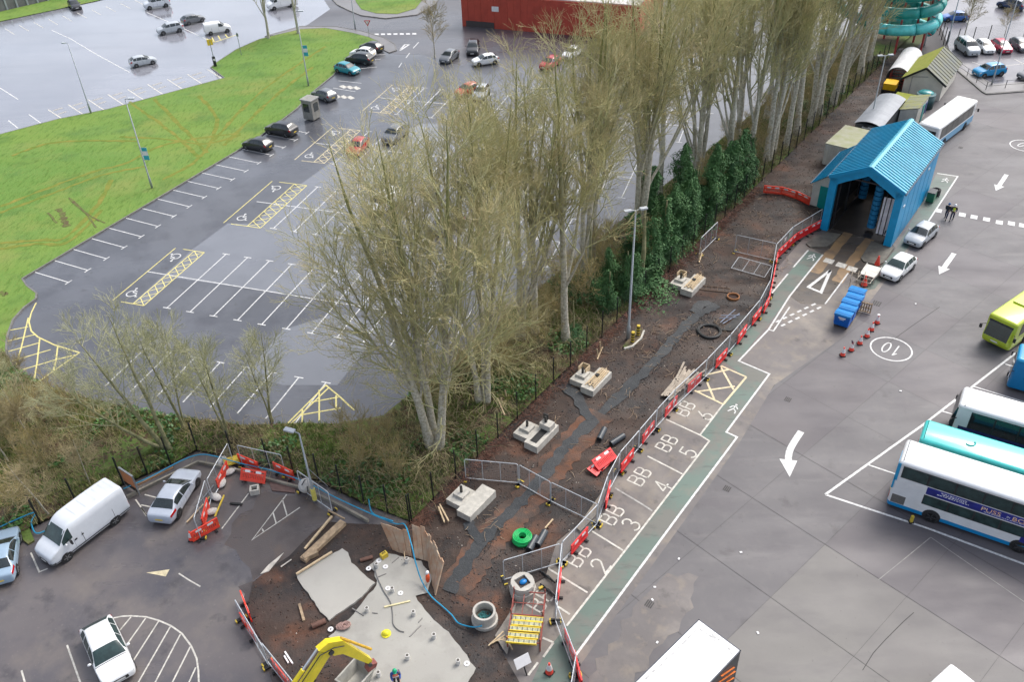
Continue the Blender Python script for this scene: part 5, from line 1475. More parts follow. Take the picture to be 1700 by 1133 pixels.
# red metal-clad hall at the top
A, B = at(768, 43), at(1040, 66)
dx = (B - A); dx.z = 0; LL = dx.length + 2; dx.normalize(); dy = Vector((-dx.y, dx.x, 0)); HH = 5.2
c = A + dx * LL / 2 + dy * 9
hall = thing("red_hall", "large red clad hall with a pale roof behind the tree tops", "building", (c.x, c.y, 0), math.atan2(dx.y, dx.x))
REDW = M("red_cladding", (0.42, 0.058, 0.034), 0.6, 0.12, 0.8)
n = 26; sw = LL / n
for k in range(n):
    MB().box((-LL / 2 + sw * (k + .5), -9 + .02 * (k % 2), HH / 2), (sw - .02, .10, HH)).build("wall_panel", REDW, hall)
MB().box((0, .1, HH / 2 - .1), (LL - .2, 17.7, HH - .3)).build("wall", REDW, hall)
MB().box((0, .3, HH), (LL - .6, 17.5, .14)).build("roof", M("hall_roof", (0.55, 0.53, 0.51), 0.7, 0.15, 0.4), hall)
MB().box((-LL / 2 + 6.0, -9.07, 3.2), (1.2, .06, .8)).build("notice", M("notice_white", (0.7, 0.7, 0.7), 0.5), hall)
MB().box((-LL / 2 + 3.2, -9.07, .5), (5.0, .05, 1.0)).build("plinth", M("hall_plinth", (0.06, 0.05, 0.05), 0.8), hall)
# wall at the top left corner
A, B = at(-40, 28), at(112, -6)
dx = (B - A); dx.z = 0; LL = dx.length; dx.normalize(); c = (A + B) / 2
bw = thing("boundary_wall", "grey panelled wall standing behind the thin grass strip", "wall", (c.x, c.y, 0), math.atan2(dx.y, dx.x))
n = 9; sw = LL / n
for k in range(n):
    MB().box((-LL / 2 + sw * (k + .5), 0, 1.3), (sw - .25, .18, 2.6)).build("wall_panel", M("wall_panel_grey", (0.17, 0.165, 0.165), 0.8, 0.25, 0.8), bw)
for k in range(n + 1): MB().box((-LL / 2 + sw * k, -.05, 1.4), (.28, .35, 2.8)).build("pillar", M("wall_pillar", (0.34, 0.36, 0.38), 0.7, 0.1), bw)
# ticket kiosk beside the lawn row
kp = at(519, 197)
k_ = thing("ticket_kiosk", "weathered grey kiosk with a dark window at the edge of the lawn", "kiosk", (kp.x, kp.y, .02), 1.0936)
KG = M("kiosk_grey", (0.25, 0.245, 0.225), 0.7, 0.2, 1.5)
MB().box((0, 0, 1.5), (1.6, 1.6, 2.7)).build("wall", KG, k_)
MB().box((0, 0, 2.77), (1.8, 1.8, .14)).build("roof", M("kiosk_roof", (0.33, 0.33, 0.32), 0.6), k_)
for xx, yy, sx, sy in ((-.82, .1, .04, .9), (.1, -.82, .9, .04)): MB().box((xx, yy, 1.75), (sx, sy, 1.1)).build("window", GLASS, k_)
MB().box((.82, -.2, 1.15), (.04, .9, 2.2)).build("door", M("kiosk_door", (0.22, 0.21, 0.2), 0.6), k_)

# water slide: stacked tube turns on posts
cs = at(1496, 44, 3.0)
sl = thing("water_slide", "turquoise spiral water slide tube on red posts behind the bare trees", "water slide", (cs.x, cs.y, 0), 0)
T1 = M("slide_turquoise", (0.01, 0.30, 0.28), 0.35, 0.35, 0.7, col2=(0.015, 0.22, 0.19)); T2 = M("slide_pale_turquoise", (0.10, 0.55, 0.55), 0.3, 0.2, 0.8)
for turn in range(4):
    mt = T2 if turn == 0 else T1
    for seg in range(8):
        a0 = math.pi / 4 * seg + 2 * math.pi * turn
        pts = []
        for i in range(6):
            a = a0 + (math.pi / 4 - .02) * i / 5
            pts.append((4.6 * math.cos(a), 4.6 * math.sin(a), 2.2 + 2.35 * a / (2 * math.pi)))
        m = MB(); m.tube(pts, .80, 12); m.tube([pts[0], (Vector(pts[0]) * .98 + Vector(pts[1]) * .02)], .87, 12); m.build("tube_section", mt, sl, True)
for k in range(5):
    a = 2 * math.pi * k / 5 + .5
    m = MB(); m.tube([(3.6 * math.cos(a), 3.6 * math.sin(a), 0), (3.6 * math.cos(a), 3.6 * math.sin(a), 11.5)], .16, 8)
    for z in (3.0, 5.4, 7.8): m.beam((3.6 * math.cos(a), 3.6 * math.sin(a), z), (4.6 * math.cos(a), 4.6 * math.sin(a), z - .4), .12)
    m.build("support_post", M("slide_red_post", (0.40, 0.05, 0.05), 0.5, 0.15), sl)
m = MB(); m.tube([(-4.6, 0, 3.6), (-6.5, 1.5, 4.2), (-9, 2.0, 5.6), (-12, 1.6, 6.5)], .75, 12); m.build("tube_section", T1, sl, True)
# ---------------------------------------------------------------- trees, ivy, undergrowth
BARK = M("bark_pale", (0.60, 0.56, 0.46), 0.85, 0.3, 4.5, col2=(0.25, 0.23, 0.165), bump=0.5, bscale=14)
_nt = BARK.node_tree   # lichen greens the upper stems: bark colour changes with height along the trunk
_b = _nt.nodes["Principled BSDF"]; _src = _b.inputs['Base Color'].links[0].from_socket
_tc = _nt.nodes.new("ShaderNodeTexCoord"); _sp = _nt.nodes.new("ShaderNodeSeparateXYZ"); _mr = _nt.nodes.new("ShaderNodeMapRange"); _mx = _nt.nodes.new("ShaderNodeMixRGB")
_mr.inputs['From Min'].default_value = 9; _mr.inputs['From Max'].default_value = 19; _mx.inputs['Color2'].default_value = (0.22, 0.225, 0.085, 1)
_nt.links.new(_tc.outputs['Object'], _sp.inputs[0]); _nt.links.new(_sp.outputs['Z'], _mr.inputs['Value']); _nt.links.new(_mr.outputs[0], _mx.inputs['Fac']); _nt.links.new(_src, _mx.inputs['Color1']); _nt.links.new(_mx.outputs[0], _b.inputs['Base Color'])
BARKG = M("bark_olive", (0.33, 0.31, 0.17), 0.85, 0.3, 2.0, col2=(0.12, 0.125, 0.05), bump=0.4, bscale=14)
BRANCH = M("branch_olive", (0.33, 0.35, 0.15), 0.85, 0.3, 1.0, col2=(0.48, 0.44, 0.26))
TWIG = M("twig_olive", (0.40, 0.39, 0.155), 0.85, 0.3, 0.30, col2=(0.58, 0.48, 0.27))
TWIGB = M("twig_brown", (0.36, 0.29, 0.18), 0.85, 0.3, 0.5, col2=(0.30, 0.27, 0.12))
TWIGG = M("twig_grey", (0.45, 0.44, 0.28), 0.85, 0.3, 0.5, col2=(0.36, 0.37, 0.19))
IVY = M("ivy_leaf", (0.03, 0.095, 0.028), 0.7, 0.4, .5, col2=(0.075, 0.18, 0.05))
GRASSB = M("grass_blade", (0.09, 0.19, 0.03), 0.8, 0.3, 0.8, col2=(0.22, 0.25, 0.06))
BRAMBLE = M("bramble_stem", (0.27, 0.21, 0.12), 0.9, 0.3, 0.6, col2=(0.38, 0.33, 0.18))
LITTER = M("leaf_litter", (0.13, 0.075, 0.04), 0.9, 0.4, 0.9, col2=(0.065, 0.045, 0.03))


def norm(v): return v / np.maximum(np.linalg.norm(v, axis=-1, keepdims=True), 1e-9)


def tubes_np(P, Rd, sides):
    """P (n,K,3) polylines, Rd (n,K) radii -> quads"""
    n, K, _ = P.shape
    D = np.empty_like(P)
    D[:, 1:-1] = P[:, 2:] - P[:, :-2]; D[:, 0] = P[:, 1] - P[:, 0]; D[:, -1] = P[:, -1] - P[:, -2]
    D = norm(D)
    ref = np.tile(np.array([0.31, 0.87, 0.38]), (n, K, 1))
    X = norm(np.cross(D, ref)); Y = np.cross(D, X)
    a = np.arange(sides) * 2 * np.pi / sides
    V = P[:, :, None] + (X[:, :, None] * np.cos(a)[None, None, :, None] + Y[:, :, None] * np.sin(a)[None, None, :, None]) * Rd[:, :, None, None]
    V = V.reshape(-1, 3)
    base = (np.arange(n)[:, None, None] * K + np.arange(K - 1)[None, :, None]) * sides
    k = np.arange(sides)[None, None, :]; k2 = (k + 1) % sides
    F = np.stack([base + k, base + k2, base + sides + k2, base + sides + k], -1).reshape(-1, 4)
    return V, F


def spawn(P, Rd, per, t0, t1, ang, length, lvar, r0, r1, K, up, r, wob=0.05, taper_len=0.5, curve=0.3):
    """children along parents. length: base length; shorter towards parent tips"""
    n, KP, _ = P.shape
    m = n * per
    t = np.sort(r.uniform(t0, t1, (n, per)), axis=1).reshape(-1)
    pi_ = np.repeat(np.arange(n), per)
    f = t * (KP - 1); i = np.minimum(f.astype(int), KP - 2); fr = (f - i)[:, None]
    S = P[pi_, i] * (1 - fr) + P[pi_, i + 1] * fr
    D = norm(P[pi_, i + 1] - P[pi_, i])
    rad = Rd[pi_, i] * (1 - fr[:, 0]) + Rd[pi_, i + 1] * fr[:, 0]
    rnd = norm(r.normal(size=(m, 3)))
    side = norm(np.cross(D, rnd))
    a = np.radians(r.uniform(ang[0], ang[1], m))[:, None]
    d = D * np.cos(a) + side * np.sin(a)
    L = length * (1 - taper_len * (t - t0) / max(1e-6, t1 - t0)) * r.uniform(1 - lvar, 1 + lvar, m)
    Q = np.empty((m, K, 3)); Q[:, 0] = S
    for k in range(1, K):
        d = norm(d + np.array([0, 0, up]) / (K - 1) * curve * 3 + r.normal(size=(m, 3)) * wob)
        Q[:, k] = Q[:, k - 1] + d * (L / (K - 1))[:, None]
    rs = np.minimum(r0 * r.uniform(.75, 1.15, m), rad * .8)[:, None] * np.linspace(1, r1, K)[None, :]
    return Q, rs


def make_tree(seed, stems, K0=12, r_base=.34, limbs=16, limb_len=7.0, limb_t=(.3, .97), limb_ang=(22, 48), subs=7, twigs=7, sub_len=2.6, twig_len=1.3, twig_r=.014, up=.5, fine=3, fine_len=.7, mats=None, wob=.04, low=None, thick=.016, majors=(4, .14, .5, 14.0)):
    """stems: list of (base offset xy, top offset xyz, radius scale, first-limb t)"""
    r = np.random.default_rng(seed)
    trunkV, trunkF = [], []; ptr = 0
    Ps, Rs = [], []
    for (bx, by), (tx, ty, tz), rs, bend in stems:
        t = np.linspace(0, 1, K0)
        P = np.stack([bx + (tx - bx) * t ** (1 + bend), by + (ty - by) * t ** (1 + bend), tz * t], 1)
        nz = np.cumsum(r.normal(size=(K0, 3)) * wob * tz / K0, axis=0); nz[:, 2] = 0; nz -= t[:, None] * 0
        nz[0] = 0
        P += nz
        R = r_base * rs * ((1 - t) ** .8 * .93 + .05); R[0] *= 1.35
        Ps.append(P); Rs.append(R)
    P0 = np.array(Ps); R0_ = np.array(Rs)
    v, f = tubes_np(P0, R0_, 9); trunk = (v, f)
    if majors:
        Pm, Rm = spawn(P0, R0_, majors[0], majors[1], majors[2], (10, 25), majors[3], .2, r_base * .42, .16, K0, .9, r, .045, .25)
        v2, f2 = tubes_np(Pm, Rm, 7); trunk = (np.concatenate([v, v2]), np.concatenate([f, f2 + len(v)]))
        P0 = np.concatenate([P0, Pm]); R0_ = np.concatenate([R0_, Rm]); limbs = max(4, int(limbs * .46)); limb_t = (limb_t[0] * .7, limb_t[1])
    P1, R1 = spawn(P0, R0_, limbs, limb_t[0], limb_t[1], limb_ang, limb_len, .3, r_base * .17, .22, 8, up, r, .07, .62)
    if low:
        # extra low drooping limbs: (count per stem, t range, length)
        Pl, Rl = spawn(P0[:len(stems)], R0_[:len(stems)], low[0], low[1], low[2], (55, 95), low[3], .3, r_base * .16, .2, 8, -.1, r, .10, .2)
        P1 = np.concatenate([P1, Pl]); R1 = np.concatenate([R1, Rl])
    P2, R2 = spawn(P1, R1, subs, .18, .98, (20, 50), sub_len, .35, r_base * .10, .3, 5, up * .5, r, .10, .5)
    P3_, R3 = spawn(np.concatenate([P2]), np.concatenate([R2]), twigs, .15, 1.0, (18, 50), twig_len, .4, twig_r * 1.35, .45, 4, up * .4, r, .10, .4)
    P4, R4 = spawn(P3_, R3, fine, .2, 1.0, (15, 45), fine_len, .4, twig_r, .5, 3, up * .3, r, .1, .4)
    bv, bf = tubes_np(P1, R1, 6); bv2, bf2 = tubes_np(P2, np.maximum(R2, thick), 4)
    tv, tf = tubes_np(P3_, np.maximum(R3, thick * .58), 3); tv2, tf2 = tubes_np(P4, np.maximum(R4, thick * .42), 3)
    mt = mats or (BARK, BRANCH, TWIG)
    return (np_mesh("trunk", *trunk, mt[0], smooth=True), np_mesh("branches", np.concatenate([bv, bv2]), np.concatenate([bf, bf2 + len(bv)]), mt[1], smooth=True),
            np_mesh("crown", np.concatenate([tv, tv2]), np.concatenate([tf, tf2 + len(tv)]), mt[2]))


def plant(meshes, name, label, loc, rz=0.0, scale=1.0, group=None, lean=(0, 0), cat="tree"):
    t = thing(name, label, cat, (loc.x, loc.y, loc.z - .05), rz, group)
    t.rotation_euler = (lean[0], lean[1], rz)
    t.scale = (scale,) * 3 if not isinstance(scale, tuple) else scale
    a = link("trunk", meshes[0], t); b = link("branches", meshes[1], a); c = link("crown", meshes[2], t)
    stuff(b); stuff(c)
    return t


TG_ = "tall bare trees along the boundary fence"
# the big three-stemmed tree and its neighbour are individual; the row shares five forms
big1 = make_tree(11, [((0, 0), (-4.0, 2.0, 23.5), 1.1, .1), ((.3, .5), (-1.6, 2.5, 24), 1.0, .1), ((.55, -.1), (2.6, 1.4, 25), 1.1, -.1)], limbs=28, limb_len=7.8, limb_t=(.22, .97), limb_ang=(24, 52), subs=7, twigs=4, sub_len=2.6, twig_len=1.4, fine=2, fine_len=.8, low=(5, .12, .3, 5.2), r_base=.31)
big2 = make_tree(12, [((0, 0), (-2.4, 1.0, 24), 1.0, .2), ((.4, .2), (.5, 1.6, 25), .95, .1), ((.6, -.1), (3.2, .4, 24.5), 1.0, .1)], limbs=19, limb_len=6.0, limb_t=(.28, .97), limb_ang=(22, 50), subs=7, twigs=4, sub_len=2.7, twig_len=1.5, fine=2, fine_len=.8, low=(5, .12, .3, 4.5), r_base=.25)
form = [make_tree(21 + i, st, limbs=lm, limb_len=ll, limb_t=(lt, .97), limb_ang=la, subs=7, twigs=4, sub_len=2.6, twig_len=1.45, fine=2, fine_len=.8, r_base=rb)
        for i, (st, lm, ll, lt, la, rb) in enumerate((
            ([((0, 0), (.4, .6, 26), 1.0, .1), ((.2, -.2), (2.4, -1.2, 23), .8, .2)], 14, 5.8, .36, (20, 46), .36),
            ([((0, 0), (-.6, .4, 27), 1.05, .1)], 18, 5.6, .38, (20, 46), .38),
            ([((0, 0), (1.4, -.6, 26), 1.0, .3), ((-.1, .2), (-1.8, 1.2, 24), .8, .3)], 14, 5.6, .42, (20, 46), .36),
            ([((0, 0), (.6, 1.0, 25), .95, .2)], 18, 5.8, .33, (20, 48), .37)))]
g = lambda s, n: sv(s, n, .1)
plant(big1, "tall_tree", "largest bare tree with three pale stems beside the fence above the concrete bases", g(6.3, 3.5), 0, 1.0, TG_)
plant(big2, "tall_tree", "bare tree with three slim grey stems next to the largest tree", g(12.3, 3.6), .2, 1.0, TG_)
ROWT = [(21.0, 5.8, 0, .3, .92, "bare tree with forked pale trunk left of the leaning trunk"), (22.2, 5.0, 3, 1.4, .9, "slim bare trunk close beside the forked pale one"), (22.8, 2.2, 3, 2.4, 1.0, "bare tree with a single leaning pale trunk beside the fence"),
        (31.5, 5.4, 2, 1.0, 1.0, "bare tree behind the tall grey lamp post"), (38.9, 3.9, 2, .2, 1.08, "thick pale forked trunk rising from the first ivy mass"),
        (43.0, 6.2, 1, 2.0, 1.0, "bare tree half sunk in ivy behind the thick forked one"), (48.0, 6.5, 3, 3.0, 1.0, "bare tree standing behind the middle of the ivy"), (53.6, 5.0, 0, 3.3, 1.0, "white trunk rising out of the last tall ivy"),
        (57.5, 3.0, 1, .8, 1.0, "bare trunk at the end of the ivy facing the red barriers"), (61.2, 2.4, 3, 5.0, 1.0, "slender trunk just past the ivy"), (64.7, 1.5, 0, 1.1, 1.0, "forked pale trunk, nearest of the clean row beside the cream container"),
        (67.6, 2.0, 1, 2.2, 1.0, "second pale trunk of the clean row past the ivy"), (70.0, 1.2, 3, 4.2, 1.0, "third pale trunk of the clean row past the ivy"), (73.9, 1.4, 1, .5, 1.02, "pale trunk level with the far end of the cream container"),
        (77.1, 1.0, 2, 2.8, 1.0, "pale forked trunk level with the grey curved roof"), (80.8, 1.1, 3, 1.9, 1.0, "thin pale trunk behind the lamp post of the yard"), (85.2, .9, 1, 3.6, 1.06, "thick speckled trunk by the far end of the grey roof"),
        (89.2, 1.4, 0, .1, 1.0, "pale trunk between the grey roof and the yellow machine"), (97.4, 1.2, 1, 5.5, 1.05, "thick pale trunk next to the barrel-roofed shelter"), (102.8, 2.0, 2, 4.4, 1.05, "farthest pale trunk in front of the water slide"),
        (35.0, 7.2, 0, 4.9, .98, "bare tree at the car park edge left of the first ivy"), (58.0, 7.0, 2, 3.9, .98, "bare tree at the car park edge behind the last ivy"),
        (67.0, 6.0, 0, 2.6, 1.0, "bare tree of the back row opposite the cream container"), (76.0, 6.2, 3, .9, 1.0, "bare tree of the back row opposite the grey curved roof"), (87.0, 6.5, 1, 1.9, 1.0, "bare tree of the back row near the mossy bunker"), (110.0, 5.0, 0, 2.5, 1.0, "bare tree left of the water slide")]
for s, n, k, rz, sc, lab in ROWT: plant(form[k], "tall_tree", lab, g(s, n), rz, sc, TG_)

# small spreading trees behind the lower car park
sm1 = make_tree(41, [((0, 0), (-4.2, 1.2, 10), 1.0, .1), ((.5, -.2), (-1.6, 1.8, 11.5), .9, .1), ((-.1, .1), (-6.0, .4, 6.0), .8, -.2)], limbs=14, limb_len=5.0, limb_t=(.22, .95), limb_ang=(28, 65), subs=7, twigs=4, sub_len=1.9, twig_len=1.0, fine=2, fine_len=.5, majors=None, r_base=.19, up=.35, mats=(BARKG, MATS["twig_grey"], TWIGG), twig_r=.011)
sm2 = make_tree(42, [((0, 0), (-.8, .6, 10), 1.0, .1), ((.1, 0), (1.3, .4, 9), .7, .2)], limbs=15, limb_len=3.4, limb_t=(.2, .95), limb_ang=(25, 55), subs=6, twigs=4, sub_len=1.6, twig_len=.95, fine=2, fine_len=.5, majors=None, r_base=.13, up=.45, mats=(BARKG, BRANCH, TWIGG), twig_r=.011)
sm3 = make_tree(43, [((0, 0), (.4, .3, 6), 1.0, .1)], limbs=12, limb_len=2.0, limb_t=(.15, .95), limb_ang=(25, 60), subs=6, twigs=5, sub_len=1.1, twig_len=.7, fine=2, fine_len=.4, majors=None, r_base=.07, up=.4, mats=(BARK, TWIGB, TWIGB), twig_r=.010)
SG = "small bare trees behind the lower car park"
plant(sm1, "spreading_tree", "widely spreading grey-green bare tree with three low limbs behind the silver coupe", at(276, 748), 0, 1.0, SG)
plant(sm2, "small_tree", "dark upright bare tree just right of the spreading one", at(306, 716), 1.0, .98, SG)
plant(sm2, "small_tree", "two-stemmed bare tree behind the mesh panels", at(378, 726), 2.6, .95, SG)
plant(sm2, "small_tree", "slim bare tree at the car park edge right of the two-stemmed one", at(452, 700), 4.2, .85, SG)
plant(sm1, "spreading_tree", "bushy bare tree at the left edge beyond the grass corner", at(28, 690), 2.4, .62, SG)
plant(sm3, "sapling", "white-stemmed sapling leaning behind the van cab", at(83, 856), .5, 1.0, SG, (0.12, -.2))
plant(sm3, "sapling", "thin pale sapling behind the van roof", at(150, 806), 1.9, .8, SG, (0.1, -.15))
plant(sm3, "sapling", "brownish sapling in the brush at the left edge", at(16, 770), 3.0, 1.0, SG)
plant(sm3, "sapling", "brown twiggy sapling among the brush above the van", at(60, 745), 4.0, 1.05, SG)
plant(sm3, "sapling", "bare sapling at the grass edge near the yellow hatching", at(46, 660), 5.0, .9, SG)
plant(form[3], "roadside_tree", "dark bare tree at the top, left of the pair on the lawn", at(446, 64), 0, .62, "pair of bare trees at the tip of the lawn")
plant(form[3], "roadside_tree", "dark bare tree at the top, right of the pair beside the lamp banner", at(496, 56), 2.2, .66, "pair of bare trees at the tip of the lawn")
plant(sm3, "sapling", "bare bush in front of the red hall corner", at(722, 96), 1.0, 1.5, SG)
plant(sm3, "sapling", "reddish bare bush in the bay row above the crimson car", at(1600, 62), .3, 1.3, SG)
plant(sm3, "sapling", "small russet bush behind the crimson car", at(1668, 58), 1.3, .8, SG)

# ivy
def leaf_cloud(seed, cols, n, size=(.10, .20)):
    """cols: (x, y, z0, z1, radius) columns; leaves scattered on a lumpy skin round each"""
    r = np.random.default_rng(seed); Pn = []; Nn = []
    w = np.array([(c[3] - c[2]) * c[4] for c in cols]); w = w / w.sum()
    for c, ww in zip(cols, w):
        m = int(n * ww); z = c[2] + (c[3] - c[2]) * r.random(m) ** .9; a = r.uniform(0, 2 * np.pi, m)
        tt = (z - c[2]) / (c[3] - c[2])
        lump = 1 + .42 * np.sin(2 * a + z * 1.3 + seed) + .32 * np.sin(3 * a - z * 2.1) + .45 * np.sin(z * 1.25 + a + seed) + .2 * np.sin(z * 4.3 + 4 * a)
        rad = c[4] * lump * (1 - .5 * tt ** 7) * (1.25 - .45 * tt) * r.uniform(.3, 1.3, m) ** .6
        Pn.append(np.stack([c[0] + rad * np.cos(a), c[1] + rad * np.sin(a), z], 1))
        Nn.append(np.stack([np.cos(a), np.sin(a), np.full(m, .55)], 1))
    Pn = np.concatenate(Pn); Nn = norm(np.concatenate(Nn) + r.normal(size=(len(Pn), 3)) * .45)
    T = norm(np.cross(Nn, r.normal(size=Nn.shape))); B = np.cross(Nn, T)
    s = r.uniform(size[0], size[1], len(Pn))[:, None]
    V = np.stack([Pn - T * s * .5, Pn + B * s * .42, Pn + T * s * .6, Pn - B * s * .42], 1).reshape(-1, 3)
    F = np.arange(len(V)).reshape(-1, 4)
    return V, F


def blobs(seed, H, n):
    r_ = random.Random(seed); out = [(0, 0, 0, H, .38)]
    for i in range(n):
        z = r_.uniform(0, 1) ** 1.25 * (H - 1.0); w_ = .25 + .75 * (1 - z / H)
        out.append((r_.gauss(0, .62) * w_ + .2, r_.gauss(0, .62) * w_, z, z + r_.uniform(.8, 2.2), r_.uniform(.35, .75)))
    return out


iv = [leaf_cloud(51, blobs(4, 6.5, 16), 11000), leaf_cloud(52, blobs(8, 8.0, 20), 12500), leaf_cloud(53, [(0, 0, 0, 3.6, 1.2), (1.1, .3, 0, 2.5, .9)], 5000)]
ivm = [np_mesh("ivy_leaves", v, f, IVY) for v, f in iv]
stm = MB(); stm.tube([(0, 0, 0), (.1, 0, 3), (0, .1, 6.3)], [.2, .15, .06], 7)
stmm = stm.mesh("ivy_stem", BARKG)
IG = "ivy-covered stumps along the fence"
for i, (s, n, k, rz, sc, lab) in enumerate(((33.4, .9, 2, 0, 1.35, "dense ivy bush beside the tall grey lamp post, nearest of the ivy"), (35.5, 1.6, 0, 1, 1.0, "ivy column just past the nearest ivy bush"), (38.3, 1.1, 0, 2.1, 1.1, "ivy column at the foot of the thick forked trunk"),
                                           (40.8, 1.5, 1, .4, .95, "ivy column level with the wood-topped concrete base"), (43.2, 1.0, 1, 3.1, .95, "ivy column behind the leaning mesh panel"), (45.6, 1.7, 0, 4.0, 1.15, "broad ivy column past the leaning mesh panel"),
                                           (47.9, 1.1, 1, 5.0, 1.0, "tall ivy column in the middle of the far ivy"), (50.3, 1.6, 1, .9, 1.0, "tall ivy column with a rounded top before the white trunk"), (53.0, 1.0, 1, 2.4, .95, "ivy column around the foot of the white trunk"),
                                           (55.6, 1.4, 0, 1.6, 1.15, "ivy column next to last along the fence"), (58.2, 1.0, 0, 3.8, .95, "last ivy column facing the red barriers"), (42.0, 4.4, 1, 1.9, 1.05, "ivy column of the back rank behind the forked trunk"), (49.0, 4.6, 1, 3.3, 1.0, "ivy column of the back rank behind the tall one"), (30.0, 4.2, 2, 2.2, 1.2, "low ivy clump under the trunk left of the lamp post"), (31.8, 3.4, 0, 5.3, .75, "short ivy column left of the lamp post"), (28.4, 1.3, 0, 2.9, .7, "short ivy column by the fence between the leaning trunk and the lamp post"), (31.2, 1.1, 0, .7, .8, "ivy column at the fence just before the nearest ivy bush"), (36.9, 3.2, 0, 4.4, .95, "ivy column behind the gap between the nearest columns"), (46.8, 3.0, 1, 1.2, .9, "ivy column filling the middle of the back rank"), (23.6, 2.0, 2, .4, .6, "small ivy clump at the foot of the leaning trunk"))):
    o = thing("ivy_bush", lab, "ivy", sv(s, n, .1), rz, IG); o.scale = (sc, sc, sc)
    st_ = link("ivy_stem", stmm, o); lv = link("ivy_leaves", ivm[k], o); stuff(lv)
    o.children[0].scale = (1, 1, .95 if k == 1 else (.5 if k == 2 else .9))


# undergrowth of the verge
def scatter(poly, n, r):
    xs = [p[0] for p in poly]; ys = [p[1] for p in poly]
    out = np.empty((0, 2))
    while len(out) < n:
        q = np.stack([r.uniform(min(xs), max(xs), n * 2), r.uniform(min(ys), max(ys), n * 2)], 1)
        q = q[inside_np(poly, q[:, 0], q[:, 1])]; out = np.concatenate([out, q])
    return out[:n]


VIS = px([(-140, 640)]) + px(VERGE_EDGE) + [sv(7, 8.7), sv(60, 8.4), sv(104, 8.2), sv(104, .25), sv(0, .25)] + [p for p in reversed(fence_w)] + px([(-140, 960)])
ru = np.random.default_rng(77)


def clumpf(xy, sc, seed):
    return np.array([noise.noise((x * sc, y * sc, seed)) for x, y in xy])


def tufts(name, xy, h, w, mat, r, label, cat, lean=.5, blades=5):
    n = len(xy); m = n * blades
    z = np.repeat(np.array([max(.02, hverge(x, y)) for x, y in xy]), blades)
    b = np.repeat(xy, blades, 0) + r.normal(size=(m, 2)) * .10
    a = r.uniform(0, 2 * np.pi, m); hh = h * r.uniform(.5, 1.2, m); l = lean * hh * r.uniform(.2, 1.2, m)
    dx = np.stack([np.cos(a), np.sin(a)], 1); sd_ = np.stack([-np.sin(a), np.cos(a)], 1) * w / 2
    V = np.empty((m, 4, 3))
    V[:, 0, :2] = b - sd_; V[:, 1, :2] = b + sd_; V[:, 2, :2] = b + dx * l[:, None] + sd_ * .3; V[:, 3, :2] = b + dx * l[:, None] - sd_ * .3
    V[:, 0, 2] = z - .03; V[:, 1, 2] = z - .03; V[:, 2, 2] = z + hh; V[:, 3, 2] = z + hh
    o = link(name, np_mesh(name, V.reshape(-1, 3), np.arange(m * 4).reshape(-1, 4), mat))
    return stuff(o, label, cat)


xy = scatter(VIS, 26000, ru); c = clumpf(xy, .16, 3.1)
tufts("verge_grass", xy[c > -.08], .30, .05, GRASSB, ru, "tufts of rough green grass over the verge under the trees", "grass")
xy = scatter(VIS, 13000, ru); c = clumpf(xy, .2, 9.1)
tufts("dry_grass", xy[c > -.05], .40, .045, M("straw_blade", (0.40, 0.34, 0.17), 0.85, 0.2, .8, col2=(0.28, 0.27, 0.11)), ru, "patches of straw-coloured dead grass on the verge", "grass", .8)
# dead leaves lying about
xy = scatter(VIS, 30000, ru); m = len(xy)
z = np.array([max(.02, hverge(x, y)) for x, y in xy]) + .02
a = ru.uniform(0, 6.283, m); s = ru.uniform(.05, .12, m); t1 = np.stack([np.cos(a), np.sin(a), ru.normal(size=m) * .3], 1) * s[:, None]; t2 = np.stack([-np.sin(a), np.cos(a), ru.normal(size=m) * .3], 1) * s[:, None]
c0 = np.stack([xy[:, 0], xy[:, 1], z], 1)
V = np.stack([c0 - t1, c0 + t2, c0 + t1, c0 - t2], 1).reshape(-1, 3)
stuff(link("fallen_leaves", np_mesh("fallen_leaves", V, np.arange(len(V)).reshape(-1, 4), LITTER)), "brown fallen leaves strewn over the verge", "leaves")
# arching brambles
xy = scatter(VIS, 7500, ru); c = clumpf(xy, .14, 6.6); xy = xy[c > -.12]; m = len(xy)
z = np.array([max(.02, hverge(x, y)) for x, y in xy]); a = ru.uniform(0, 6.283, m); L = ru.uniform(.8, 2.2, m); H = ru.uniform(.3, 1.0, m); K = 6
tt = np.linspace(0, 1, K)
Pb = np.empty((m, K, 3))
Pb[:, :, 0] = xy[:, 0:1] + (np.cos(a) * L)[:, None] * tt; Pb[:, :, 1] = xy[:, 1:2] + (np.sin(a) * L)[:, None] * tt; Pb[:, :, 2] = z[:, None] - .03 + H[:, None] * 4 * (tt * (1.08 - tt))
Pb[:, 1:-1] += ru.normal(size=(m, K - 2, 3)) * .06
v, f = tubes_np(Pb, np.tile(np.linspace(.016, .009, K), (m, 1)), 3)
stuff(link("brambles", np_mesh("brambles", v, f, BRAMBLE)), "tangle of brown arching bramble stems under the trees", "brambles")
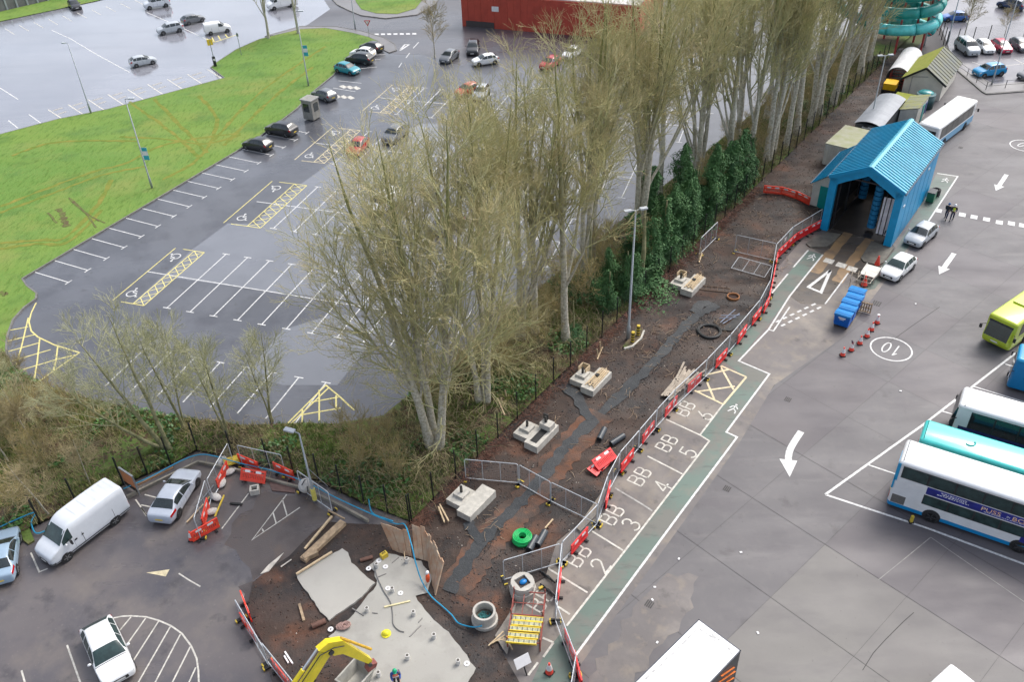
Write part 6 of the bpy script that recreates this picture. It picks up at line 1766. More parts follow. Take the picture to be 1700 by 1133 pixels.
# low green leafy patches
xy = scatter(VIS, 40000, ru); c = clumpf(xy, .22, 12.4); xy = xy[c > .17]; m = len(xy)
z = np.array([max(.02, hverge(x, y)) for x, y in xy]) + ru.uniform(.02, .45, m)
N_ = norm(ru.normal(size=(m, 3)) * .6 + np.array([0, 0, 1.0])); T = norm(np.cross(N_, ru.normal(size=(m, 3)))); B = np.cross(N_, T); s = ru.uniform(.08, .2, m)[:, None]
c0 = np.stack([xy[:, 0], xy[:, 1], z], 1)
V = np.stack([c0 - T * s, c0 + B * s * .7, c0 + T * s, c0 - B * s * .7], 1).reshape(-1, 3)
stuff(link("ground_ivy", np_mesh("ground_ivy", V, np.arange(len(V)).reshape(-1, 4), M("ground_ivy_leaf", (0.03, 0.10, 0.02), 0.5, 0.3, 1.0, col2=(0.07, 0.17, 0.03)))), "low green leafy ground cover among the brambles", "ivy")
# willow-like brown brush at the left edge
br = make_tree(61, [((x, y), (x * 2.1 + .3, y * 2.1, 3.4 + .5 * ((i * 7) % 3)), .5, .1) for i, (x, y) in enumerate(((0, 0), (.4, .3), (-.4, .2), (.1, -.5), (-.3, -.3), (.6, -.2)))], limbs=6, limb_len=2.0, limb_t=(.1, .95), limb_ang=(15, 42), subs=4, twigs=3, sub_len=1.1, twig_len=.8, fine=1, fine_len=.4, thick=.016, majors=None, r_base=.06, up=.5, mats=(BARKG, TWIGB, M("twig_tan", (0.46, 0.35, 0.15), 0.85, 0.2, 0.5, col2=(0.34, 0.29, 0.11))), twig_r=.011)
for i, (p, sc, lab) in enumerate((((26, 742), 1.1, "tan twiggy bush at the left edge above the fence"), ((62, 790), .85, "tan twiggy bush behind the van bonnet"), ((110, 700), .9, "brown twiggy bush left of the spreading tree"), ((50, 850), .8, "low brown bush at the fence left of the van"), ((600, 790), .85, "straw-coloured bush under the largest tree by the fence"), ((628, 752), .7, "straw-coloured bush at the left foot of the largest tree"), ((655, 800), .7, "low straw bush against the fence bars"))):
    plant(br, "twiggy_bush", lab, at(*p), i * 1.3, sc, "twiggy bushes on the verge", cat="bush")
rb_ = random.Random(9)
ORD = "first second third fourth fifth sixth seventh eighth ninth tenth eleventh twelfth thirteenth fourteenth fifteenth sixteenth seventeenth eighteenth nineteenth twentieth".split()
for i, (s_, n_) in enumerate(((2.8, 7.6), (9.5, 6.6), (13.8, 6.4), (15.6, 3.6), (17.8, 4.8), (19.2, 7.4), (20.3, 3.2), (24.2, 4.6), (25.6, 7.0), (27.8, 3.6), (29.0, 6.4), (33.6, 5.0), (36.5, 6.8), (37.0, 2.6), (41.5, 2.8), (44.6, 3.2), (48.6, 2.6), (52.0, 3.0), (56.8, 2.4), (61.0, 3.6)) + tuple((63.5 + 3.1 * q_, 3.2 + 1.9 * ((q_ * 5) % 3)) for q_ in range(13))):
    plant(br, "twiggy_bush", "brown bramble bush under the tree row, %s counted along from the pit end" % (ORD[i] if i < 20 else 'number ' + ('twenty ' + ORD[i - 20] if i < 29 else 'thirty' if i == 29 else 'thirty ' + ORD[i - 30])), sv(s_, n_, .1), rb_.uniform(0, 6), rb_.uniform(.75, 1.15), "twiggy bushes on the verge", cat="bush")
# ---------------------------------------------------------------- fences, barriers, lamps, people and site clutter
FPOST = M("fence_black", (0.012, 0.014, 0.014), 0.5, 0.2)
WIRE = M("fence_wire_dark", (0.03, 0.035, 0.034), 0.5, 0.2)
REDP = M("barrier_red", (0.74, 0.028, 0.03), 0.42, 0.15, 1.5)
REDP2 = M("barrier_orange_red", (0.78, 0.06, 0.03), 0.42, 0.15, 1.5)
REFL = M("reflective_white", (0.75, 0.74, 0.74), 0.4, 0.06)
FOOT = M("rubber_foot", (0.02, 0.02, 0.021), 0.85, 0.2)
FOOTY = M("yellow_foot", (0.55, 0.40, 0.04), 0.6, 0.15)
FENW = M("mesh_panel_wire", (0.22, 0.23, 0.24), 0.5, 0.2)
PANEL = M("panel_tube", (0.50, 0.53, 0.56), 0.45, 0.1, metal=0.2)


def fence_run(label, pts, h, spacing, name="boundary_fence", base=None):
    o = pts[0]
    f = thing(name, label, "fence", (o.x, o.y, 0), 0)
    P = []
    for i in range(len(pts) - 1):
        d = pts[i + 1] - pts[i]; L = d.length; n = max(1, round(L / spacing))
        for k in range(n): P.append(pts[i] + d * (k / n))
    P.append(pts[-1])
    pm = MB(); pm.box((0, 0, h / 2), (.09, .09, h)); pm.box((0, 0, h + .01), (.105, .105, .03)); pm = pm.mesh("post", FPOST)
    cache = {}
    for i, p in enumerate(P):
        r = p - o
        q = link("post", pm, f, (r.x, r.y, 0))
        if i < len(P) - 1:
            d = P[i + 1] - p; L = round(d.length, 1)
            if L not in cache:
                w = MB(); Lr = L
                nv = int(Lr / .10)
                for k in range(1, nv): w.tube([(Lr * k / nv, 0, .08), (Lr * k / nv, 0, h - .1)], .0026, 3, caps=False)
                for k in range(9): w.tube([(.03, 0, .1 + (h - .25) * k / 8), (Lr - .03, 0, .1 + (h - .25) * k / 8)], .0034, 3, caps=False)
                cache[L] = w.mesh("mesh_panel", WIRE)
            link("mesh_panel", cache[L], f, (r.x, r.y, 0), math.atan2(d.y, d.x)).scale = (d.length / L, 1, 1)
    return f


fence_run("long black mesh fence on slim posts between the tree row and the construction strip", [sv(-.2, 0), sv(30, -.05), sv(60, .05), sv(106, .1)], 2.8, 2.6)
fence_run("black post fence curving behind the lower car park", fence_w, 2.75, 2.2)
fence_run("black mesh fence beside the water slide", px([(1540, 5), (1548, 30), (1556, 50), (1566, 74)]), 2.6, 2.6)
fence_run("black mesh fence behind the four cars parked at the top right", px([(1570, 76), (1588, 72), (1640, 66), (1700, 58), (1760, 50)]), 2.2, 3.0)
farlot = struct(sheet("far_car_park", px([(1540, -30), (1552, 20), (1572, 70), (1588, 118), (1640, 150), (1850, 136), (1900, -60)]), 0.02, M("far_tarmac", (0.14, 0.135, 0.15), 0.22, 0.2, 0.3)), "pale wet car park at the top right corner")
fp = struct(sheet("far_pavement", px([(1584, 112), (1590, 113), (1650, 140), (1850, 128), (1850, 140), (1637, 156), (1630, 152)]), 0.12, PAVE), "kerbed footway along the railing at the top right")
kb = MB(); w = px([(1584, 113), (1631, 153), (1638, 157), (1850, 141)])
for a, b in zip(w[:-1], w[1:]): kb.beam((a.x, a.y, .06), (b.x, b.y, .06), .2, .14)
struct(kb.build("far_kerb", KERBM), "stone kerb around the top right footway")
rp = px([(1590, 117), (1636, 150), (1700, 145), (1790, 138)]); o = rp[0]
rl = thing("railing", "low black railing along the kerbed footway at the top right", "railing", (o.x, o.y, .1))
pm = MB(); pm.box((0, 0, .55), (.06, .06, 1.1)); pm = pm.mesh("post", FPOST)
for a, b in zip(rp[:-1], rp[1:]):
    n = max(1, round((b - a).length / 2.2))
    for k in range(n): q = a + (b - a) * (k / n) - o; link("post", pm, rl, (q.x, q.y, 0))
    m = MB()
    for z in (.5, 1.05): m.beam(a - o + Vector((0, 0, z)), b - o + Vector((0, 0, z)), .035)
    m.build("rail", FPOST, rl)
for t in ([(1614, 103), (1640, 112)], [(1650, 100), (1672, 110)], [(1684, 98), (1700, 106)], [(1640, 112), (1700, 106)]): mark("bay_line", farlot, t, .12, WORN, .026)

# ---- steel mesh site panels, each built to its own length
HP = "steel mesh fence panels around the works"


def heras(a, b, label, feet=True, name="mesh_fence_panel", z0=0.05, sign=None, h=2.0):
    a = Vector((a.x, a.y, 0)); b = Vector((b.x, b.y, 0)); d = b - a; L = d.length
    t = thing(name, label, "fence panel", (a.x, a.y, z0), math.atan2(d.y, d.x), HP)
    m = MB(); r = .030
    m.tube([(0.03, 0, .12), (0.03, 0, h - .1), (.10, 0, h), (L - .10, 0, h), (L - .03, 0, h - .1), (L - .03, 0, .12)], r, 6)
    m.tube([(0.03, 0, .16), (L - .03, 0, .16)], r, 6)
    for k in ((1, 2) if L > 2.6 else (1,)):
        x = L * k / (3 if L > 2.6 else 2); m.tube([(x, 0, .16), (x, 0, h)], r * .7, 5)
    m.build("frame", PANEL, t)
    w = MB(); nv = int(L / .13)
    for k in range(1, nv): w.tube([(L * k / nv, 0, .18), (L * k / nv, 0, h - .03)], .0030, 3, caps=False)
    for k in range(1, 11): w.tube([(.04, 0, .16 + 1.84 * k / 11), (L - .04, 0, .16 + 1.84 * k / 11)], .0052, 3, caps=False)
    w.build("wire_mesh", FENW, t)
    if feet:
        for x in (0.03, L - .03):
            f = MB(); f.box((x, 0, .07), (.22, .72, .13)); ft = f.build("foot", FOOT, t)
            f = MB()
            for sg in (1, -1): f.box((x, sg * .33, .075), (.23, .08, .135))
            f.build("foot_end", FOOTY, ft)
    return t


HT = [(1366, 347), (1317, 376.6), (1289.5, 405.4), (1279.6, 464.7), (1262, 498), (1213, 556), (1174, 597), (1121, 647), (1091, 680), (1062, 714), (1029, 752), (1009, 790), (992.5, 838), (933, 901), (922, 999), (956, 1089), (944, 1160)]
HL = ["mesh panel joining the left leg of the bus wash", "mesh panel with a blue notice near the bus wash", "mesh panel at the bend above the green walkway end", "mesh panel beside the pedestrian mark on the green walkway", "mesh panel opposite the dashed give way lines",
      "mesh panel behind the black sheet and the coil", "mesh panel above the cream crossed bay", "mesh panel in front of the heap of grey planks", "mesh panel beside bay 6 and its red barrier", "mesh panel between bays 6 and 5", "mesh panel beside bay 5", "mesh panel by the red barrier lying at bay 4",
      "mesh panel beside bay 3 with the corner post", "mesh panel with a white notice beside bay 2", "mesh panel alongside bay 1", "mesh panel crossing the green walkway at its lower end", "mesh panel at the bottom edge beside the orange cone"]
hw_ = [at(x, y, 2.05) for x, y in HT]
panels = []
for i in range(len(hw_) - 1): panels.append(heras(hw_[i], hw_[i + 1], HL[i]))
def put_sign(t, x, z, w, h, mat, y=-.04):
    MB().box((x, y, z), (w, .02, h)).build("notice", mat, t)
put_sign(panels[1], .35, 1.2, .75, .8, M("notice_blue", (0.16, 0.36, 0.52), 0.4, 0.2, 3, col2=(0.5, 0.6, 0.25)))
put_sign(panels[1], 1.55, 1.35, .45, .35, REFL); put_sign(panels[13], .9, 1.3, .5, .7, REFL)
for a, b, lab in (((770, 763), (860, 771), "mesh panel by the black fence behind the first concrete base"), ((861, 772), (914, 801), "mesh panel crossing the gravel trench"), ((914, 801), (992, 838), "mesh panel between the trench and the bays"),
                  ((834.5, 931.5), (930.6, 903), "mesh panel below the green hose coil"), ((1222.7, 390), (1289.5, 404.6), "mesh gate panel standing across the earth below the wash"),
                  ((1192, 368), (1164, 395), "short mesh panel leaning by the ivy"), ((392.5, 739.6), (466.6, 755.8), "mesh panel at the back of the lower car park"), ((378, 735.5), (343, 797), "mesh panel seen edge on beside the silver coupe"),
                  ((340, 797), (321.5, 862), "mesh panel behind the front red barrier in the lower car park"), ((492, 781), (545, 818), "mesh panel right of the short lamp post"), ((389, 995), (436, 1075), "mesh panel at the edge of the pit, upper of two at the bottom left"), ((433, 1067), (492, 1140), "mesh panel at the edge of the pit, lower of two at the bottom left")):
    heras(at(*a, 2.05), at(*b, 2.05), lab)
# panel lying on the earth
t = heras(at(1212, 450), at(1268, 466), "mesh panel lying flat on the earth below the gate panel", feet=False, z0=.25); t.rotation_euler = (math.radians(-82), 0, t.rotation_euler[2])

# ---- red plastic barriers
def barrier_mesh():
    L = 1.95
    fr = MB()
    fr.box((0, 0, .92), (L, .09, .14)); fr.box((0, 0, .70), (L, .08, .12)); fr.box((0, 0, .20), (L, .08, .20))
    for sg in (1, -1): fr.box((sg * (L / 2 - .05), 0, .55), (.10, .052, .86))
    n = 13
    for k in range(n): fr.box((-L / 2 + .16 + (L - .32) * k / (n - 1), 0, .46), (.085, .05, .42))
    for k in range(5): fr.box((-L / 2 + .1 + (L - .2) * k / 4, 0, .815), (.07, .04, .16))
    rf = MB(); rf.box((0, 0, .83), (.40, .115, .17))
    ft = MB(); ft.box((0, 0, .05), (.14, .58, .09))
    return fr.mesh("frame", REDP), rf.mesh("reflector", REFL), ft.mesh("foot", FOOT)


BF, BR, BT = barrier_mesh()
BF2 = BF.copy(); BF2.materials[0] = REDP2
BGR = "red plastic safety barriers"


def barrier(c, rz, label, z=.04, tilt=None, orange=False):
    t = thing("safety_barrier", label, "barrier", (c.x, c.y, z), rz, BGR)
    link("frame", BF2 if orange else BF, t); [link("reflector", BR, t, (x, 0, 0)) for x in (-.42, .42)]
    for sg in (1, -1): link("foot", BT, t, (sg * .62, 0, 0))
    if tilt: t.rotation_euler = (tilt, 0, rz)
    return t


def barrier_px(a, b, label, orange=False, z=.04):
    A, B = at(*a, .5), at(*b, .5); return barrier((A + B) / 2, heading(A, B), label, z, None, orange)


Z3 = lambda x, y: (850 + x / 3.907, 560 + y / 3.907)
chain = [at(*p, .5) for p in [(1363.6, 372), (1322.4, 394.5), (1291, 424), (1283, 468), (1276, 500), (1270, 512)]]
acc = []
for a, b in zip(chain[:-1], chain[1:]):
    n = max(1, round((b - a).length / 2.0))
    for k in range(n): acc.append((a + (b - a) * ((k + .5) / n), heading(a, b)))
ords = ["first", "second", "third", "fourth", "fifth", "sixth", "seventh", "eighth", "ninth", "tenth", "eleventh", "twelfth"]
for i, (c, h) in enumerate(acc): barrier(c, h, "red barrier, %s from the bus wash leg in the unbroken chain" % ords[i])
for a, b, lab in ((( 1265, 515), (1247, 538), "red barrier opposite the dashed give way lines"), ((1241, 544), (1222.5, 569.5), "red barrier beside the upper jog of the green walkway"), (Z3(1400, 95), Z3(1315, 190), "red barrier touching the top corner of the cream crossed bay"),
                  (Z3(1235, 255), Z3(1130, 350), "red barrier by the heap of grey planks"), (Z3(1075, 405), Z3(985, 510), "red barrier at the inner end of the bay marked six"), (Z3(925, 570), Z3(840, 680), "red barrier at the inner end of the bay marked five"), (Z3(795, 745), Z3(700, 870), "red barrier at the inner end of the bay marked four"),
                  (Z3(640, 950), Z3(605, 1110), "red barrier at the inner end of the bay marked three by the corner post"), ((979, 880), (944.7, 920), "red barrier under the white notice at bay 2"), ((932, 948), (925.5, 996.6), "red barrier seen edge on at bay 1"), ((939.6, 1058), (953.7, 1094), "red barrier across the lower end of the green walkway"),
                  ((956, 1100), (963, 1128), "red barrier at the bottom edge by the orange cone")):
    barrier_px(a, b, lab)
c = at(1011, 772, .3); t = barrier(c, heading(at(990, 787), at(1032, 757)), "bright barrier tipped over on the bare earth above bay 4", .25, math.radians(-58))
c = at(1006, 778, .3); t = barrier(c, heading(at(990, 787), at(1032, 757)) + .12, "second barrier lying underneath the tipped one on the bare earth", .16, math.radians(-78))
for a, b, lab in (((1267, 315), (1299, 318), "bright red barrier across the earth, end nearest the ivy"), ((1299, 318), (1322, 325), "bright red barrier across the earth, middle one"), ((1322, 325), (1343, 335), "bright red barrier across the earth, end by the lean-to door")): barrier_px(a, b, lab, True)
for a, b, lab in (((392.5, 761), (433, 778), "red barrier by the mesh panel at the back of the lower car park"), ((452, 775), (491, 793), "red barrier left of the short lamp post"), ((380, 771), (359, 810), "red barrier standing behind the white sandbags"), ((346, 834), (337, 872.5), "red barrier seen edge on behind the front one"),
                  ((317, 895), (364, 868), "red barrier with black and yellow foot, front of the lower car park works"), ((400, 986), (418, 1032), "thin red barrier seen edge on at the pit edge"), ((397.5, 1021), (427, 1067), "red barrier along the mesh panel at the pit edge"), ((455, 1105), (479, 1136), "red barrier at the bottom left beside the yellow boom")): barrier_px(a, b, lab, True)
c = at(418, 800, .3); barrier(c, heading(at(394, 795), at(443, 803)), "red barrier leaning in front of the concrete block", .12, math.radians(-35), True)
c = at(341, 884); bt = thing("barrier_ballast", "black barrier foot with yellow end blocks in front of the red barrier", "barrier foot", (c.x, c.y, .02), heading(at(317, 905), at(366, 876)))
MB().box((0, 0, .08), (1.9, .42, .12)).build("rail", FOOT, bt)
m = MB(); [m.box((x, 0, .10), (.14, .5, .16)) for x in (-.9, 0, .9)]; m.build("yellow_block", FOOTY, bt)

# ---- cones
CONE = M("cone_orange_red", (0.85, 0.075, 0.045), 0.5, 0.1)
def cone_proto(plain):
    a = MB(); a.box((0, 0, .02), (.38, .38, .04))
    b = MB(); b.tube([(0, 0, .06), (0, 0, .75)], [.185, .04], 14)
    s = MB(); s.tube([(0, 0, .30), (0, 0, .62)], [.146, .078], 14)
    return a.mesh("base", FOOT), b.mesh("cone", CONE), s.mesh("sleeve", REFL)
CA, CB, CS = cone_proto(False)
CG = "red and white traffic cones"
for i, (p, plain, sc, lab) in enumerate((((1398.6, 591), 0, 1.15, "red and white cone at the lower end of the row by the painted 10"), ((1412.9, 582.6), 0, 1.15, "cone with a dark rag, second from the lower end of the cone row"), ((1427, 571.7), 0, 1.15, "third cone from the lower end of the row by the painted 10"),
                                      ((1438.8, 560), 0, 1.15, "fourth cone from the lower end of the row by the painted 10"), ((1446.4, 549), 0, 1.15, "fifth cone from the lower end of the row by the painted 10"), ((1455.6, 537.4), 0, 1.15, "cone with a white top at the upper end of the row by the painted 10"),
                                      ((1455.6, 441), 1, 1.4, "plain red cone on the white tray near the bus wash"), ((1433.8, 475), 1, 1.5, "tall plain red cone between the blue bins and the white tray"), ((912, 1118), 0, 1.25, "cone on the green walkway at the bottom edge"), ((319, 897), 0, 1.1, "cone half hidden at the end of the front red barrier"))):
    w = at(*p); t = thing("traffic_cone", lab, "cone", (w.x, w.y, .02), i * .7, CG); t.scale = (sc,) * 3
    link("base", CA, t); link("cone", CB, t)
    if not plain: link("sleeve", CS, t)
    if i == 1: m = MB(); m.beam((.1, -.05, .25), (-.05, .05, .85), .2, .06); m.build("rag", M("rag_dark", (0.05, 0.02, 0.05), 0.9), t)
    if i == 5: m = MB(); m.ball((.04, 0, .78), (.14, .11, .06), 8, 5); m.build("paper_bag", REFL, t)

# ---- lamp posts
def lamp_post(p, h, label, heads=1, az=0.0, banner=None, name="lamp_post", r=.085, twin=False, head=.75, mat=LAMPM):
    t = thing(name, label, "lamp post", (p.x, p.y, 0), az, "street lamps")
    m = MB(); m.tube([(0, 0, 0), (0, 0, 1.4), (0, 0, 1.5), (0, 0, h)], [r * 1.5, r * 1.5, r, r * .6], 10); m.build("pole", mat, t, True)
    for k in range(heads):
        sg = 1 if k == 0 else -1
        a = MB(); a.tube([(0, 0, h), (sg * .35, 0, h + .08)], .04, 6); a.build("arm", mat, t)
        b = MB(); b.box((sg * (.35 + head / 2), 0, h + .10), (head, .34, .12)); b.box((sg * (.35 + head / 2), 0, h + .03), (head * .8, .26, .04)); b.build("lamp_head", M("lamp_head_grey", (0.42, 0.45, 0.48), 0.4, 0.1), t)
    if banner:
        zb, col2 = banner
        bm_ = MB()
        for z in (zb, zb + 1.5): bm_.beam((0, 0, z), (.75, 0, z), .03)
        bm_.build("banner_arm", mat, t)
        MB().box((.42, 0, zb + .75), (.62, .025, 1.44)).build("banner", M("banner_teal", (0.03, 0.38, 0.46), 0.5, 0.15), t)
        MB().box((.42, 0, zb + .80), (.60, .034, .52)).build("banner_panel", REFL, t)
    return t


lamp_post(at(1042.5, 564), 12.4, "tall grey lamp post with two heads between the ivy and the earth strip", 2, .25, r=.11, head=.6)
lamp_post(at(1441, 221), 9.5, "grey lamp post with two heads behind the blue bus wash", 2, .1, head=.6)
lamp_post(at(151.5, 189), 9.6, "thin lamp post at the edge of the pale wet car park", 1, 2.9, head=.5)
lamp_post(at(253, 313.5), 10.7, "lamp post with a teal banner on the lawn beside the empty bays", 1, -.1, (3.6, 0))
lamp_post(at(512.5, 143.5), 10.5, "lamp post with a white and teal banner beside the teal hatchback", 1, -.1, (4.4, 0))
lamp_post(at(590, 48), 9.5, "lamp post with a banner by the grass island", 1, -.1, (5.6, 0))
lamp_post(at(1534, 76), 7.5, "lamp post with a round white head by the slide fence", 1, 2.6, head=.5)
lamp_post(at(1573, 70), 11.0, "thin lamp post behind the gabled store", 1, 2.0)
lamp_post(at(1646, 141), 11.0, "lamp post with orange wrapped base on the top right footway", 1, 1.0)
lp = lamp_post(at(523.5, 833), 6.4, "short lamp post with a single white head and yellow base at the lower car park", 1, 2.75, head=.75)
m = MB(); m.tube([(0, 0, .2), (0, 0, 1.3)], .17, 12); m.build("yellow_wrap", M("wrap_yellow", (0.68, 0.60, 0.14), 0.6, 0.15), lp)
m = MB(); m.tube([(-1.1, -.3, 1.6), (-.1, .1, 3.4), (.1, .12, 3.3)], .02, 4); m.build("stay_cable", GALV, lp)
w = at(507, 803, .9); t = thing("rubble_sack", "large white rubble sack propped at the short lamp post", "sack", (w.x, w.y, .05), .4)
m = MB(); m.ball((0, 0, .62), (.55, .42, .62), 12, 8); m.build("sack", M("sack_white", (0.55, 0.53, 0.5), 0.8, 0.15, 2.5, bump=.6), t, True)
m = MB(); m.tube([(-.3, -.3, 1.05), (0, -.1, 1.28), (.3, .1, 1.05)], .035, 5); m.tube([(0, -.42, .4), (.05, -.40, .9)], .04, 5); m.build("strap", BLACK, t)
# posts and signs of the upper car park
p = at(358, 111); t = thing("ticket_post", "black and white banded ticket post with a yellow sign at the lawn tip", "sign post", (p.x, p.y, 0), .6)
m = MB(); m.tube([(0, 0, 0), (0, 0, 4.0)], .06, 8); m.build("pole", GALV, t)
m = MB(); m.box((0, 0, 3.75), (.85, .05, .85)); m.build("sign", M("sign_yellow", (0.72, 0.5, 0.04), 0.5, 0.05), t)
m = MB(); m.box((0, 0, .8), (.4, .3, 1.6)); m.build("ticket_box", BLACK, t); MB().box((0, -.16, 1.15), (.3, .03, .3)).build("screen", REFL, t)
p = at(401, 92); t = thing("sign_post", "thin grey post standing at the edge of the lawn by the ticket post", "sign post", (p.x, p.y, 0), 0)
m = MB(); m.tube([(0, 0, 0), (0, 0, 3.6)], .05, 6); m.build("pole", GALV, t); MB().box((0, .04, 3.2), (.35, .03, .5)).build("sign", GALV, t)
p = at(613, 62); t = thing("give_way_sign", "red and white triangular give way sign at the lawn tip", "road sign", (p.x, p.y, 0), -.1)
m = MB(); m.tube([(0, 0, 0), (0, 0, 2.6)], .04, 6); m.build("pole", GALV, t)
m = MB(); m.extrude([(-.55, -.04, 2.75), (.55, -.04, 2.75), (0, -.04, 1.8)], (0, .03, 0)); m.build("sign_rim", M("sign_red", (0.6, 0.03, 0.04), 0.5), t)
m = MB(); m.extrude([(-.34, -.055, 2.63), (.34, -.055, 2.63), (0, -.055, 2.05)], (0, .012, 0)); m.build("sign_face", REFL, t)

# ---- blue wheeled bins
BINB = M("bin_blue", (0.0, 0.10, 0.42), 0.45, 0.12, 2.0); BINL = M("bin_lid_blue", (0.01, 0.20, 0.52), 0.4, 0.12, 2.0)
def bin_proto():
    b = MB(); v = [(-.42, -.6, .22), (.42, -.6, .22), (.42, .6, .22), (-.42, .6, .22), (-.52, -.66, 1.22), (.52, -.66, 1.22), (.52, .66, 1.22), (-.52, .66, 1.22)]
    b.add(v, [(3, 2, 1, 0), (4, 5, 6, 7), (0, 1, 5, 4), (1, 2, 6, 5), (2, 3, 7, 6), (3, 0, 4, 7)])
    for z in (.5, .85): b.box((0, 0, z), (.98, 1.3, .05))
    l = MB(); l.extrude([(-.56, -.7, 1.23), (-.56, -.7, 1.30), (.30, -.7, 1.52), (.56, -.7, 1.40), (.56, -.7, 1.23)], (0, 1.4, 0))
    w = MB()
    for x in (-.35, .35):
        for y in (-.5, .5): w.tube([(x, y - .04, .12), (x, y + .04, .12)], .11, 10)
    h = MB(); h.tube([(-.60, -.5, 1.12), (-.66, -.5, 1.12), (-.66, .5, 1.12), (-.60, .5, 1.12)], .022, 5)
    return b.mesh("body", BINB), l.mesh("lid", BINL), w.mesh("castor", TYRE), h.mesh("handle", BINL)
bm4 = bin_proto()
b0 = at(1397, 541); bdir = (at(1427, 496) - at(1397, 541)); bdir.z = 0; bdir.normalize(); brz = math.atan2(bdir.y, bdir.x) + math.pi
for i, lab in enumerate(("blue wheeled bin with white lettering at the front of its row", "second blue wheeled bin from the front of the row", "middle blue wheeled bin of the row", "fourth blue wheeled bin from the front of the row", "farthest blue wheeled bin of the row by the metal trolley")):
    c = b0 + bdir * (1.02 * i) + Vector((bdir.y, -bdir.x, 0)) * (.07 * ((i * 3) % 2) - .04 * i)
    t = thing("wheeled_bin", lab, "bin", (c.x, c.y, .02), brz + .03 * (i % 2), "blue wheeled bins in a row")
    for n_, m_ in zip(("body", "lid", "castor", "handle"), bm4): link(n_, m_, t)
    if i == 0:
        for k in range(3): MB().box((.515 - .012 * k, 0, 1.08 - .1 * k), (.02, (.62, .5, .34)[k], (.09, .04, .04)[k])).build("bin_lettering", REFL, t)
c = at(1434, 519); t = thing("pallet", "brown wooden pallet standing on edge against the blue bins", "pallet", (c.x, c.y, .03), brz + .1)
for k in range(6): m = MB(); m.box((0, -.5 + .2 * k, .55), (.03, .11, 1.05)); m.build("slat", WOOD, t)
for z in (.12, .55, .98): m = MB(); m.box((.06, 0, z), (.09, 1.1, .09)); m.build("bearer", WOOD, t)
c = at(1443, 462); t = thing("works_trolley", "flat metal trolley with a white tray behind the blue bins", "trolley", (c.x, c.y, .02), brz)
m = MB(); m.box((0, 0, .75), (2.0, 1.3, .08)); m.box((0, .66, .84), (2.0, .05, .16)); m.box((0, -.66, .84), (2.0, .05, .16)); m.build("tray", M("tray_white", (0.58, 0.57, 0.52), 0.6, 0.2, 2.0), t)
m = MB()
for x in (-.9, .9):
    for y in (-.6, .6): m.tube([(x, y, 0), (x, y, .75)], .04, 6)
for y in (-.6, .6): m.tube([(.9, y, .75), (1.7, y, .9), (2.4, y, .9)], .03, 6)
m.tube([(2.4, -.6, .9), (2.4, .6, .9)], .03, 6); m.tube([(1.7, -.6, .9), (1.7, .6, .9)], .03, 6)
m.build("frame", M("trolley_cream", (0.42, 0.39, 0.32), 0.6, 0.3), t)
c = at(1411, 470); t = thing("tubular_guard", "rusty bent tubular guard frame left of the blue bins", "frame", (c.x, c.y, .02), brz + .2)
m = MB()
for y in (0, .55, 1.1): m.tube([(-.7, y, 0), (-.7, y, .9), (-.5, y, 1.1), (.5, y, 1.1), (.7, y, .9), (.7, y, 0)], .03, 6)
for x in (-.7, .7): m.tube([(x, 0, .7), (x, 1.1, .7)], .025, 5)
m.build("tube", M("rusty_tube", (0.30, 0.25, 0.19), 0.7, 0.3), t)

# ---- concrete bases on the earth strip
BG = "cast concrete bases along the earth strip"
def base_block(p, label, variant):
    c = at(*p, .65); t = thing("foundation_block", label, "concrete base", (c.x, c.y, .05), SA, BG)
    m = MB(); m.box((0, 0, .33), (2.9, 1.15, .66)); m.build("footing", CONC, t)
    m = MB(); m.box((-.15, 1.22, .27), (1.7, 1.30, .55)); m.build("pad", CONC, t)
    m = MB(); m.box((-.05, 1.25, .66), (.85, .85, .22)); m.build("plinth", CONC, t)
    m = MB(); m.box((-.05, 1.25, 1.05), (.14, .14, .6)); m.build("steel_stub", BLACK, t)
    if variant >= 1:
        if variant == 1:
            MB().box((-.35, 0, .675), (1.5, .55, .03)).build("black_sheet", BLACK, t)
            m = MB(); m.box((.75, 0, .92), (.7, .95, .5)); m.build("upstand", CONC, t); m = MB(); m.box((.75, .1, 1.35), (.16, .16, .7)); m.box((1.05, .3, 1.35), (.12, .4, .6)); m.build("steel_stub", BLACK, t)
        else:
            for k in range(7):
                m = MB(); m.beam((-1.1 + .1 * (k % 3), -.42 + .13 * k, .72 + .05 * (k % 2)), (1.35 - .1 * (k % 2), -.36 + .11 * k, .76 + .08 * (k % 3)), .08, .07); m.build("timber", PALEWOOD, t)
            m = MB(); m.box((-.6, 0, .72), (.4, .5, .1)); m.box((.3, .1, .86), (.3, .3, .1)); m.build("dark_pocket", BLACK, t)
            m = MB()
            for a, b in (((.1, 1.75), (.8, 1.75)), ((.8, 1.75), (.8, 1.1)), ((.8, 1.1), (.1, 1.1))): m.beam((a[0], a[1], .85), (b[0], b[1], .85), .07, .5)
            m.build("formwork", PALEWOOD, t)
    return t
base_block((791, 832), "pale T-shaped concrete base nearest the pit", 0)
base_block((899, 721), "T-shaped concrete base with a black sheet lying in it", 1)
base_block((990, 631), "T-shaped concrete base topped with timbers left of the striped bollards", 2)
base_block((1151, 471), "concrete base topped with timbers beside the ivy", 2)

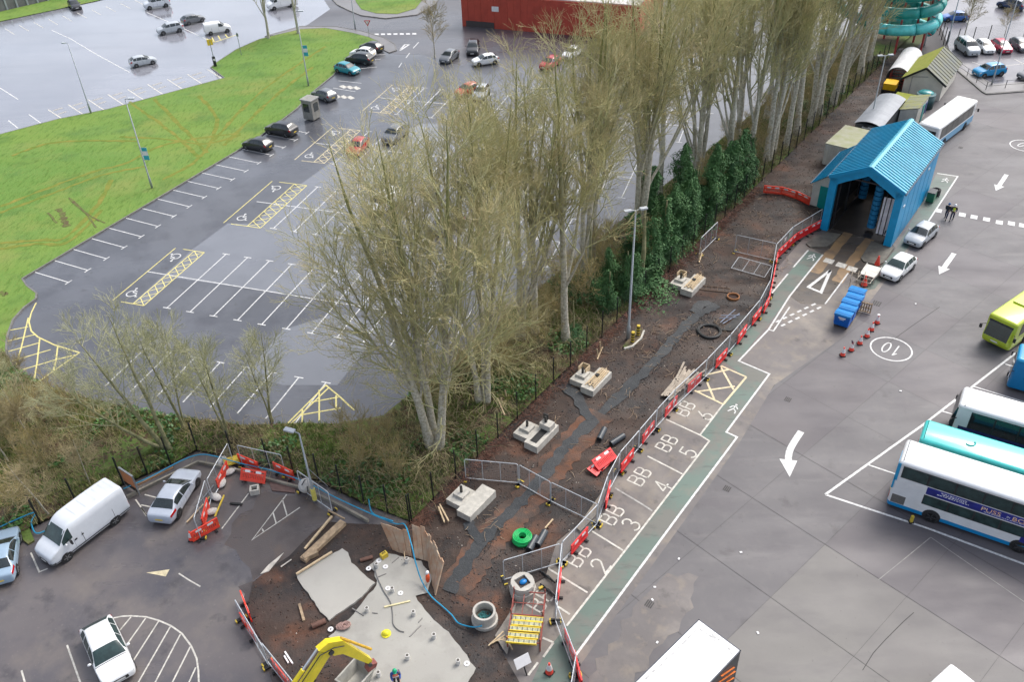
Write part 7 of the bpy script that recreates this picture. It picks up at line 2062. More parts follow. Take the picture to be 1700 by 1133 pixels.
# ---- striped bollards on their island
c = at(1052, 566); t = struct(sheet("bollard_island", [at(*p) for p in [(1034, 578), (1040, 582), (1058, 575), (1068, 560), (1066, 548), (1056, 548)]], .19, VERGE, thick=.12)); 
kbm = MB(); w = px([(1036, 582), (1050, 578), (1064, 565), (1069, 552)])
for a, b in zip(w[:-1], w[1:]): kbm.beam((a.x, a.y, .16), (b.x, b.y, .16), .15, .16)
o = kbm.build("island_kerb", CONC); tag(o, "short white curved kerb in front of the striped bollards", "kerb"); o['kind'] = 'thing'
for p, lab in (((1050, 571), "black and yellow striped bollard nearer the lamp post"), ((1059, 560), "black and yellow striped bollard farther from the lamp post")):
    q = at(*p); t = thing("bollard", lab, "bollard", (q.x, q.y, .12), 0, "striped bollards")
    for k in range(8): m = MB(); m.cyl((0, 0, .14 * k), .15, .14, 12); m.build("band", FOOTY if k % 2 else BLACK, t)

# ---- pipes and coils
def pipe(a, b, r, mat, label, name="pipe", z=None, hollow=True):
    A, B = at(*a, r), at(*b, r); c = (A + B) / 2
    t = thing(name, label, "pipe", (c.x, c.y, hdirt(c.x, c.y) + r * .9), heading(A, B)); L = (B - A).length
    m = MB(); m.tube([(-L / 2, 0, 0), (L / 2, 0, 0)], r, 14); m.build("pipe_wall", mat, t, False)
    m = MB()
    for x in (-L / 2, L / 2): m.tube([(x - .003 * (1 if x < 0 else -1), 0, 0), (x + (.012 if x > 0 else -.012), 0, 0)], r * .84, 12)
    m.build("bore", M("pipe_bore", (0.008, 0.008, 0.009), 0.9), t)
    return t
PIPEM = M("pipe_black", (0.045, 0.055, 0.065), 0.4, 0.2)
pipe((905, 884), (892, 907), .24, PIPEM, "short black pipe with a stick in it beside the green coil")
pipe((890, 893), (878, 915), .24, PIPEM, "short black pipe touching the green coil")
pipe((1003.6, 713), (994.6, 731), .22, PIPEM, "short dark pipe lying beside the gravel trench")
pipe((1035.6, 725), (1014, 739), .22, PIPEM, "longer dark pipe lying toward the red barriers")
RUSTP = M("rusty_pipe", (0.14, 0.07, 0.05), 0.7, 0.3)
pipe((598, 932), (619, 926), .13, RUSTP, "rusty pipe offcut at the back corner of the pit"); pipe((518, 1043), (541, 1033), .17, RUSTP, "thick rusty pipe offcut at the lower corner of the fresh slab")
A, B = at(905, 884), at(918, 868); o = MB().beam((A.x, A.y, .38), (B.x, B.y, .32), .09, .07).build("wooden_stake", PALEWOOD); tag(o, "pale wooden stake poking from the black pipe", "stake")
def coil(p, R, r, turns, mat, label, z0=.12, layers=1):
    c = at(*p); t = thing("hose_coil", label, "hose coil", (c.x, c.y, hdirt(c.x, c.y)), .3)
    for L_ in range(layers):
        for k in range(turns):
            q = []; RR = R - L_ * r * 1.8
            for i in range(28):
                a = 6.2832 * i / 28; q.append((RR * (1 + .03 * math.sin(3 * a + k)) * math.cos(a) + .03 * math.sin(k * 2.1), RR * math.sin(a) + .03 * math.cos(k * 1.7), z0 + r * 1.7 * k))
            m = MB(); m.tube(q, r, 7, closed=True); m.build("loop", mat, t, True)
coil((867, 900), .60, .055, 5, M("hose_green", (0.0, 0.38, 0.09), 0.4, 0.15), "bright green hose coil lying on the earth", .06, 4)
coil((1177, 553), 1.0, .06, 2, M("hose_black", (0.02, 0.022, 0.023), 0.5, 0.2), "wide black pipe coil lying on the earth by the barriers", .06, 2)
mb = MB(); q = smooth_path([at(*p, .15) for p in [(1167, 525), (1155, 535), (1160, 528), (1180, 531)]], 5)
# black sheet and trestle
P = [at(*p) for p in [(1197, 551), (1222, 528), (1240, 526), (1234, 537), (1213, 553)]]
mb = MB(); mb.extrude([(p.x, p.y, hdirt(p.x, p.y) + .08) for p in P], (0, 0, .03)); o = mb.build("black_sheet", BLACK); tag(o, "black plastic sheet spread by the red barriers", "sheet")
c = at(1210, 532); t = thing("trestle", "folded pale blue metal trestle lying by the black sheet", "trestle", (c.x, c.y, .15), .6)
m = MB()
for a, b in (((-1.1, 0, .1), (.9, .2, .5)), ((-.7, .5, .1), (.2, -.6, .4)), ((-.3, .7, .1), (.8, -.5, .3)), ((-1.0, -.2, .05), (1.2, -.1, .1))): m.tube([a, b], .04, 6)
m.build("leg", M("trestle_blue", (0.22, 0.27, 0.36), 0.5, 0.2), t)
# rusty ring and steel frame
c = at(1217, 496); t = thing("rusty_ring", "rusty steel ring sunk in the earth below the gate panel", "ring", (c.x, c.y, .08), 0)
m = MB(); m.ring((0, 0, 0), .48, .56, .22, 24); m.build("ring", M("rust_orange", (0.30, 0.13, 0.05), 0.8, 0.3), t); m = MB(); m.cyl((0, 0, .02), .47, .03, 20); m.build("bottom", M("pit_dark", (0.04, 0.02, 0.015), 0.9), t)
c = at(1186, 482); t = thing("steel_ladder", "rusty ladder-like steel frame lying on the earth left of the ring", "frame", (c.x, c.y, hdirt(c.x, c.y) + .06), SA - 1.2)
m = MB()
for y in (-.35, .35): m.beam((-1.4, y, 0), (1.4, y, 0), .06)
for k in range(6): m.beam((-1.3 + .52 * k, -.35, 0), (-1.3 + .52 * k, .35, 0), .05)
m.build("rung", M("rust_brown", (0.12, 0.075, 0.05), 0.8, 0.3), t)

# ---- manhole rings
c = at(805, 1032); RINGC = M("ring_concrete", (0.42, 0.40, 0.36), 0.8, 0.15, 2.0)
t = thing("manhole_ring", "round concrete manhole ring filled with green tangled twine", "manhole ring", (c.x, c.y, .06), 0, "concrete manhole rings")
m = MB(); m.ring((0, 0, 0), .56, .69, .95, 28); m.ring((0, 0, -.05), .56, .80, .3, 28); m.build("ring", RINGC, t, False)
m = MB(); m.cyl((0, 0, .35), .55, .03, 20); m.build("fill", M("ring_fill", (0.10, 0.09, 0.07), 0.9, 0.3, 6), t)
m = MB()
for k in range(26):
    a = random.uniform(0, 6.28); r_ = random.uniform(0, .4); b = random.uniform(0, 6.28)
    m.tube([(r_ * math.cos(a), r_ * math.sin(a), .42), (.3 * math.cos(b), .3 * math.sin(b), .52), (.4 * math.cos(b + 1), .4 * math.sin(b + 1), .42)], .022, 4)
m.build("twine", M("twine_teal", (0.05, 0.20, 0.20), 0.7, 0.4, 5), t)
c = at(868, 984)
t = thing("manhole_ring", "concrete manhole ring with a square opening and a blue bag inside", "manhole ring", (c.x, c.y, .05), .55, "concrete manhole rings")
m = MB(); m.cyl((0, 0, 0), .84, .5, 10); m.cyl((0, 0, .5), .76, .35, 12); m.build("ring", RINGC, t)
m = MB(); vs = []; n = 16
for k in range(n):
    a = 2 * math.pi * k / n; vs.append((.73 * math.cos(a), .73 * math.sin(a), 1.0))
sq = []
for k in range(n):
    a = 2 * math.pi * k / n; cx, sy = math.cos(a), math.sin(a); s_ = .38 / max(abs(cx), abs(sy)); sq.append((cx * s_, sy * s_, 1.0))
lo = [(x, y, .85) for x, y, z in vs]; sl_ = [(x, y, .86) for x, y, z in sq]
m.add(vs + sq + lo + sl_, [(k, (k + 1) % n, n + (k + 1) % n, n + k) for k in range(n)] + [(2 * n + k, 2 * n + (k + 1) % n, (k + 1) % n, k) for k in range(n)] + [(n + k, n + (k + 1) % n, 3 * n + (k + 1) % n, 3 * n + k) for k in range(n)])
m.build("cover_slab", RINGC, t)
m = MB(); m.cyl((0, 0, .852), .55, .02, 16); m.build("shaft", M("shaft_dark", (0.06, 0.05, 0.045), 0.9, 0.2), t)
m = MB(); m.ball((.05, 0, .93), (.26, .2, .12), 10, 6); m.build("blue_bag", M("bag_blue", (0.0, 0.16, 0.45), 0.4, 0.2), t, True)

# ---- red rack with yellow walkway boards
c = (at(856, 985) + at(895, 1095)) / 2; ra = heading(at(848, 1075), at(860, 985)); 
t = thing("storage_rack", "rusty red tubular rack holding yellow walkway boards", "rack", (c.x, c.y, .05), ra)
RR = M("rack_rust_red", (0.26, 0.06, 0.045), 0.65, 0.3); L, W = 3.5, 1.9
m = MB()
for sx in (-1, 0.08, 1):
    for sg in (1, -1): m.beam((sx * L / 2, sg * W / 2, 0), (sx * L / 2, sg * W / 2, 1.15), .07)
for sg in (1, -1):
    for z in (.15, .75): m.beam((-L / 2, sg * W / 2, z), (L / 2, sg * W / 2, z), .06)
m.build("upright", RR, t)
m = MB()
for x in (-L / 2, .1, L / 2): m.beam((x, -W / 2, .75), (x, W / 2, .75), .06)
for y in (-.3, .3): m.beam((.1, y, .72), (L / 2, y, .72), .04)
m.beam((.95, -W / 2, .72), (.95, W / 2, .72), .04)
m.build("rail", RR, t)
YB = M("board_yellow", (0.68, 0.50, 0.03), 0.5, 0.2, 3.0); GBR = M("board_grating", (0.38, 0.38, 0.24), 0.7, 0.35, 9.0)
for k in range(5):
    x = -.25 - .36 * k - (.1 if k > 2 else 0); z = .86 + .03 * (k % 2); sk = .06 * (k - 2)
    m = MB(); m.box((x, sk, z), (.26, 1.75, .10)); bd = m.build("walk_board", GBR, t)
    m = MB()
    for e in (-.14, .14): m.box((x + e, sk, z), (.05, 1.78, .13))
    m.build("board_edge", YB, bd)
    m = MB()
    for q in range(6): m.box((x, sk - .75 + .3 * q, z + .055), (.2, .06, .012))
    m.build("board_slot", M("board_slot_dark", (0.14, 0.15, 0.12), 0.8), bd)
p = at(875, 1110, .8); t = thing("notice_board", "white notice board on a black post by the yellow boards", "sign", (p.x, p.y, .05), .5)
m = MB(); m.box((0, 0, .9), (.95, .04, .62)); m.build("board", REFL, t); m = MB(); m.tube([(0, .06, 0), (0, .06, 1.2)], .04, 6); m.build("post", BLACK, t); t.rotation_euler = (-.6, 0, .5)
MB_ = sheet("concrete_apron", px([(822, 1060), (858, 1004), (853, 1025), (850, 1060), (842, 1092), (835, 1082)]), .24, M("apron_conc", (0.22, 0.2, 0.175), 0.8, 0.2)); struct(MB_, "small triangular concrete apron beside the red rack")

# ---- heavy timber sheeting at the pit corner
OLDW = M("stained_timber", (0.36, 0.20, 0.115), 0.85, 0.35, 1.8, col2=(0.42, 0.33, 0.24), bump=.4)
t = thing("timber_sheeting", "wall of stained upright timber boards holding the corner of the pit", "timber wall", (0, 0, 0))
def board_run(bot, top):
    for i in range(len(bot) - 1):
        L = (bot[i + 1] - bot[i]).length; n = max(1, round(L / .30))
        for k in range(n):
            f0, f1 = k / n, (k + .94) / n; j = random.uniform(-.06, .10)
            p0, p1 = bot[i].lerp(bot[i + 1], f0), bot[i].lerp(bot[i + 1], f1); q0, q1 = top[i].lerp(top[i + 1], f0), top[i].lerp(top[i + 1], f1)
            q0 = q0 + (q0 - p0) * j; q1 = q1 + (q1 - p1) * j
            nn = (p1 - p0).cross(q0 - p0).normalized() * (.05 + .03 * (k % 2)); m = MB(); m.extrude([p0, p1, q1, q0], nn); m.build("board", OLDW, t)
board_run([at(*p, .1) for p in [(652, 913), (684, 925)]], [at(*p, 1.5) for p in [(633, 870), (679, 885)]])
board_run([at(*p, .1) for p in [(689, 926), (712, 933), (717, 962), (724, 990)]], [at(*p, 1.6) for p in [(684, 871), (706, 880), (723, 907), (737, 938)]])
# ---- small things on the poured base
STUB = M("white_stub", (0.58, 0.57, 0.54), 0.5, 0.1)
sb = MB(); sb.cyl((0, 0, 0), .13, .38, 14); sbm = sb.mesh("tube", STUB); sc_ = MB(); sc_.cyl((0, 0, .38), .085, .015, 12); scm = sc_.mesh("hole", M("stub_hole", (0.1, 0.09, 0.08), 0.9))
for i, (p, lab) in enumerate((((626, 943), "white pipe stub left of the red-handled boards"), ((676, 934), "white pipe stub close under the timber boards"), ((652, 983), "white pipe stub near the yellow rod"), ((687, 1022), "white pipe stub at the right edge of the base"), ((610, 1016), "dark topped pipe stub below the fresh slab corner"), ((721, 1060), "white pipe stub right of the yellow helmet"), ((677, 1095), "white pipe stub above the worker"), ((761, 1103), "white pipe stub at the right corner by the washer"), ((629, 1123), "white pipe stub left of the worker"))):
    q = at(*p, .17); t = thing("pipe_stub", lab, "pipe stub", (q.x, q.y, .17), 0, "white pipe stubs in the poured base"); link("tube", sbm, t); link("hole", scm, t)
rg = MB(); rg.ring((0, 0, 0), .06, .17, .03, 18); rgm = rg.mesh("washer", REFL)
for p, lab in (((629, 932), "white ring beside the yellow box"), ((612, 945), "white ring at the corner of the fresh slab"), ((640, 942), "white ring right of the pipe stub"), ((644, 978), "white ring left of the pipe stub"), ((665, 986), "white ring right of the pipe stub near the yellow rod"), ((549, 1046), "white ring at the lower left of the base"), ((775, 1103), "white ring at the right corner of the base")):
    q = at(*p, .17); o = link("plastic_ring", rgm, None, (q.x, q.y, .18)); tag(o, lab, "ring", "white rings lying on the base")
q = at(641, 1053, .2); t = thing("hard_hat", "yellow hard hat lying on the poured base", "helmet", (q.x, q.y, .17)); m = MB(); m.ball((0, 0, .05), (.26, .22, .22), 12, 7); m.build("shell", M("hat_yellow", (0.72, 0.66, 0.03), 0.4, 0.1), t, True); m = MB(); m.cyl((0, 0, .02), .30, .03, 16); m.build("brim", MATS["hat_yellow"], t)
q = at(638, 925, .2); t = thing("fuel_can", "yellow can under the timber boards on the poured base", "can", (q.x, q.y, .17), .7); m = MB(); m.box((0, 0, .18), (.45, .3, .36)); m.build("can", FOOTY, t); m = MB(); m.tube([(-.12, 0, .36), (-.1, 0, .46), (.1, 0, .46), (.12, 0, .36)], .025, 5); m.build("handle", BLACK, t)
q = at(571, 1042, .2); t = thing("hose_tangle", "pinkish tangle of layflat hose on the poured base", "hose", (q.x, q.y, .2), 0)
for k in range(5): m = MB(); m.tube([(.25 * math.cos(a) + .09 * k - .2, .2 * math.sin(a) + .05 * math.sin(k * 2), .06 + .03 * k) for a in np.linspace(0, 6.283, 11)[:-1]], .055, 6, closed=True); m.build("loop", M("hose_pink", (0.33, 0.21, 0.18), 0.7, 0.2), t)
q = at(711, 968, .3); t = thing("work_jacket", "orange red hi-vis jacket hung on the boards", "jacket", (q.x, q.y, .2), SA); m = MB(); m.ball((0, 0, .55), (.18, .10, .45), 10, 6); m.build("cloth", M("hivis_orange", (0.75, 0.10, 0.03), 0.6, 0.15), t, True); m = MB(); m.ball((.02, 0, 1.05), (.14, .11, .14), 8, 5); m.build("collar", REFL, t, True)
def rod(a, b, w, mat, label, z=.2, name="timber_rod", h=None, cat="timber", z2=None):
    A, B = at(*a, z), at(*b, z2 if z2 is not None else z); o = MB().beam(A, B, w, h or w).build(name, mat); return tag(o, label, cat)
rod((638, 1009), (681, 999), .10, M("rod_yellow", (0.62, 0.55, 0.32), 0.6, 0.15), "pale yellow rod lying across the poured base", .2)
rod((492, 954), (551, 917), .12, PALEWOOD, "pale timber along the top edge of the fresh slab", .4)
rod((506, 912), (551, 858), .13, PALEWOOD, "long pale timber propped at the pit edge above the fresh slab", .3)
rod((545, 848), (572, 862), .10, WOOD, "short grey timber at the end of the low wall", .3)
rod((503, 931), (570, 868), .5, WOOD, "wide weathered beam along the back of the pit", .25, h=.3)
rod((504, 928), (527, 917), .35, WOOD, "old board at the top left of the fresh slab", .3)
rod((497, 1004), (505, 1032), .16, WOOD, "short weathered post lying left of the fresh slab", .15)
rod((473, 1083), (486, 1103), .09, REFL, "white plastic strip lying by the lower mesh panel", .15, "plastic_strip", cat="strip")
rod((472, 1090), (479, 1102), .09, REFL, "shorter white plastic strip beside the long one", .15, "plastic_strip", cat="strip")
rod((670, 887), (672, 930), .05, PALEWOOD, "thin upright lath against the left timber boards", .5, z2=.2)
for a, b, lab in (((680, 1058), (699, 1039), "grey steel rod pointing to the right on the base"), ((585, 1011), (604, 1023), "grey steel rod below the fresh slab"), ((627, 959), (641, 953), "short grey rod near the top of the base"), ((618, 1018), (627, 1019), "tiny grey rod left of the middle of the base"), ((695, 1034), (701, 1027), "short grey rod right of the long rod"), ((651, 935), (662, 926), "grey rod near the yellow can")): rod(a, b, .05, M("rod_grey", (0.22, 0.21, 0.2), 0.6), lab, .2, "steel_rod", cat="rod")
hose_pts = smooth_path([at(*p, .22) for p in [(621, 935), (625, 955), (636, 980), (648, 1000), (652, 1020), (653, 1037), (662, 1047), (671, 1050)]], 6)
tag(MB().tube(hose_pts, .03, 6).build("grey_hose", M("hose_grey", (0.16, 0.155, 0.15), 0.7)), "thin grey hose snaking over the poured base", "hose")
BLH = M("hose_blue", (0.01, 0.26, 0.45), 0.4, 0.15)
hz = [((205, 812), .6), ((250, 792), .6), ((300, 766), .6), ((328, 756), .7), ((352, 757), .7), ((400, 770), .6), ((447, 781), .5), ((505, 800), .6), ((560, 828), .7), ((612, 852), .9), ((655, 870), 1.4), ((672, 872), 1.9), ((683, 905), 2.0), ((690, 935), 1.3), ((700, 965), .5), ((715, 990), .25), ((735, 1008), .25), ((750, 1022), .25), ((762, 1036), .25), ((785, 1042), .4), ((800, 1040), .7)]
tag(MB().tube(smooth_path([at(*p, z) for p, z in hz], 6), .042, 7).build("blue_water_hose", BLH, None, True), "long blue water hose running along the fence and down into the pit", "hose")
tag(MB().tube(smooth_path([at(*p, z) for p, z in [((612, 830), .3), ((618, 852), .6), ((640, 862), 1.2), ((652, 866), 1.5)]], 6), .05, 7).build("blue_water_hose", BLH, None, True), "short loop of blue hose behind the fence bars", "hose")
tag(MB().tube(smooth_path([at(*p, z) for p, z in [((-20, 885), .4), ((30, 862), .5), ((58, 852), .5), ((52, 868), .3), ((60, 886), .2), ((80, 880), .2)]], 6), .05, 7).build("blue_water_hose", BLH, None, True), "blue hose by the pale blue car at the left edge", "hose")
# low wall / kerb of the lower car park
LW = M("low_wall_concrete", (0.24, 0.22, 0.18), 0.85, 0.3, 1.2)
lw = thing("low_kerb_wall", "low concrete kerb wall along the back of the lower car park", "wall", (0, 0, 0))
w = px([(212, 828), (262, 803), (330, 770), (390, 782), (450, 800), (508, 815), (560, 840), (612, 868)])
for a, b in zip(w[:-1], w[1:]):
    n = max(1, round((b - a).length / 1.0)); d = (b - a)
    for k in range(n):
        p, q = a + d * (k / n), a + d * ((k + .985) / n); m = MB(); m.beam((p.x, p.y, .14), (q.x, q.y, .14), .16, .28); m.build("kerb_block", LW, lw)
w = px([(232, 812), (290, 783)]); tag(MB().beam((w[0].x, w[0].y, .4), (w[1].x, w[1].y, .4), .12, .12).build("brown_plank", M("plank_brown", (0.34, 0.2, 0.11), 0.7, 0.2)), "brown plank lying along the kerb behind the silver coupe", "plank")
p = at(221, 815); t = thing("parking_board", "brown and grey board on posts behind the van tail", "board", (p.x, p.y, 0), heading(at(205, 800), at(240, 782)) - 1.35)
m = MB(); m.box((0, 0, 1.2), (1.5, .08, 1.2)); m.build("board", M("board_orange_brown", (0.42, 0.17, 0.08), 0.6, 0.15), t); m = MB()
for sx in (-1, 1): m.box((sx * .78, 0, .95), (.08, .1, 1.9))
m.box((0, 0, 1.86), (1.64, .12, .1)); m.build("frame", GALV, t); m = MB(); m.box((0, -.02, .42), (1.45, .06, .35)); m.build("lower_board", BLACK, t)
p = at(45, 880); m = MB(); m.prism([at(*q) for q in [(30, 868), (43, 862), (58, 900), (48, 906), (40, 900)]], .0, .14); o = m.build("grass_bed", VERGE); struct(o, "narrow kerbed bed between the pale blue car and the van")
# sandbags, blocks and boards in the works of the lower car park
for i, (p, lab) in enumerate((((381, 787), "white sandbag beside the standing red barrier"), ((369, 806), "white sandbag in the middle of its row"), ((360, 829), "pair-sized white sandbag by the yellow pole"), ((352, 853), "white sandbag next to the front red barrier"), ((370, 768), "flat white bag at the foot of the mesh panel"))):
    q = at(*p); t = thing("sandbag", lab, "sandbag", (q.x, q.y, .05), .5 + i, "white sandbags in the lower car park"); m = MB(); m.ball((0, 0, .14), (.48, .3, .18), 10, 6); m.build("sack", MATS["sack_white"], t, True); m = MB(); m.ball((.46, 0, .18), (.1, .12, .08), 6, 4); m.build("tied_neck", MATS["sack_white"], t, True)
q = at(386, 773); o = MB().box((q.x, q.y, .45), (1.1, .8, .12), rz=.4).build("yellow_board", FOOTY); tag(o, "yellow board lying on top of the red barriers", "board")
rod((357, 858), (372, 823), .09, FOOTY, "yellow pole leaning beside the sandbags", .5, "yellow_pole", cat="pole")
q = at(424, 818); t = thing("concrete_block", "pale concrete block with a square hole in front of the leaning barrier", "block", (q.x, q.y, .02), .2); m = MB()
for a in ((0, .25, .5, .12), (0, -.25, .5, .12)): m.box((a[0], a[1], .22), (a[2] + .14, a[3], .44))
for sx in (-1, 1): m.box((sx * .26, 0, .22), (.12, .38, .44))
m.build("block", CONC, t); m = MB(); m.box((0, 0, .1), (.4, .38, .1)); m.build("hole", BLACK, t)
q = [at(*p) for p in [(447, 802), (492, 806), (490, 820), (452, 816)]]; o = MB().prism(q, .02, .08).build("steel_plate", M("plate_brown", (0.13, 0.075, 0.065), 0.6, 0.25)); tag(o, "brown steel plate lying below the right red barrier", "plate")
rod((382, 836), (402, 838), .16, BLACK, "black kerb ramp lying beside the bay line", .08, "kerb_ramp", cat="ramp", h=.1)
rod((310, 868), (338, 838), .09, PALEWOOD, "pale plank lying under the mesh panel by the coupe", .1)
rod((325, 842), (355, 806), .06, GALV, "grey tube lying under the mesh panel by the coupe", .1, "steel_tube", cat="tube")
# white rags and scraps of timber
SCR = M("scrap_white", (0.52, 0.48, 0.42), 0.8, 0.2)
for p, lab in (((455, 935), "torn pale sheet on the earth at the top left of the pit"), ((475, 935), "narrow white scrap beside the torn sheet")):
    q = at(*p, .15); m = MB(); m.extrude([(q.x - .7, q.y - .9, .16), (q.x - .3, q.y - .2, .2), (q.x + .5, q.y + .75, .2), (q.x + .2, q.y + .1, .17), (q.x - .2, q.y - .7, .15)] if p[0] == 455 else [(q.x - .3, q.y - .3, .16), (q.x + .3, q.y + .25, .18), (q.x + .33, q.y + .18, .18), (q.x - .25, q.y - .38, .16)], (0, 0, .03)); tag(m.build("torn_sheet", SCR), lab, "scrap")
PW = [((826, 662), (838, 690), "upright pale timber marker at the fence by the first bases"), ((730, 838), (745, 866), "pale cross timber beside the first concrete base"), ((738, 868), (728, 842), "second pale timber crossing the first")]
for a, b, lab in PW: rod(a, b, .10, PALEWOOD, lab, .35)
for (cx, cy), lab in (((838, 672), "rough timber trestle by the fence behind the second base"), ((995, 590), "small timber frame leaning behind the third base"), ((1162, 432), "wooden frame standing in front of the leaning mesh panel")):
    q = at(cx, cy); t = thing("timber_trestle", lab, "timber frame", (q.x, q.y, hdirt(q.x, q.y)), SA + .3)
    m = MB()
    for x in (-.5, .5): m.beam((x, 0, 0), (x, .1, .95), .09, .06)
    m.build("upright", PALEWOOD, t); m = MB(); m.beam((-.8, -.02, .12), (.9, -.05, .16), .10, .06); m.build("crosspiece", PALEWOOD, t)
# heap of grey planks by the barriers
q = at(1130, 640); t = thing("plank_heap", "heap of weathered grey planks along the fence panels", "planks", (q.x, q.y, .1), SA)
GP = M("plank_grey", (0.36, 0.31, 0.25), 0.85, 0.3, 2.0)
random.seed(17)
for k in range(34):
    x0 = random.uniform(-2.4, .4); L = random.uniform(1.2, 2.8); y = random.uniform(-.5, .5); z = .06 + .03 * (k % 10) + random.uniform(0, .05); a = random.uniform(-.22, .22)
    m = MB(); m.beam((x0, y, z), (x0 + L, y + a * L, z + random.uniform(-.04, .1)), .16, .045); m.build("plank", GP, t)
# concrete edging strip beside bay 3
strip_ = struct(sheet("concrete_edging", px([(957, 880), (1003, 815), (1012, 818), (990, 858), (964, 886)]), .20, ground_mat("edging_concrete", [((0.25, 0.19, 0.13), .9, .5, .65, .8)], base=(0.2, 0.175, 0.145)), thick=.15), "pale concrete edging beside bay 3")
# loose black pipes and stones by the square-topped manhole
for i in range(8):
    a = Vector(at(897 + (i % 4) * 4, 950 + (i // 4) * 22 + (i % 4) * 3)); b = Vector(at(909 + (i % 4) * 4, 962 + (i // 4) * 22 + (i % 4) * 3))
    o = MB().tube([(a.x, a.y, .12 + .05 * (i % 2)), (b.x, b.y, .12 + .05 * (i % 2))], .055, 8).build("duct_offcut", BLACK); tag(o, "%s short black duct offcut in the %s bundle by the square-topped manhole ring" % (["first", "second", "third", "fourth"][i % 4], "upper" if i < 4 else "lower"), "duct", "black duct offcuts in the upper bundle" if i < 4 else "black duct offcuts in the lower bundle")
q = at(898, 979); o = MB().box((q.x, q.y, .14), (.28, .16, .12), rz=.5).build("yellow_block", FOOTY); tag(o, "yellow block between the black duct bundles", "block")
q = at(828, 1066); t = thing("scrap_timber", "pale timber splinters at the lower right of the pit", "timber", (q.x, q.y, .15), 0); m = MB()
for k in range(6): m.beam((-.6 + .2 * k, -.4 + .15 * k, .05), (.3 + .1 * k, .5 - .25 * k, .1), .07)
m.build("splinter", PALEWOOD, t)
# stones, clods and litter on the churned earth (nobody could count them)
rs = np.random.default_rng(5)
def stones(name, n, smin, smax, mat, label, seed, poly, thr=-1, zf=hdirt, dz=0.0):
    r = np.random.default_rng(seed); xy = scatter(poly, n, r)
    c = clumpf(xy, .35, seed * 1.3); xy = xy[c > thr]; m = len(xy)
    z = np.array([max(.02, zf(x, y)) for x, y in xy]) + dz; s = np.exp(r.uniform(np.log(smin), np.log(smax), m))
    base = np.array([(1, 0, 0), (0, 1, 0), (-1, 0, 0), (0, -1, 0), (0, 0, 1.0), (0, 0, -.8)]); a = r.uniform(0, 6.283, m)
    R = np.zeros((m, 3, 3)); R[:, 0, 0] = np.cos(a); R[:, 0, 1] = -np.sin(a); R[:, 1, 0] = np.sin(a); R[:, 1, 1] = np.cos(a); R[:, 2, 2] = 1
    Vv = base[None] * (s[:, None, None] * r.uniform(.45, 1.2, (m, 6, 1))); Vv[:, :, 2] *= .7
    Vv = np.einsum('mij,mkj->mki', R, Vv); Vv += np.stack([xy[:, 0], xy[:, 1], z], 1)[:, None]
    f = np.array([(0, 1, 4), (1, 2, 4), (2, 3, 4), (3, 0, 4), (1, 0, 5), (2, 1, 5), (3, 2, 5), (0, 3, 5)])
    F = (np.arange(m)[:, None, None] * 6 + f[None]).reshape(-1, 3)
    return stuff(link(name, np_mesh(name, Vv.reshape(-1, 3), F, mat)), label, "stones")
DP = [Vector((p[0], p[1], 0)) for p in DIRT_POLY]
stones("clods", 7000, .03, .11, M("clod_brown", (0.05, 0.033, 0.026), 0.9, 0.4, 0.7, col2=(0.085, 0.05, 0.035)), "clods of red-brown earth over the construction strip", 3, DP)
stones("dark_rubble", 6000, .03, .12, M("rubble_dark", (0.04, 0.036, 0.034), 0.8, 0.4, 0.8), "dark gravelly rubble over the construction strip", 4, DP, .0)
stones("pale_rubble", 800, .02, .09, M("rubble_pale", (0.40, 0.36, 0.31), 0.8, 0.3, 0.8), "pale stones and chips strewn over the earth", 6, DP, .02)
TP = [p for p in px([(1170, 505), (1195, 520), (1160, 545), (1060, 650), (940, 765), (870, 850), (800, 930), (755, 995), (735, 985), (790, 915), (850, 835), (900, 785), (980, 695), (1050, 625), (1120, 545)])]
stones("trench_stones", 3500, .02, .05, M("stone_blue_grey", (0.038, 0.042, 0.047), 0.7, 0.4, 2.0), "blue-grey gravel filling the trench", 8, TP, -1, lambda x, y: hdirt(x, y) + .03)
LPz = px([(0, 940), (400, 960), (480, 1133), (0, 1133)])
# sticks and roots raked out along the fence and the strip
r = np.random.default_rng(15); xy = scatter([sv(-1, -1), sv(60, -1), sv(60, -9), sv(20, -9), sv(2, -6)], 900, r); c = clumpf(xy, .3, 2.2); xy = xy[c > .05]; m = len(xy)
a = r.uniform(0, 6.283, m); L = r.uniform(.2, .9, m); z = np.array([hdirt(x, y) for x, y in xy]) + .05
Pp = np.stack([np.stack([xy[:, 0] - np.cos(a) * L / 2, xy[:, 1] - np.sin(a) * L / 2, z], 1), np.stack([xy[:, 0] + r.normal(size=m) * .05, xy[:, 1] + r.normal(size=m) * .05, z + .05], 1), np.stack([xy[:, 0] + np.cos(a) * L / 2, xy[:, 1] + np.sin(a) * L / 2, z + .02], 1)], 1)
v, f = tubes_np(Pp, np.full((m, 3), .016), 4); stuff(link("sticks", np_mesh("sticks", v, f, M("stick_pale", (0.30, 0.22, 0.15), 0.9, 0.3, 1.0))), "broken sticks and roots raked over the earth", "sticks")
r = np.random.default_rng(16); m = 2600; s_ = r.uniform(-.5, 58, m); n_ = r.normal(-.45, .3, m); xy = np.stack([S0.x + SU.x * s_ + SN.x * n_, S0.y + SU.y * s_ + SN.y * n_], 1)
a = r.uniform(0, 6.283, m); L = r.uniform(.2, .8, m); z = np.array([hdirt(x, y) for x, y in xy]) + r.uniform(.02, .25, m)
Pp = np.stack([np.stack([xy[:, 0], xy[:, 1], z], 1), np.stack([xy[:, 0] + np.cos(a) * L, xy[:, 1] + np.sin(a) * L, z + r.uniform(-.1, .25, m)], 1)], 1)
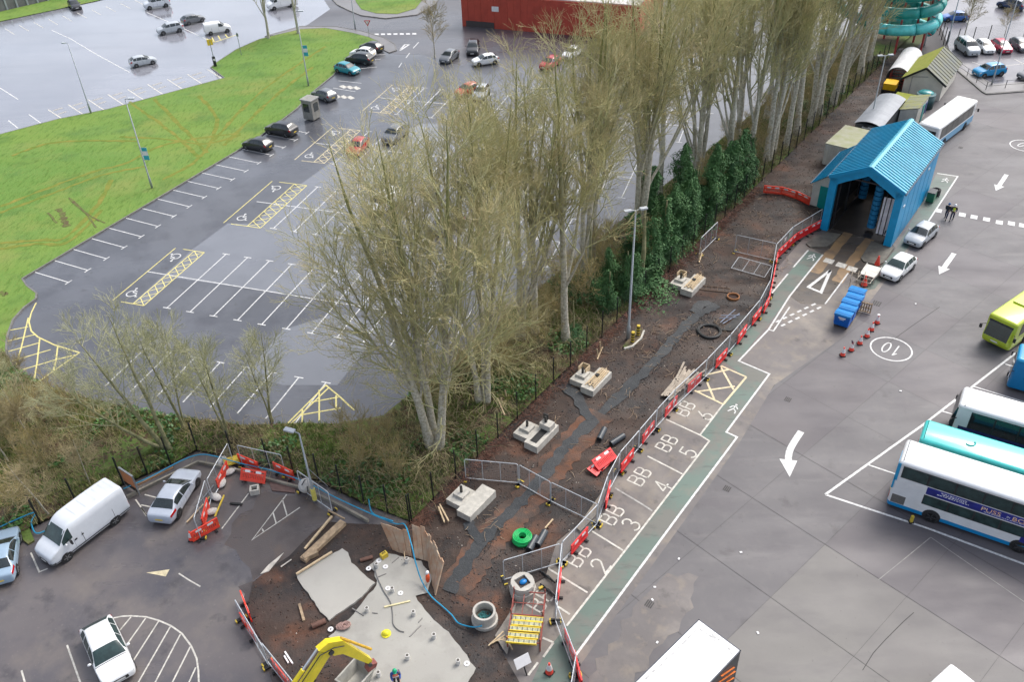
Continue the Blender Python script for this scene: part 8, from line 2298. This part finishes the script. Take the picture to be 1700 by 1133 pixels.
v, f = tubes_np(Pp, np.full((m, 2), .013), 3); stuff(link("raked_brush", np_mesh("raked_brush", v, f, M("brush_red_brown", (0.17, 0.08, 0.055), 0.9, 0.3, 1.0))), "red-brown raked brush lying along the foot of the fence", "brush")
# small white litter on the yard
LIT = ["above the pale slabs", "below the roundel-side drain", "beside the bay 1 drain", "just above the drain by bay 1", "left of the lorry trailer", "near the top corner of the lorry trailer", "below the cone row", "right of the blue bins"]
for i, p in enumerate([(1230, 918), (1127, 929), (1083, 997), (1087, 976), (1091, 1068), (1258, 1052), (1495, 650), (1520, 505)]):
    q = at(*p); o = MB().box((q.x, q.y, .035), (.16, .11, .03), rz=i).build("litter_scrap", REFL); tag(o, "tiny white scrap of litter on the yard " + LIT[i], "litter", "white litter scraps on the yard")
p = at(1512, 868); o = MB()
t = thing("wheel_chock", "yellow wheel chock post standing by the rear wheel of the advert bus", "chock", (p.x, p.y, .02), 0); m = MB(); m.box((0, 0, .3), (.16, .16, .6)); m.build("post", FOOTY, t); m = MB(); m.box((0, 0, .03), (.3, .3, .05)); m.build("base", FOOT, t)

# ---- yellow excavator: the boom and stick reach into the picture
EX = M("excavator_yellow", (0.70, 0.56, 0.02), 0.38, 0.12, 1.5)
E3 = at(546, 1078, 4.8); T3 = at(611, 1100, 1.7)
h = Vector((T3.x - E3.x, T3.y - E3.y, 0)); h.normalize(); lat = Vector((-h.y, h.x, 0))
ex = thing("excavator", "yellow excavator whose boom and stick reach over the concrete base", "excavator", (E3.x, E3.y, 0), math.atan2(h.y, h.x))
def prof2(pts, w): # x forward, z up, extruded across y
    return [(x, -w / 2, z) for x, z in pts], (0, w, 0)
tx = (T3 - E3).dot(h); tz = T3.z
m = MB(); P_, d_ = prof2([(-4.3, 1.3), (-4.0, 1.15), (-1.9, 2.65), (-.2, 4.4), (.15, 4.55), (.15, 4.8), (-.1, 4.9), (-.45, 4.8), (-2.2, 3.2), (-4.2, 1.7)], .40); m.extrude(P_, d_); m.build("boom", EX, ex)
m = MB(); P_, d_ = prof2([(-.6, 5.35), (.0, 5.5), (.75, 5.0), (tx + .2, tz + .2), (tx + .05, tz - .12), (.6, 3.95), (.12, 4.25), (-.12, 4.75)], .36); m.extrude(P_, d_); m.build("stick", EX, ex)
m = MB(); m.tube([(-2.6, 0, 3.6), (-.58, 0, 5.35)], .07, 8); m.build("ram_rod", M("ram_chrome", (0.65, 0.66, 0.67), 0.25, 0.05, metal=.6), ex)
m = MB(); m.tube([(-3.0, 0, 3.25), (-1.6, 0, 4.46)], .13, 10); m.build("ram", EX, ex)
m = MB(); m.tube([(.75, 0, 5.05), (tx + .32, 0, tz + .9)], .08, 10); m.build("ram", M("ram_amber", (0.55, 0.33, 0.03), 0.5, 0.2), ex)
m = MB()
for sg in (1, -1):
    m.tube([(-3.8, sg * .2, 2.25), (-2.3, sg * .2, 3.45), (-.6, sg * .2, 5.0), (.2, sg * .24, 4.95), (.75, sg * .24, 4.6)], .03, 5)
m.build("hydraulic_hose", BLACK, ex)
m = MB()
for x, w_2 in ((-1.75, .5), (-1.45, .35), (-1.0, .7), (-.5, .4)): m.box((x - .7, -.206, 2.80 + (x + 1.1) * .85), (w_2 * .42, .012, .13), rot=Matrix.Rotation(-.75, 3, 'Y'))
m.build("boom_lettering", BLACK, ex)
m = MB(); m.tube([(.0, -.28, 4.7), (0, .28, 4.7)], .16, 12); m.tube([(tx, -.3, tz), (tx, .3, tz)], .12, 12); m.build("pin", STEEL, ex)
m = MB(); m.box((tx + .12, 0, tz - .42), (.5, .42, .5), rot=Matrix.Rotation(.4, 3, 'Y')); m.box((tx + .05, .24, tz - .5), (.3, .08, .6)); m.build("coupler", M("coupler_red", (0.22, 0.06, 0.05), 0.6, 0.3), ex)
m = MB(); m.box((-6.2, 0, 1.75), (3.6, 2.6, 1.3)); m.build("house", EX, ex); m = MB(); m.box((-5.0, .75, 2.2), (1.7, 1.1, 1.9)); m.build("cab", GLASS, ex)
for sg in (1, -1):
    m = MB(); m.extrude([(-8.2, sg * 1.05, .1), (-4.6, sg * 1.05, .1), (-4.2, sg * 1.05, .5), (-4.6, sg * 1.05, .95), (-8.2, sg * 1.05, .95), (-8.6, sg * 1.05, .5)], (0, sg * .55, 0)); m.build("track", BLACK, ex)
m = MB(); m.box((-6.4, 0, .8), (2.2, 2.0, .6)); m.build("undercarriage", STEEL, ex)
q = at(592, 1128, .6); SKG = M("skip_grey", (0.36, 0.35, 0.31), 0.7, 0.2, 2.0)
t = thing("concrete_skip", "grey open concrete hopper standing under the excavator stick", "skip", (q.x, q.y, .15), heading(at(566, 1122), at(585, 1101)) )
m = MB()
W1, W2, hh = 1.35, 1.75, .95
for a, b in (((-1, -1), (1, -1)), ((1, -1), (1, 1)), ((1, 1), (-1, 1)), ((-1, 1), (-1, -1))):
    o1 = [(a[0] * W2 / 2, a[1] * W1 / 2, hh), (b[0] * W2 / 2, b[1] * W1 / 2, hh), (b[0] * W2 / 2 * .72, b[1] * W1 / 2 * .72, .05), (a[0] * W2 / 2 * .72, a[1] * W1 / 2 * .72, .05)]
    i1 = [(x * .93, y * .93, z + (.0 if z > .5 else .06)) for x, y, z in o1]
    m.add(o1 + i1, [(0, 3, 2, 1), (4, 5, 6, 7), (0, 1, 5, 4)])
m.build("hopper", SKG, t); m = MB(); m.box((0, 0, .12), (W2 * .68, W1 * .68, .06)); m.build("floor", SKG, t)
m = MB()
for sx in (-1, 1): m.box((sx * W2 / 2, 0, hh - .02), (.09, W1 + .1, .1)); m.box((0, sx * W1 / 2, hh - .025), (W2, .09, .1))
m.build("rim", SKG, t)

# ---- people
SKIN = M("skin", (0.50, 0.32, 0.23), 0.6, 0.1); JEAN = M("jean_navy", (0.02, 0.03, 0.07), 0.85, 0.2); JACK = M("jacket_black", (0.018, 0.018, 0.022), 0.8, 0.2); HIV = M("hivis_yellow", (0.66, 0.72, 0.03), 0.6, 0.15); BOOT = M("boot_black", (0.03, 0.025, 0.02), 0.7)


def skinned(name, verts, edges, radii, mat, parent, sub=2):
    me = bpy.data.meshes.new(name); me.from_pydata(verts, edges, [])
    me.materials.append(mat); o = link(name, me, parent)
    md = o.modifiers.new("skin", 'SKIN'); md.use_smooth_shade = True
    if not me.skin_vertices: pass
    sv_ = me.skin_vertices[0].data
    for i, r_ in enumerate(radii):
        rr = r_ if isinstance(r_, tuple) else (r_, r_); sv_[i].radius = rr; sv_[i].use_root = (i == 0)
    s = o.modifiers.new("sub", 'SUBSURF'); s.levels = sub; s.render_levels = sub
    return o


def person(p, rz, label, helmet, vest, jacket, legs, stride=.0, arms=((.0, .0), (.0, .0)), shirt=None, h=1.76, bend=0.0):
    """x forward, y left. arms: (swing forward m, bend forward m) for left and right hands"""
    t = thing("person", label, "person", (p.x, p.y, .02), rz); k = h / 1.76; t.scale = (k, k, k)
    bx = bend
    V = [(0, 0, .95), (bx * .3, 0, 1.15), (bx * .7, 0, 1.38), (bx, 0, 1.50), (bx * 1.15 + .01, 0, 1.58), (bx * 1.25 + .03, 0, 1.66), (bx * 1.25 + .02, 0, 1.74)]
    E = [(0, 1), (1, 2), (2, 3), (3, 4), (4, 5), (5, 6)]; Rr = [(.15, .12), (.14, .11), (.17, .115), (.075, .075), (.06, .06), (.085, .10), (.075, .085)]
    limbs = {}
    for sg, st_, (sw, bn) in ((1, stride, arms[0]), (-1, -stride, arms[1])):
        i = len(V); V += [(0, sg * .10, .90), (st_ * .45 + .02, sg * .11, .50), (st_ - (.06 if st_ < 0 else 0), sg * .11, .10), (st_ + .10, sg * .12, .05)]
        E += [(0, i), (i, i + 1), (i + 1, i + 2), (i + 2, i + 3)]; Rr += [.095, .065, .045, .045]
        j = len(V); V += [(bx * .85, sg * .20, 1.42), (bx * .7 + sw * .45 - .02, sg * .25, 1.14), (bx * .6 + sw + bn, sg * (.25 - .05 * (bn > 0)), .90 + bn * .7)]
        E += [(2, j), (j, j + 1), (j + 1, j + 2)]; Rr += [.07, .05, .038]
        limbs[sg] = (i, j)
    skinned("body", V, E, Rr, SKIN, t, 2)
    # five-fingered hands
    for sg in (1, -1):
        w = Vector(V[limbs[sg][1] + 2]); d = (w - Vector(V[limbs[sg][1] + 1])).normalized(); hv = [tuple(w), tuple(w + d * .07)]; he = [(0, 1)]; hr = [.028, .034]
        for f in range(4):
            b = w + d * .09 + Vector(((f - 1.5) * .018, 0, 0)); i = len(hv); c = Vector((0, -sg * .02, 0)); hv += [tuple(b), tuple(b + d * .04 + c * .4), tuple(b + d * .065 + c)]; he += [(1, i), (i, i + 1), (i + 1, i + 2)]; hr += [.010, .009, .008]
        i = len(hv); b = w + d * .03 + Vector((.035, 0, 0)); hv += [tuple(b), tuple(b + d * .04 + Vector((.012, -sg * .01, 0)))]; he += [(0, i), (i, i + 1)]; hr += [.012, .009]
        skinned("hand", hv, he, hr, SKIN, t, 1)
    # trousers, jacket, vest follow the body a little outside it
    tv, te, trr = [V[0], (0, 0, .98)], [(0, 1)], [(.165, .135), (.16, .13)]
    for sg in (1, -1):
        i0 = limbs[sg][0]; i = len(tv); tv += [V[i0], V[i0 + 1], (V[i0 + 2][0], V[i0 + 2][1], V[i0 + 2][2] + .02)]; te += [(0, i), (i, i + 1), (i + 1, i + 2)]; trr += [.108, .08, .068]
    skinned("trousers", tv, te, trr, legs, t)
    jv, je, jr = [(bx * .3, 0, 1.12), (0, 0, .93), (bx * .7, 0, 1.36), (bx * .95, 0, 1.49)], [(0, 1), (0, 2), (2, 3)], [(.165, .135), (.17, .14), (.19, .135), (.09, .085)]
    for sg in (1, -1):
        j0 = limbs[sg][1]; i = len(jv); e_ = Vector(V[j0 + 1]); w = Vector(V[j0 + 2]); jv += [V[j0], tuple(e_), tuple(e_ + (w - e_) * .92)]; je += [(2, i), (i, i + 1), (i + 1, i + 2)]; jr += [.088, .066, .052]
    skinned("jacket", jv, je, jr, jacket, t)
    if vest:
        skinned("hi_vis_vest", [(bx * .45, 0, 1.22), (bx * .25, 0, 1.02), (bx * .72, 0, 1.40)], [(0, 1), (0, 2)], [(.195, .16), (.185, .155), (.20, .15)], vest, t)
        m = MB(); m.tube([(bx * .4 + .172 * math.cos(a), .208 * math.sin(a), 1.14) for a in np.linspace(0, 6.283, 17)[:-1]], .02, 4, closed=True)
        m.build("reflective_band", REFL, t)
    for sg in (1, -1):
        i0 = limbs[sg][0]; a = V[i0 + 2]; m = MB(); m.ball((a[0] + .05, a[1], .06), (.145, .06, .065), 10, 6); m.build("boot", BOOT, t, True)
    hx, hz_ = V[5][0], V[5][2]
    m = MB(); m.ball((hx - .01, 0, hz_ + .045), (.135, .115, .125), 14, 8); m.cyl((hx - .01, 0, hz_ + .01), .135, .015, 16); m.box((hx + .14, 0, hz_ + .01), (.09, .15, .014)); m.build("hard_hat", helmet, t, True)
    f = MB()
    for sg in (1, -1): f.ball((hx + .087, sg * .033, hz_ - .01), (.014, .016, .009), 6, 4)
    f.build("eyes", BOOT, t); m = MB(); m.ball((hx + .105, 0, hz_ - .045), (.022, .016, .03), 6, 4); m.build("nose", SKIN, t, True); m = MB(); m.box((hx + .088, 0, hz_ - .085), (.014, .045, .009)); m.build("mouth", M("lip", (0.32, 0.14, 0.12), 0.6), t)
    for sg in (1, -1): m = MB(); m.ball((hx, sg * .088, hz_ - .03), (.028, .014, .036), 6, 4); m.build("ear", SKIN, t, True)
    return t


HATW = M("hat_white", (0.72, 0.73, 0.73), 0.4, 0.05); HATB = M("hat_blue", (0.02, 0.09, 0.24), 0.4, 0.1); HATG = M("hat_green", (0.0, 0.34, 0.16), 0.35, 0.1); VEO = M("vest_orange", (0.78, 0.20, 0.10), 0.6, 0.2)
wd = heading(at(1590, 330), at(1560, 375))
a = at(1577, 338, 1.76); person(Vector((a.x, a.y, 0)), wd, "person in a dark blue helmet and black coat walking near the crossing", HATB, None, JACK, JEAN, .30, ((.15, .05), (-.18, .05)))
b = at(1587, 340, 1.76); pb = person(Vector((b.x, b.y, 0)), wd + .1, "person in a white helmet and yellow hi-vis vest walking beside the one in black", HATW, HIV, JACK, JEAN, -.28, ((-.12, .05), (.16, .08)))
c = at(654, 1110, 1.72); person(Vector((c.x, c.y, 0)), math.radians(-75), "worker in a green helmet and orange vest over blue clothes standing on the concrete base", HATG, VEO, M("jacket_blue", (0.02, 0.06, 0.25), 0.8, 0.2), JACK, .08, ((.1, .22), (.12, .2)), bend=.12)
for o in list(scene.objects):
    if o.type == 'MESH' and len(o.data.polygons) == 0 and not o.modifiers: bpy.data.objects.remove(o)
